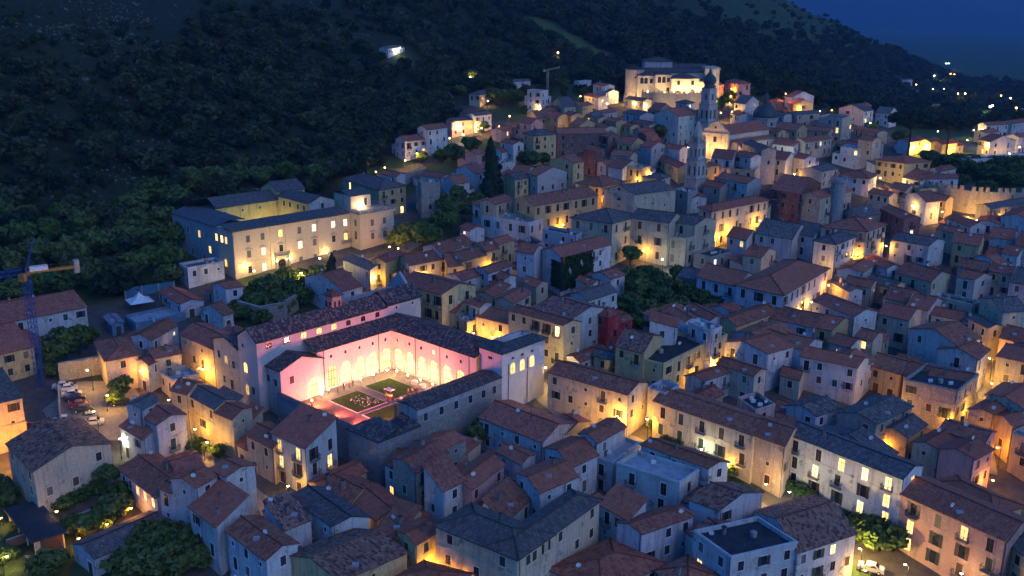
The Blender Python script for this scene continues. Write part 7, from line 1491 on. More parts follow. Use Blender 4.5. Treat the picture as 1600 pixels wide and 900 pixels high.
def tower_crane():
    x, y = -104.2, 200.7; z0 = gz(x, y); root = empty('tower_crane', (x, y, z0)); tag(root, 'blue lattice tower crane with yellow counter-jib at the left edge', 'crane')
    b = MB(); lattice(b, (0, 0, -1), (0, 0, 25.6), 1.3, 20); b.build('mast', 'metal_blue', root)
    d = Vector((8.7, 5.8, 0)).normalized(); p = Vector((0, 0, 26.4))
    b = MB(); lattice(b, p - d * .8, p - d * 30, 1.1, 24, 0, .045); b.build('jib', 'metal_blue', root)
    b = MB(); s = Vector((-d.y, d.x, 0)); b.obox(p - s * .55 + Vector((0, 0, -.5)), d * 10.6, s * .12, (0, 0, .45)); b.obox(p + s * .45 + Vector((0, 0, -.5)), d * 10.6, s * .12, (0, 0, .45))
    for k in range(11): b.obox(p - s * .5 + d * k + Vector((0, 0, -.45)), d * .12, s * 1.0, (0, 0, .12))
    for k in range(11): b.tube(p - s * .6 + d * k, p - s * .6 + d * k + Vector((0, 0, 1.0)), .03, None, 4)
    b.tube(p - s * .6 + Vector((0, 0, 1)), p - s * .6 + d * 10.6 + Vector((0, 0, 1)), .03, None, 4); b.build('counter_jib', 'metal_yellow', root)
    MB().obox(p - s * .7 + d * .8 + Vector((0, 0, -.05)), d * 3.6, s * 1.4, (0, 0, .95)).build('machine_deck', 'white_paint', root)
    MB().obox(p - s * .6 + d * 9.6 + Vector((0, 0, -1.6)), d * 1.1, s * 1.2, (0, 0, 2.9)).build('counterweight', 'concrete', root)
    b = MB(); b.tube((0, 0, 25.6), (0, 0, 26.0), .9, .8, 10); b.box(-.8, -1.9, 24.6, .5, -.7, 26.2); b.build('cab', 'metal_yellow', root)
    top = Vector((1.2, .8, 33.6)) + d * 1.0
    b = MB()
    for q in (p - s * .5, p + s * .5): b.tube(q, top, .13, .1, 6)
    for k in range(1, 6): b.tube((p - s * .5).lerp(top, k / 6), (p + s * .5).lerp(top, k / 6), .05, None, 4)
    b.build('tower_peak', 'metal_blue', root)
    b = MB(); b.tube(top, p + d * 9.0, .05, None, 5); b.tube(top, p - d * 22, .04, None, 5); b.tube(top, p - d * 12, .04, None, 5); b.build('tie_rod', 'iron', root)
tower_crane()
def small_crane():
    x, y = 17.4, 508; z0 = gz(x, y); root = empty('building_crane', (x, y, z0)); tag(root, 'thin grey building crane standing behind scaffolded white house', 'crane')
    b = MB(); lattice(b, (0, 0, 0), (0, 0, 13.2), .9, 12, 0, .06); b.build('mast', 'concrete', root); b = MB(); lattice(b, (-1.5, 0, 13.4), (6.2, -.6, 15.0), .6, 8, 0, .05); b.build('jib', 'concrete', root); MB().box(-2.2, -.4, 12.6, -1.2, .4, 13.8).build('counterweight', 'concrete', root)
small_crane()
# ------------------------------------------------------------------ vegetation
def leaf_quads(pts, nrm, size, r):
    """one small bent leaf clump (two triangles) per point"""
    n = len(pts); a = r.normal(size=(n, 3)); nn = nrm + .7 * r.normal(size=(n, 3)); nn /= np.linalg.norm(nn, axis=1)[:, None]
    a -= (a * nn).sum(1)[:, None] * nn; a /= np.linalg.norm(a, axis=1)[:, None]; c = np.cross(nn, a)
    s = size * r.uniform(.6, 1.3, (n, 1))
    V = np.stack([pts - a * s, pts + c * s * .62 + nn * s * .12, pts + a * s, pts - c * s * .62 + nn * s * .12], 1).reshape(-1, 3)
    F = np.arange(4 * n).reshape(-1, 4); return V, F
def mesh_np(name, V, F, mat):
    me = bpy.data.meshes.new(name); me.from_pydata(V.tolist(), [], F.tolist()); me.materials.append(MATS[mat]); return me
def crown_mesh(kind, seed, mat='leaf', nleaf=1500, size=.16):
    r = np.random.default_rng(seed); P = []; N = []
    if kind == 'r':
        nc = 34; d = r.normal(size=(nc, 3)); d /= np.linalg.norm(d, axis=1)[:, None]; d[:, 2] = d[:, 2] * .9 + .08
        cen = d * r.uniform(.40, .74, (nc, 1)) * np.array([1, 1, .95]); cen[:6] *= .35; rad = r.uniform(.24, .42, nc)
    elif kind == 'c':
        nc = 44; h = r.uniform(0, 1, nc) ** 1.1; ang = r.uniform(0, 6.28, nc); rr = (1 - h) * r.uniform(.35, .95, nc) + .03
        cen = np.stack([rr * np.cos(ang), rr * np.sin(ang), h * 2 - 1 - .12 * rr], 1); rad = .10 + .20 * (1 - h)
    elif kind == 'y':
        nc = 24; h = np.linspace(0, 1, nc); ang = r.uniform(0, 6.28, nc); rr = .5 * np.sin(np.clip(h * .9 + .12, 0, 1) * math.pi) ** .6 * r.uniform(.2, .6, nc)
        cen = np.stack([rr * np.cos(ang), rr * np.sin(ang), h * 2 - 1], 1); rad = .42 * np.sin(np.clip(h * .85 + .14, 0, 1) * math.pi) + .08
    else:
        nc = 46; ang = r.uniform(0, 6.28, nc); rr = np.sqrt(r.uniform(0, .92, nc)); cen = np.stack([rr * np.cos(ang), rr * np.sin(ang), .58 * np.sqrt(np.clip(1 - rr ** 2, 0, 1)) - .1 + r.uniform(-.08, .05, nc)], 1); rad = r.uniform(.16, .28, nc)
    if kind == 'c':
        h = 1 - r.uniform(0, 1, nleaf) ** .62; ang = r.uniform(0, 6.283, nleaf); tier = .5 + .5 * np.abs(np.sin(h * 26 + np.sin(ang * 3) * .9)); R_ = np.minimum(1, (1 - h) ** .62 * (.80 + .22 * np.sin(h * 7 + ang) + .12 * np.sin(ang * 2 - h * 11))) * tier * r.uniform(.45, 1.0, nleaf) ** .5 * (1 + .12 * np.sin(ang * 5 + h * 9))
        P = np.stack([R_ * np.cos(ang), R_ * np.sin(ang), h * 2 - 1 - .10 * R_], 1); d = np.stack([np.cos(ang), np.sin(ang), .3 + 0 * ang], 1); V, F = leaf_quads(P, d, size, r); return mesh_np('crown', V, F, mat)
    w = rad ** 2; k = r.choice(nc, nleaf, p=w / w.sum()); d = r.normal(size=(nleaf, 3)); d /= np.linalg.norm(d, axis=1)[:, None]
    sc = np.array([1, 1, .75]) if kind in 'rp' else np.array([1, 1, .55])
    P = cen[k] + d * sc * (rad[k] * r.uniform(.72, 1.08, nleaf))[:, None]
    V, F = leaf_quads(P, d, size, r); return mesh_np('crown', V, F, mat)
def trunk_mesh(kind, seed):
    r = random.Random(seed); b = MB()
    if kind == 'p':
        b.tube((0, 0, -1), (.02, .01, -.45), .05, .042, 8); b.tube((.02, .01, -.45), (.0, .0, -.1), .042, .034, 8)
        for k in range(7): a = k * .9 + r.random(); R = r.uniform(.35, .75); b.tube((0, 0, -.12 - .03 * k), (R * math.cos(a), R * math.sin(a), .12), .022, .008, 5)
    elif kind in 'cy': b.tube((0, 0, -1.12), (0, 0, .7), .055, .012, 7)
    else:
        b.tube((0, 0, -1), (.03, .02, -.35), .085, .06, 7); b.tube((.03, .02, -.35), (.0, .03, .3), .06, .02, 6)
        for k in range(6): a = k * 1.05 + r.random(); z = r.uniform(-.45, .0); b.tube((.02, .02, z), (.5 * math.cos(a), .5 * math.sin(a), z + r.uniform(.3, .55)), .034, .01, 5)
    return b.mesh('trunk', 'bark', True)
CROWN = {'r': [crown_mesh('r', 20 + i) for i in range(4)], 'c': [crown_mesh('c', 31, 'leaf_dark', 5200, .085)], 'y': [crown_mesh('y', 33, 'leaf_dark', 1500, .09)], 'p': [crown_mesh('p', 35, 'leaf_dark', 5200, .075), crown_mesh('p', 36, 'leaf_dark', 5200, .075)], 's': [crown_mesh('r', 40 + i, 'leaf', 900, .17) for i in range(2)]}
TRUNK = {k: trunk_mesh(k, 50) for k in 'rcypsx' if k != 'x'}
NAMES = dict(r=('broadleaf_tree', 'rounded broadleaf tree'), c=('conifer_tree', 'tall dark conifer'), y=('cypress_tree', 'slim dark cypress'), p=('umbrella_pine', 'wide umbrella pine'), s=('shrub', 'low leafy shrub'))
_o = 'first second third fourth fifth sixth seventh eighth ninth'.split(); ORD = _o + 'tenth eleventh twelfth thirteenth fourteenth fifteenth sixteenth seventeenth eighteenth nineteenth'.split() + [w for t, c in (('twent', 'twenty-'), ('thirt', 'thirty-'), ('fort', 'forty-')) for w in [t + 'ieth'] + [c + q for q in _o]]
def place_trees():
    for i, (mk, rk, kind, x, y, h, R) in enumerate(TREES):
        r = random.Random(400 + i); z = gz(x, y); nm, ph = NAMES[kind]; mark = MARKS[mk]
        root = empty(nm, (x, y, z)); lab = f'{ph} near the {mark}' + (f', {ORD[rk - 1]} from the left' if rk else '')
        if kind == 'c': lab = 'huge dark conifer towering over the yellow palace' if h > 15 else 'pointed conifer in front of the floodlit palazzo'
        if kind == 'p': lab = 'larger umbrella pine with broad flat crown at right' if R > 8 else 'smaller umbrella pine with thin bare trunk at right'
        if kind == 'y': lab = 'slim dark cypress left of the lit hillside terrace'
        tag(root, lab, 'shrub' if kind == 's' else 'tree', f'{ph}s near the {mark}')
        hz = h / 2; th = {'r': .40, 's': .12, 'c': .06, 'y': .06, 'p': .70}[kind]
        if kind == 'p': cz, sz = h * .80, R * .75
        elif kind in 'rs': sz = max(h * .47, R * .78); cz = max(h - sz * .85, sz * .72)
        else: sz = h * (1 - th) / 2; cz = h - sz
        cr = put('crown', CROWN[kind][i % len(CROWN[kind])], root, (0, 0, cz), r.uniform(0, 6.28), None, (R * r.uniform(.92, 1.08), R * r.uniform(.92, 1.08), sz))
        if kind == 'p': put('trunk', TRUNK['p'], root, (0, 0, h * .84), r.uniform(0, 6), None, (R, R, h * .86))
        elif kind in 'cy': put('trunk', TRUNK[kind], root, (0, 0, cz), 0, None, (h * .2, h * .2, sz * 1.05))
        else: put('trunk', TRUNK['r'], root, (0, 0, h * .58), r.uniform(0, 6), None, (R * .75, R * .75, h * .62))
place_trees()
def scatter(name, label, cat, pts, rot, scl, kinds, protos):
    me = bpy.data.meshes.new(name); me.from_pydata(pts.tolist(), [], [])
    for an, arr, ty in (('rot', rot, 'FLOAT'), ('scl', scl, 'FLOAT'), ('kind', kinds, 'INT')):
        at = me.attributes.new(an, ty, 'POINT'); at.data.foreach_set('value', arr.astype(np.int32 if ty == 'INT' else np.float32))
    o = tag(put(name, me), label, cat, kind='stuff')
    ng = bpy.data.node_groups.new(name, 'GeometryNodeTree'); ng.interface.new_socket('Geometry', in_out='INPUT', socket_type='NodeSocketGeometry'); ng.interface.new_socket('Geometry', in_out='OUTPUT', socket_type='NodeSocketGeometry')
    N, Lk = ng.nodes, ng.links; gi = N.new('NodeGroupInput'); go = N.new('NodeGroupOutput'); ip = N.new('GeometryNodeInstanceOnPoints'); jn = N.new('GeometryNodeJoinGeometry')
    for p in reversed(protos):
        oi = N.new('GeometryNodeObjectInfo'); oi.transform_space = 'ORIGINAL'; oi.inputs['Object'].default_value = p; oi.inputs['As Instance'].default_value = True; Lk.new(oi.outputs['Geometry'], jn.inputs[0])
    def attr(nm, ty):
        a = N.new('GeometryNodeInputNamedAttribute'); a.data_type = ty; a.inputs['Name'].default_value = nm; return a.outputs['Attribute']
    cx = N.new('ShaderNodeCombineXYZ'); Lk.new(attr('rot', 'FLOAT'), cx.inputs[2]); e2r = N.new('FunctionNodeEulerToRotation'); Lk.new(cx.outputs[0], e2r.inputs[0])
    Lk.new(gi.outputs[0], ip.inputs['Points']); Lk.new(jn.outputs[0], ip.inputs['Instance']); ip.inputs['Pick Instance'].default_value = True; Lk.new(attr('kind', 'INT'), ip.inputs['Instance Index']); Lk.new(e2r.outputs[0], ip.inputs['Rotation']); Lk.new(attr('scl', 'FLOAT'), ip.inputs['Scale'])
    Lk.new(ip.outputs[0], go.inputs[0]); md = o.modifiers.new('scatter', 'NODES'); md.node_group = ng; return o
_rp = [(-62, 352), (-52, 362), (-43, 374), (-34, 386), (-28, 402), (-20, 416), (-8, 430), (4, 446), (16, 462), (30, 478), (44, 474), (74, 484), (100, 486)]
ROADSEG = [(*a, *c) for a, c in zip(_rp[:-1], _rp[1:])]
def woods():
    # three reference trees at the wood's edge carry the crowns the mass is made of
    protos = []
    for i, (x, y) in enumerate(((-128, 282), (-134, 274), (-122, 290))):
        root = empty('broadleaf_tree', (x, y, gz(x, y))); tag(root, ('first', 'second', 'third')[i] + ' dark tree from the crane side at the edge of the wood', 'tree', 'trees at the edge of the wood')
        cm = crown_mesh('r', 60 + i, 'leaf_wood', 520, .24); V = np.zeros(len(cm.vertices) * 3); cm.vertices.foreach_get('co', V); V = V.reshape(-1, 3); V = V * np.array([3.2, 3.2, 2.7]) + np.array([0, 0, 3.4]); cm.vertices.foreach_set('co', V.reshape(-1)); cm.update()
        protos.append(put('crown', cm, root)); put('trunk', TRUNK['r'], root, (0, 0, 3.2), 0, None, (2.2, 2.2, 3.4))
    r = np.random.default_rng(77); n = 150000
    Y = r.uniform(150, 1480, n) ; X = r.uniform(-.66, .66, n) * Y + r.uniform(-20, 20, n)
    keep = r.uniform(0, 1, n) < np.minimum(1, Y / 700.0); X, Y = X[keep], Y[keep]
    d = foot_dist(X, Y); hgt = ground(X, Y)
    patch = np.sin(X * .031 + 1) * np.sin(Y * .027 + X * .011) + .5 * np.sin(X * .09 + Y * .07)
    left = sstep(-60, -160, X + .10 * (Y - 300))  # bare rocky shoulder on the far left
    high = sstep(60, 150, d)
    dens = .46 - .34 * left * high + .22 * patch - .30 * sstep(60, 140, d); dens = np.where(d < -26, 0, dens); dens *= 1 - meadow(X, Y)
    brown = sstep(.16, .22, X / Y) * sstep(.34, .28, X / Y) * sstep(880, 960, Y); dens *= 1 - .55 * brown
    edge = (d < -26) & (Y > 508) & (X > -10) & (X < 250) & (Y < 720); dens = np.where(edge, .30, dens); pl = ~edge & (d < -26) & (Y > 590) & (X / Y > .14); dens = np.where(pl, .10 + .12 * (patch > .35), dens)
    keep = r.uniform(0, 1, len(X)) < dens; X, Y, d, left, high, pl = (q[keep] for q in (X, Y, d, left, high, pl))
    sc = (.32 + 1.35 * r.uniform(0, 1, len(X)) ** 2.2) * (1 - .55 * left * high) * (1 - .48 * sstep(60, 150, d)) * np.where(Y > 700, 1.35, 1.0) * np.where(d > 120, .85, 1)
    Z = ground(X, Y) - .5
    ok = np.ones(len(X), bool)
    for nx, ny, bx, by, ax, ay, ze, det, cx, cy, R in FOOTP: ok &= np.hypot(X - cx, Y - cy) > R * .75 + 3.5
    ok &= ~((np.abs(X + 72) < 40) & (np.abs(Y - 290) < 30) & (d < 6))
    for x0, y0, x1, y1 in ROADSEG:
        t = np.clip(((X - x0) * (x1 - x0) + (Y - y0) * (y1 - y0)) / ((x1 - x0) ** 2 + (y1 - y0) ** 2), 0, 1); ok &= np.hypot(X - x0 - t * (x1 - x0), Y - y0 - t * (y1 - y0)) > 7
    pts = np.stack([X, Y, Z], 1)[ok]
    scatter('woodland', 'dark woodland covering the mountainside', 'woodland', pts, r.uniform(0, 6.28, len(pts)), sc[ok], r.integers(0, 3, len(pts)), protos)
    print('wood trees', len(pts))
    # limestone rocks on the bare shoulder
    b = MB(); b.lathe((0, 0, 0), [(.9, -.4), (1.0, .1), (.7, .55), (.2, .7)], 7); rr = random.Random(2)
    b.v = [(x * rr.uniform(.6, 1.3), y * rr.uniform(.6, 1.3), z * rr.uniform(.7, 1.2)) for x, y, z in b.v]
    rx, ry = -176.0, 372.0; ro = tag(b.build('boulder', 'rock', None, None, (rx, ry, gz(rx, ry))), 'pale limestone boulder on the scrubby slope at upper left', 'boulder')
    n = 16000; Y = r.uniform(255, 620, n); X = r.uniform(-.62, -.05, n) * Y; d = foot_dist(X, Y); pat = np.sin(X * .06 + 2) * np.sin(Y * .05 + X * .02) + .6 * np.sin(X * .15 - Y * .11)
    k = (d > 35) & (pat > .15); X, Y = X[k], Y[k]; pts = np.stack([X, Y, ground(X, Y)], 1)
    scatter('limestone_rocks', 'scattered pale limestone rocks on the mountain slope', 'rocks', pts, r.uniform(0, 6.28, len(pts)), r.uniform(.15, .6, len(pts)), np.zeros(len(pts)), [ro])
woods()
def ivy():
    # ivy hugging the front wall of its house: part of that house
    for i, row in enumerate(HOUSES):
        if row[12] != 'pale house with front wall smothered in dark ivy': continue
        root = [o for o in ROOTS if o['label'] == row[12]][0]; r = np.random.default_rng(4); tb, lr, ll, ta = math.radians(row[8]), row[10], row[11], math.radians(row[9]); ub = np.array([math.cos(tb), math.sin(tb)]); ua = np.array([math.cos(ta), math.sin(ta)]); nrm = np.array([ub[1], -ub[0], 0])
        n = 9000; u = r.uniform(-.2, lr * .62, n); z = row[7] - root.location[2] - r.uniform(0, 1, n) ** .8 * 9.5; k = np.sin(u * 1.3) + np.sin(z * 1.1 + u) > -1.55; u, z = u[k], z[k]
        P = np.stack([ub[0] * u, ub[1] * u, z], 1) + nrm[None] * r.uniform(.05, .45, len(u))[:, None]; V, F = leaf_quads(P, np.repeat(nrm[None], len(u), 0), .26, r); put('ivy', mesh_np('ivy', V, F, 'leaf_ivy'), root)
        n = 2200; u = r.uniform(0, 4.5, n); z = row[7] - root.location[2] - r.uniform(1.5, 9, n); m2 = np.array([-ua[1], ua[0], 0]); P = np.stack([ua[0] * u, ua[1] * u, z], 1) + m2[None] * r.uniform(.05, .4, n)[:, None]; V, F = leaf_quads(P, np.repeat(m2[None], n, 0), .26, r); put('ivy', mesh_np('ivy', V, F, 'leaf_ivy'), root)
ivy()

# ------------------------------------------------------------------ street lamps
LC = dict(w=(1.0, .51, .065), l=(1.0, .66, .20), n=(.97, 1.0, .74), o=(1.0, .38, .035)); LW = dict(w='amber', l='warm white', n='cold white', o='orange')
def lamp_post_mesh(h):
    b = MB(); b.tube((0, 0, -.6), (0, 0, h), .07, .045, 7); b.tube((0, 0, 0), (0, 0, .5), .12, .1, 7); b.tube((0, 0, h - .05), (0, -.7, h + .12), .035, .03, 5); return b.mesh('pole', 'iron')
def head_mesh():
    b = MB(); b.lathe((0, -.75, .12), [(.05, .18), (.26, .02), (.28, -.02), (.22, -.03)], 10); return b.mesh('lamp_shade', 'iron')
HEAD = head_mesh(); BULB = {}
for k in 'wlno': BULB[k] = MB().lathe((0, -.75, -.02), [(.02, .1), (.17, .06), (.21, -.02), (.15, -.13), (.03, -.18)], 10).mesh('bulb', 'bulb_' + k, True)
LD = {}; POST = {}
def place_lamps():
    for i, (mk, rk, x, y, h, k, P) in enumerate(LAMPS):
        z = gz(x, y); root = empty('street_lamp', (x, y, z), random.Random(i).uniform(0, 6.28)); mark = MARKS[mk]
        tag(root, f'{LW[k]} street lamp near the {mark}' + (f', {ORD[rk - 1]} from the left' if rk else ''), 'street lamp', f'{LW[k]} street lamps near the {mark}')
        if h not in POST: POST[h] = lamp_post_mesh(h)
        put('pole', POST[h], root); s = 1.0 if math.hypot(x, y) < 600 else 2.5
        put('lamp_shade', HEAD, root, (0, 0, h)); put('bulb', BULB[k], root, (0, -.75 * (1 - s), h), 0, None, (s,) * 3)
        if (k, P) not in LD:
            ld = bpy.data.lights.new('lamp_light', 'POINT'); ld.energy = P * LAMP_GAIN; ld.color = LC[k]; ld.shadow_soft_size = .3; LD[k, P] = ld
        lo = bpy.data.objects.new('lamp_light', LD[k, P]); COL.objects.link(lo); lo.parent = root; lo.location = (0, -.75, h - .45 * s)
place_lamps()
# floodlights: ground-set housings with a real lamp each
def flood(x, y, z, col, power, label, group, size=.25, bulb='bulb_l', aim=None):
    root = empty('floodlight', (x, y, z)); tag(root, label, 'floodlight', group)
    if 'FLM' not in globals():
        globals()['FLM'] = MB().box(-.22, -.16, 0, .22, .16, .12).box(-.18, -.12, .12, .18, .12, .24).mesh('housing', 'iron')
        for q in ('bulb_l', 'bulb_pink', 'bulb_w'): globals()['FL_' + q] = MB().box(-.15, -.1, .245, .15, .1, .27).mesh('lens', q)
    put('housing', FLM, root); put('lens', globals()['FL_' + bulb], root)
    ld = bpy.data.lights.new('flood_light', 'SPOT' if aim else 'POINT'); ld.energy = power * LAMP_GAIN; ld.color = col; ld.shadow_soft_size = size
    lo = bpy.data.objects.new('flood_light', ld); COL.objects.link(lo); lo.parent = root; lo.location = (0, 0, .55)
    if aim: ld.spot_size = 1.9; ld.spot_blend = .7; lo.rotation_euler = Vector(aim).to_track_quat('-Z', 'Y').to_euler()
PINK = (1.0, .19, .13); WARM = (1.0, .56, .20)
for s in (6, 13, 20, 26): flood(*mon_w(25.5, s, .25), PINK, 7000, 'small pink floodlight set in the cloister court', 'pink floodlights in the cloister court', .25, 'bulb_pink', (-.70, .64, .36))
for t in (6, 13, 19): flood(*mon_w(t, 27.5, .25), PINK, 7000, 'small pink floodlight set in the cloister court', 'pink floodlights in the cloister court', .25, 'bulb_pink', (.64, .70, .34))
for s, t in ((20.0, 2.2), (16, 2.4), (11.2, 2.2), (7.6, 2.2), (3.8, 2.4), (2.4, 4.2), (2.4, 8), (2.3, 12), (2.3, 16), (2.3, 20.2), (22.5, 3.2), (26, 4.5)):
    x, y, z = mon_w(t, s, .25); root = empty('court_lantern', (x, y, z)); tag(root, 'small glowing lantern standing along the cloister arcade', 'lantern', 'lanterns along the cloister arcade')
    MB().tube((0, 0, 0), (0, 0, .9), .05, .04, 6).tube((0, 0, 1.28), (0, 0, 1.4), .17, .05, 6).build('post', 'iron', root); MB().lathe((0, 0, .9), [(.08, 0), (.15, .12), (.15, .3), (.08, .38)], 8).build('bulb', 'bulb_l', root)
    ld = bpy.data.lights.new('lantern_light', 'POINT'); ld.energy = 140 * LAMP_GAIN; ld.color = WARM; ld.shadow_soft_size = .2; lo = bpy.data.objects.new('lantern_light', ld); COL.objects.link(lo); lo.parent = root; lo.location = (0, 0, 1.75)
for x, y, p in ((66, 483.5, 700), (74, 483.5, 900), (80, 482.5, 1500), (86, 482.5, 2000), (92, 485, 2200), (99, 488.5, 1600), (103, 489, 900), (57, 488.5, 1300), (62, 487.5, 900), (108, 492, 700)): flood(x, y, gz(x, y) + (7.0 if 65 < x < 95 else .3), (1.0, .64, .22), p * 1.1, 'ground floodlight at the foot of the castle wall', 'castle floodlights', .3)
for du, dv, zz, p in ((3.0, -1.3, 19.0, 420), (12.6, -1.3, 19.4, 330), (17.4, -1.3, 19.4, 330), (29.5, -1.3, 19.0, 420), (50.5, -6.2, 19.2, 330), (53.8, -4.5, 19.2, 330)): flood(-78 + .716 * du - .698 * dv, 264.3 + .698 * du + .716 * dv, zz, (1, .66, .22), p * .75, 'bright lamp mounted low on the palazzo front', 'palazzo front lamps')
for x, y, p in ((77.0, 393.0, 900), (81.6, 388.9, 900)): flood(x, y, gz(x, y) + 4.2, WARM, p, 'ground floodlight before the curved church front', 'church floodlights', .3, 'bulb_w')
for x, y, p in ((158, 331, 1300), (165, 328.5, 1500), (172, 327.5, 1500), (180, 328.5, 1300)): flood(x, y, gz(x, y) + .2, (1.0, .55, .14), p, 'ground floodlight below the town battlements', 'battlement floodlights', .3, 'bulb_w')
for x, y, p in ((72, 473, 1000), (84, 472, 1000), (95, 474, 1000), (61, 484, 700)): flood(x, y, gz(x, y) + .2, (1.0, .62, .22), p, 'ground floodlight outside the castle curtain wall', 'curtain wall floodlights', .3)
x0, y0 = -78 + .716 * 20 - .698 * 18, 264.3 + .698 * 20 + .716 * 18
for du, dv, zz, p in ((46, 2.2, 31.2, 420), (44, 1.0, 31.0, 250)):
    flood(-78 + .716 * du - .698 * dv, 264.3 + .698 * du + .716 * dv, zz - .5, (1, .72, .36), p, 'bright lamp on the palazzo corner terrace', 'palazzo terrace lamps')
for du, dv in ((18, 20), (26, 22)): flood(-78 + .716 * du - .698 * dv, 264.3 + .698 * du + .716 * dv, 23.0, (1.0, .80, .30), 520, 'yellow lamp hidden in the palazzo courtyard', 'palazzo courtyard lamps')

# ------------------------------------------------------------------ cars, people, furniture
def car_proto(col):
    root = empty('car', (0, 0, 0)); b = MB()
    side = [(-2.05, .35), (-2.1, .75), (-1.95, .95), (-1.2, 1.02), (-.7, 1.45), (.65, 1.48), (1.25, 1.0), (1.95, .88), (2.1, .62), (2.08, .35)]
    for p, q in zip(side, side[1:] + side[:1]):
        w = lambda z: .86 if z < 1.0 else .68
        b.poly([(p[0], -w(p[1]), p[1]), (q[0], -w(q[1]), q[1]), (q[0], w(q[1]), q[1]), (p[0], w(p[1]), p[1])])
    lo = [s for s in side if s[1] < 1.03]
    for s in (-1, 1): b.poly([(x, s * .86, z) for x, z in lo]); b.poly([(-1.2, s * .86, 1.02), (-.7, s * .68, 1.45), (.65, s * .68, 1.48), (1.25, s * .86, 1.0)])
    b.build('body', 'paint', root, col)
    g = MB()
    for s in (-1, 1): g.poly([(-1.0, s * .845, 1.06), (-.66, s * .72, 1.38), (.6, s * .72, 1.40), (1.0, s * .845, 1.05)])
    g.poly([(-1.2, -.75, 1.06), (-.76, -.6, 1.43), (-.76, .6, 1.43), (-1.2, .75, 1.06)]); g.poly([(1.24, -.75, 1.05), (.72, -.6, 1.46), (.72, .6, 1.46), (1.24, .75, 1.05)]); g.v = [(x * 1.012, y * 1.012, z + .012) for x, y, z in g.v]; g.build('windows', 'glass_dark', root)
    tm = MB().tube((0, -.1, 0), (0, .1, 0), .32, None, 12).mesh('wheel', 'rubber'); hm = MB().tube((0, -.108, 0), (0, .108, 0), .18, None, 8).mesh('rim', 'white_paint')
    for x in (-1.3, 1.3):
        for y in (-.8, .8): w = put('wheel', tm, root, (x, y, .32)); put('rim', hm, w)
    for y in (-.6, .6): MB().box(2.04, y - .18, .62, 2.11, y + .18, .76).build('headlight', 'white_paint', root); MB().box(-2.12, y - .16, .72, -2.06, y + .16, .86).build('tail_light', 'brick_pave', root)
    return root
CARC = [((.55, .55, .55), 'silver'), ((.04, .045, .06), 'dark blue'), ((.03, .03, .032), 'black'), ((.6, .6, .6), 'white'), ((.22, .23, .25), 'grey'), ((.25, .03, .03), 'dark red'), ((.12, .13, .14), 'charcoal')]
def place_cars():
    proto = car_proto((.5, .5, .5)); ordn = ['first', 'second', 'third', 'fourth', 'fifth', 'sixth', 'seventh', 'eighth', 'ninth', 'tenth', 'eleventh', 'twelfth', 'thirteenth', 'fourteenth']
    for i, (x, y, a) in enumerate(CARS):
        c = proto if i == 0 else copy_tree(proto); c.location = (x, y, gz(x, y) + .1); c.rotation_euler = (0, 0, math.radians(a)); col, nm = CARC[(i * 3 + (1 if i == 2 else 0)) % 7]
        if i == 11: col, nm = CARC[3]
        for ch in c.children:
            if ch.name.startswith('body'): ch.color = (*col, 1)
        if i < 8: tag(c, f'{nm} car, {ordn[i]} from the back in the parked row by the fence', 'car', 'cars in the car park')
        elif i < 11: tag(c, ('white car beside the red hoarding', 'second car beside the red hoarding', 'pale car under the lit tree of the car park')[i - 8], 'car', 'cars in the car park')
        else: tag(c, ('white car under the lit tree at the bottom edge', 'parked car beside the hillside house with glowing tree', 'dark car at the bend of the hillside road')[i - 11], 'car', 'cars parked in the streets')
place_cars()
def person_mesh(seed):
    r = random.Random(seed); sk = bpy.data.meshes.new('person'); st = .10 + r.uniform(0, .06)
    V = [(0, 0, .95), (0, 0, 1.15), (0, 0, 1.38), (0, 0, 1.50), (0, -.01, 1.64), (.09, 0, .9), (.1, st, .5), (.1, st * .6, .06), (.1, st * .6 - .14, .03), (-.09, 0, .9), (-.1, -st, .5), (-.1, -st * .5, .06), (-.1, -st * .5 - .14, .03), (.19, 0, 1.4), (.25, .03, 1.14), (.22, -.12, .93), (-.19, 0, 1.4), (-.25, .03, 1.14), (-.2, -.16, .98)]
    E_ = [(0, 1), (1, 2), (2, 3), (3, 4), (0, 5), (5, 6), (6, 7), (7, 8), (0, 9), (9, 10), (10, 11), (11, 12), (2, 13), (13, 14), (14, 15), (2, 16), (16, 17), (17, 18)]
    R = [.15, .14, .16, .06, .115, .10, .065, .05, .045, .10, .065, .05, .045, .07, .05, .045, .07, .05, .045]
    sk.from_pydata(V, E_, []); o = bpy.data.objects.new('person_skin', sk); COL.objects.link(o); md = o.modifiers.new('skin', 'SKIN'); md.use_smooth_shade = True
    for i, sv in enumerate(sk.skin_vertices[0].data): sv.radius = (R[i], R[i] * .8); sv.use_root = (i == 0)
    sb = o.modifiers.new('sub', 'SUBSURF'); sb.levels = 1; sb.render_levels = 1
    dg = bpy.context.evaluated_depsgraph_get(); me = bpy.data.meshes.new_from_object(o.evaluated_get(dg)); me.name = 'person'; bpy.data.objects.remove(o)
    me.materials.clear(); me.materials.append(MATS['cloth']); me.materials.append(MATS['skin']); me.materials.append(MATS['trousers']); me.materials.append(MATS['hair'])
    for p in me.polygons:
        c = p.center; p.material_index = 3 if c.z > 1.68 or (c.z > 1.56 and c.y > .05) else 1 if c.z > 1.47 or (abs(c.x) > .17 and c.z < 1.02) else 2 if c.z < .92 else 0
    return me
simple('skin', (.42, .24, .16), .6); simple('trousers', (.03, .035, .05), .9); simple('hair', (.03, .02, .015), .7)
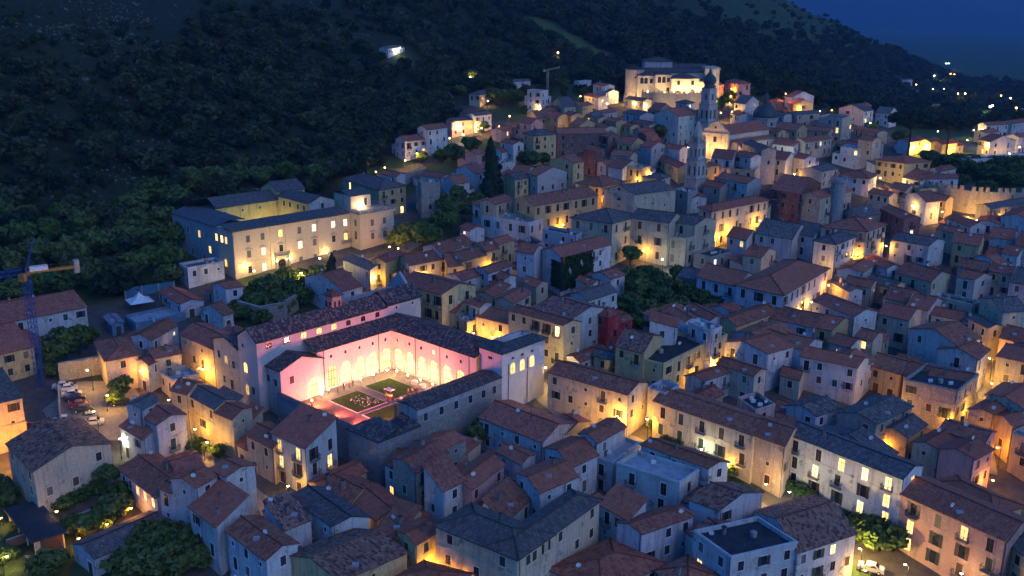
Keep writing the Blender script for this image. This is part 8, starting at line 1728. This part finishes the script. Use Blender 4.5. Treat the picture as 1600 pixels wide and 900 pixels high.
def place_people():
    ms = [person_mesh(i) for i in range(3)]; r = random.Random(12); cl = [(.6, .6, .58), (.05, .05, .06), (.35, .05, .05), (.08, .1, .2), (.5, .4, .3), (.6, .15, .12), (.1, .1, .1)]; cn = ['white', 'black', 'red', 'navy', 'tan', 'coral', 'dark']
    pos = [(6.2 + r.uniform(-2.6, 3.4), 19.5 + r.uniform(-4.5, 5.5)) for _ in range(22)] + [(16.2, 2.6), (14.9, 2.9), (13.6, 2.5), (12.8, 13.2), (13.2, 13.9), (9.0, 15.4), (12.6, 17.4), (18.2, 3.1)]
    for i, (s, t) in enumerate(pos):
        k = i % 7; p = put('person', ms[i % 3], None, mon_w(t, s, .25 if not (4.8 < s < 11.8 and (4.4 < t < 14.6 or 16.4 < t < 26)) else .34), r.uniform(0, 6.28), cl[k])
        tag(p, f'person in a {cn[k]} top standing ' + ('in the crowd on the right of the cloister court' if i < 22 else 'by the left arcade of the cloister court' if i in (22, 23, 24, 29) else 'on the path between the cloister lawns'), 'person', 'guests in the cloister court')
place_people()
def furniture():
    r = random.Random(8); tm = MB(); tm.tube((0, 0, .68), (0, 0, .74), .75, None, 14); tm.tube((0, 0, 0), (0, 0, .68), .74, .70, 14)
    for i, (s, t) in enumerate(((4.5, 17), (4.3, 20.5), (4.4, 24), (8, 24.5), (9.5, 20), (3.2, 11), (3.4, 14))):
        o = tm.build('round_table', 'cloth', None, (.7, .66, .6)); o.location = mon_w(t, s, .25); tag(o, 'round table with white cloth among the guests in the court', 'table', 'party tables in the cloister court')
    root = empty('serving_cart', mon_w(14.0, 12.9, .25), MROT); tag(root, 'small lit wooden serving cart on the path between the lawns', 'cart')
    b = MB()
    for x in (-.7, .7):
        for y in (-.4, .4): b.box(x - .05, y - .05, .3, x + .05, y + .05, 2.3)
    for z in (.8, 1.5): b.box(-.8, -.5, z, .8, .5, z + .06)
    b.build('frame', 'wood', root); MB().box(-.95, -.65, 2.3, .95, .65, 2.42).build('canopy', 'white_paint', root); MB().box(-.6, -.3, .86, .6, .3, 1.2).build('glow_crate', 'lit_pane', root)  # box glows by its own material, the cart's light is put into it
    wm = MB().tube((0, -.04, 0), (0, .04, 0), .3, None, 12).mesh('wheel', 'wood')
    for x in (-.6, .6):
        for y in (-.45, .45): put('wheel', wm, root, (x, y, .3))
    # flower clumps on the front lawn
    q = np.random.default_rng(3); n = 60; b = MB()
    for k in range(n):
        t, s = q.uniform(7.2, 13.6), q.uniform(15.0, 19.8); x, y, z = mon_w(t, s, .32); R = q.uniform(.08, .17); b.lathe((x, y, z), [(R * .8, 0), (R, R * .6), (R * .5, R * 1.2)], 6)
    tag(b.build('flower_bed', 'terrace'), 'pale flower clumps scattered over the front cloister lawn', 'flowers', kind='stuff')
furniture()
def garden_walls():
    def wall(pts, h, th, label, mat, col=None, name='garden_wall'):
        x0, y0 = pts[0]; z0 = gz(x0, y0); root = empty(name, (x0, y0, z0)); tag(root, label, 'wall'); b = MB(); c = MB()
        for p, q in zip(pts[:-1], pts[1:]):
            e = math.hypot(q[0] - p[0], q[1] - p[1]); k = max(1, int(e / 3)); nx, ny = -(q[1] - p[1]) / e * th, (q[0] - p[0]) / e * th
            for i in range(k):
                a = (p[0] + (q[0] - p[0]) * i / k, p[1] + (q[1] - p[1]) * i / k); d = (p[0] + (q[0] - p[0]) * (i + 1) / k, p[1] + (q[1] - p[1]) * (i + 1) / k); g0, g1 = gz(*a) - z0, gz(*d) - z0
                F = [(a[0] - x0, a[1] - y0), (d[0] - x0, d[1] - y0), (d[0] + nx - x0, d[1] + ny - y0), (a[0] + nx - x0, a[1] + ny - y0)]; zz = (g0, g1, g1, g0)
                lo = [(*f, z - 1) for f, z in zip(F, zz)]; hi = [(*f, z + h) for f, z in zip(F, zz)]
                for m in range(4): n = (m + 1) % 4; b.poly([lo[m], lo[n], hi[n], hi[m]])
                b.poly(hi); c.obox((F[0][0] - nx * .15, F[0][1] - ny * .15, (g0 + g1) / 2 + h + .01), (d[0] - a[0], d[1] - a[1], g1 - g0), (nx * 1.3, ny * 1.3, 0), (0, 0, .12))
        b.build('masonry', mat, root, col); c.build('coping', 'concrete', root)
    wall([(-101, 203), (-93, 207), (-86, 209.5)], 4.2, .5, 'tall stone retaining wall lit yellow behind the car park', 'stone', (.40, .35, .27))
    wall([(-99, 198), (-95, 189), (-91, 181)], 2.2, .3, 'rendered fence wall along the row of parked cars', 'plaster', (.40, .34, .28))
    wall([(-101, 181.5), (-92, 180.5)], 2.0, .2, 'red hoarding with white marks below the car park', 'plaster', (.42, .06, .05), 'hoarding')
    wall([(-84, 144), (-74, 152), (-66, 160)], 1.4, .3, 'low brick garden wall beside the restaurant garden', 'brick_pave')
    wall([(-71, 240), (-64, 236), (-58, 239), (-56, 244)], 4.0, .6, 'curved stone garden wall below the floodlit palazzo', 'stone', (.33, .31, .28))
    wall([(-50, 352), (-40, 356), (-33, 366)], 3.5, .6, 'stone retaining wall under the hillside terrace road', 'stone', (.33, .31, .28))
    wall([(6, 440), (14, 449), (22, 460)], 2.5, .5, 'stone wall along the climbing upper road', 'stone', (.42, .38, .30))
garden_walls()
def yard():
    x, y = -97.5, 243.5; z = gz(x, y); root = empty('marquee', (x, y, z), math.radians(35)); tag(root, 'small white peaked marquee in the blue-walled yard', 'tent')
    b = MB(); k = [(-3, -3), (3, -3), (3, 3), (-3, 3)]
    for i in range(4):
        p, q = k[i], k[(i + 1) % 4]; m = lambda a, t: (a[0] * t, a[1] * t)
        b.poly([(*p, 2.4), (*q, 2.4), (*m(q, .35), 3.3), (*m(p, .35), 3.3)]); b.poly([(*m(p, .35), 3.3), (*m(q, .35), 3.3), (0, 0, 4.8)])
    b.build('canopy', 'white_paint', root)
    for p in k: MB().tube((*p, 0), (*p, 2.4), .06, None, 6).build('pole', 'iron', root)
    root = empty('yard_wall', (-104, 250, gz(-104, 250))); tag(root, 'bright blue painted wall behind the white marquee', 'wall'); MB().obox((0, 0, -1), (11, 7.5, 0), (-.15, .22, 0), (0, 0, 4)).build('panel', 'blue_tarp', root)
    b = MB(); [b.obox((11 * t, 7.5 * t, -1), (.2, .14, 0), (.1, -.14, 0), (0, 0, 4.2)) for t in (0, .33, .66, .98)]; b.build('post', 'concrete', root)
yard()
def church_front():
    for row in HOUSES:
        if row[12] != 'pale church with triangular pediment and dark nave roof': continue
        root = [o for o in ROOTS if o['label'] == row[12]][0]; ta = math.radians(row[9]); ua = np.array([math.cos(ta), math.sin(ta)]); nr = np.array([-ua[1], ua[0]]); ll = row[11]; z = row[7] - root.location[2]
        b = MB()
        for zz, hh, d in ((z - .5, .5, .35), (z - 3.6, .3, .2)): b.obox((*(nr * .02 - ua * .2), zz), (*(ua * (ll + .4)), 0), (*(nr * d), 0), (0, 0, hh))
        for t in (.02, .27, .68, .93): b.obox((*(nr * .02 + ua * ll * t), -2), (*(ua * .5), 0), (*(nr * .16), 0), (0, 0, z + 1.5))
        b.build('cornice', 'plaster', root, (.56, .52, .45)); c = ua * ll / 2 + nr * .03; rz = math.atan2(-ua[1], -ua[0])
        w = put('window', FR['arch'], root, (c[0], c[1], z - 2.2), rz, (.5, .46, .4), (1.2, 1, .7)); put('pane', PD['arch'], w); w = put('window', FR['small'], root, (c[0], c[1], z + .9), rz, (.5, .46, .4), (1.6, 1, 1.3)); put('pane', PD['small'], w)
church_front()
# ------------------------------------------------------------------ air
def haze():
    m = bpy.data.materials.new('haze'); m.use_nodes = True; n, l = m.node_tree.nodes, m.node_tree.links; n.remove(n['Principled BSDF']); v = n.new('ShaderNodeVolumePrincipled')
    v.inputs['Color'].default_value = (.20, .48, .95, 1); v.inputs['Density'].default_value = HAZE_D; v.inputs['Anisotropy'].default_value = 0.0; l.new(v.outputs[0], n['Material Output'].inputs['Volume']); MATS['haze'] = m
    o = MB().box(-14000, -14000, -40, 14000, 16500, 1150).build('haze', 'haze'); tag(o, 'thin blue evening haze over the whole valley', 'haze', kind='stuff')
HAZE_D = 0.0001
if HAZE_D: haze()
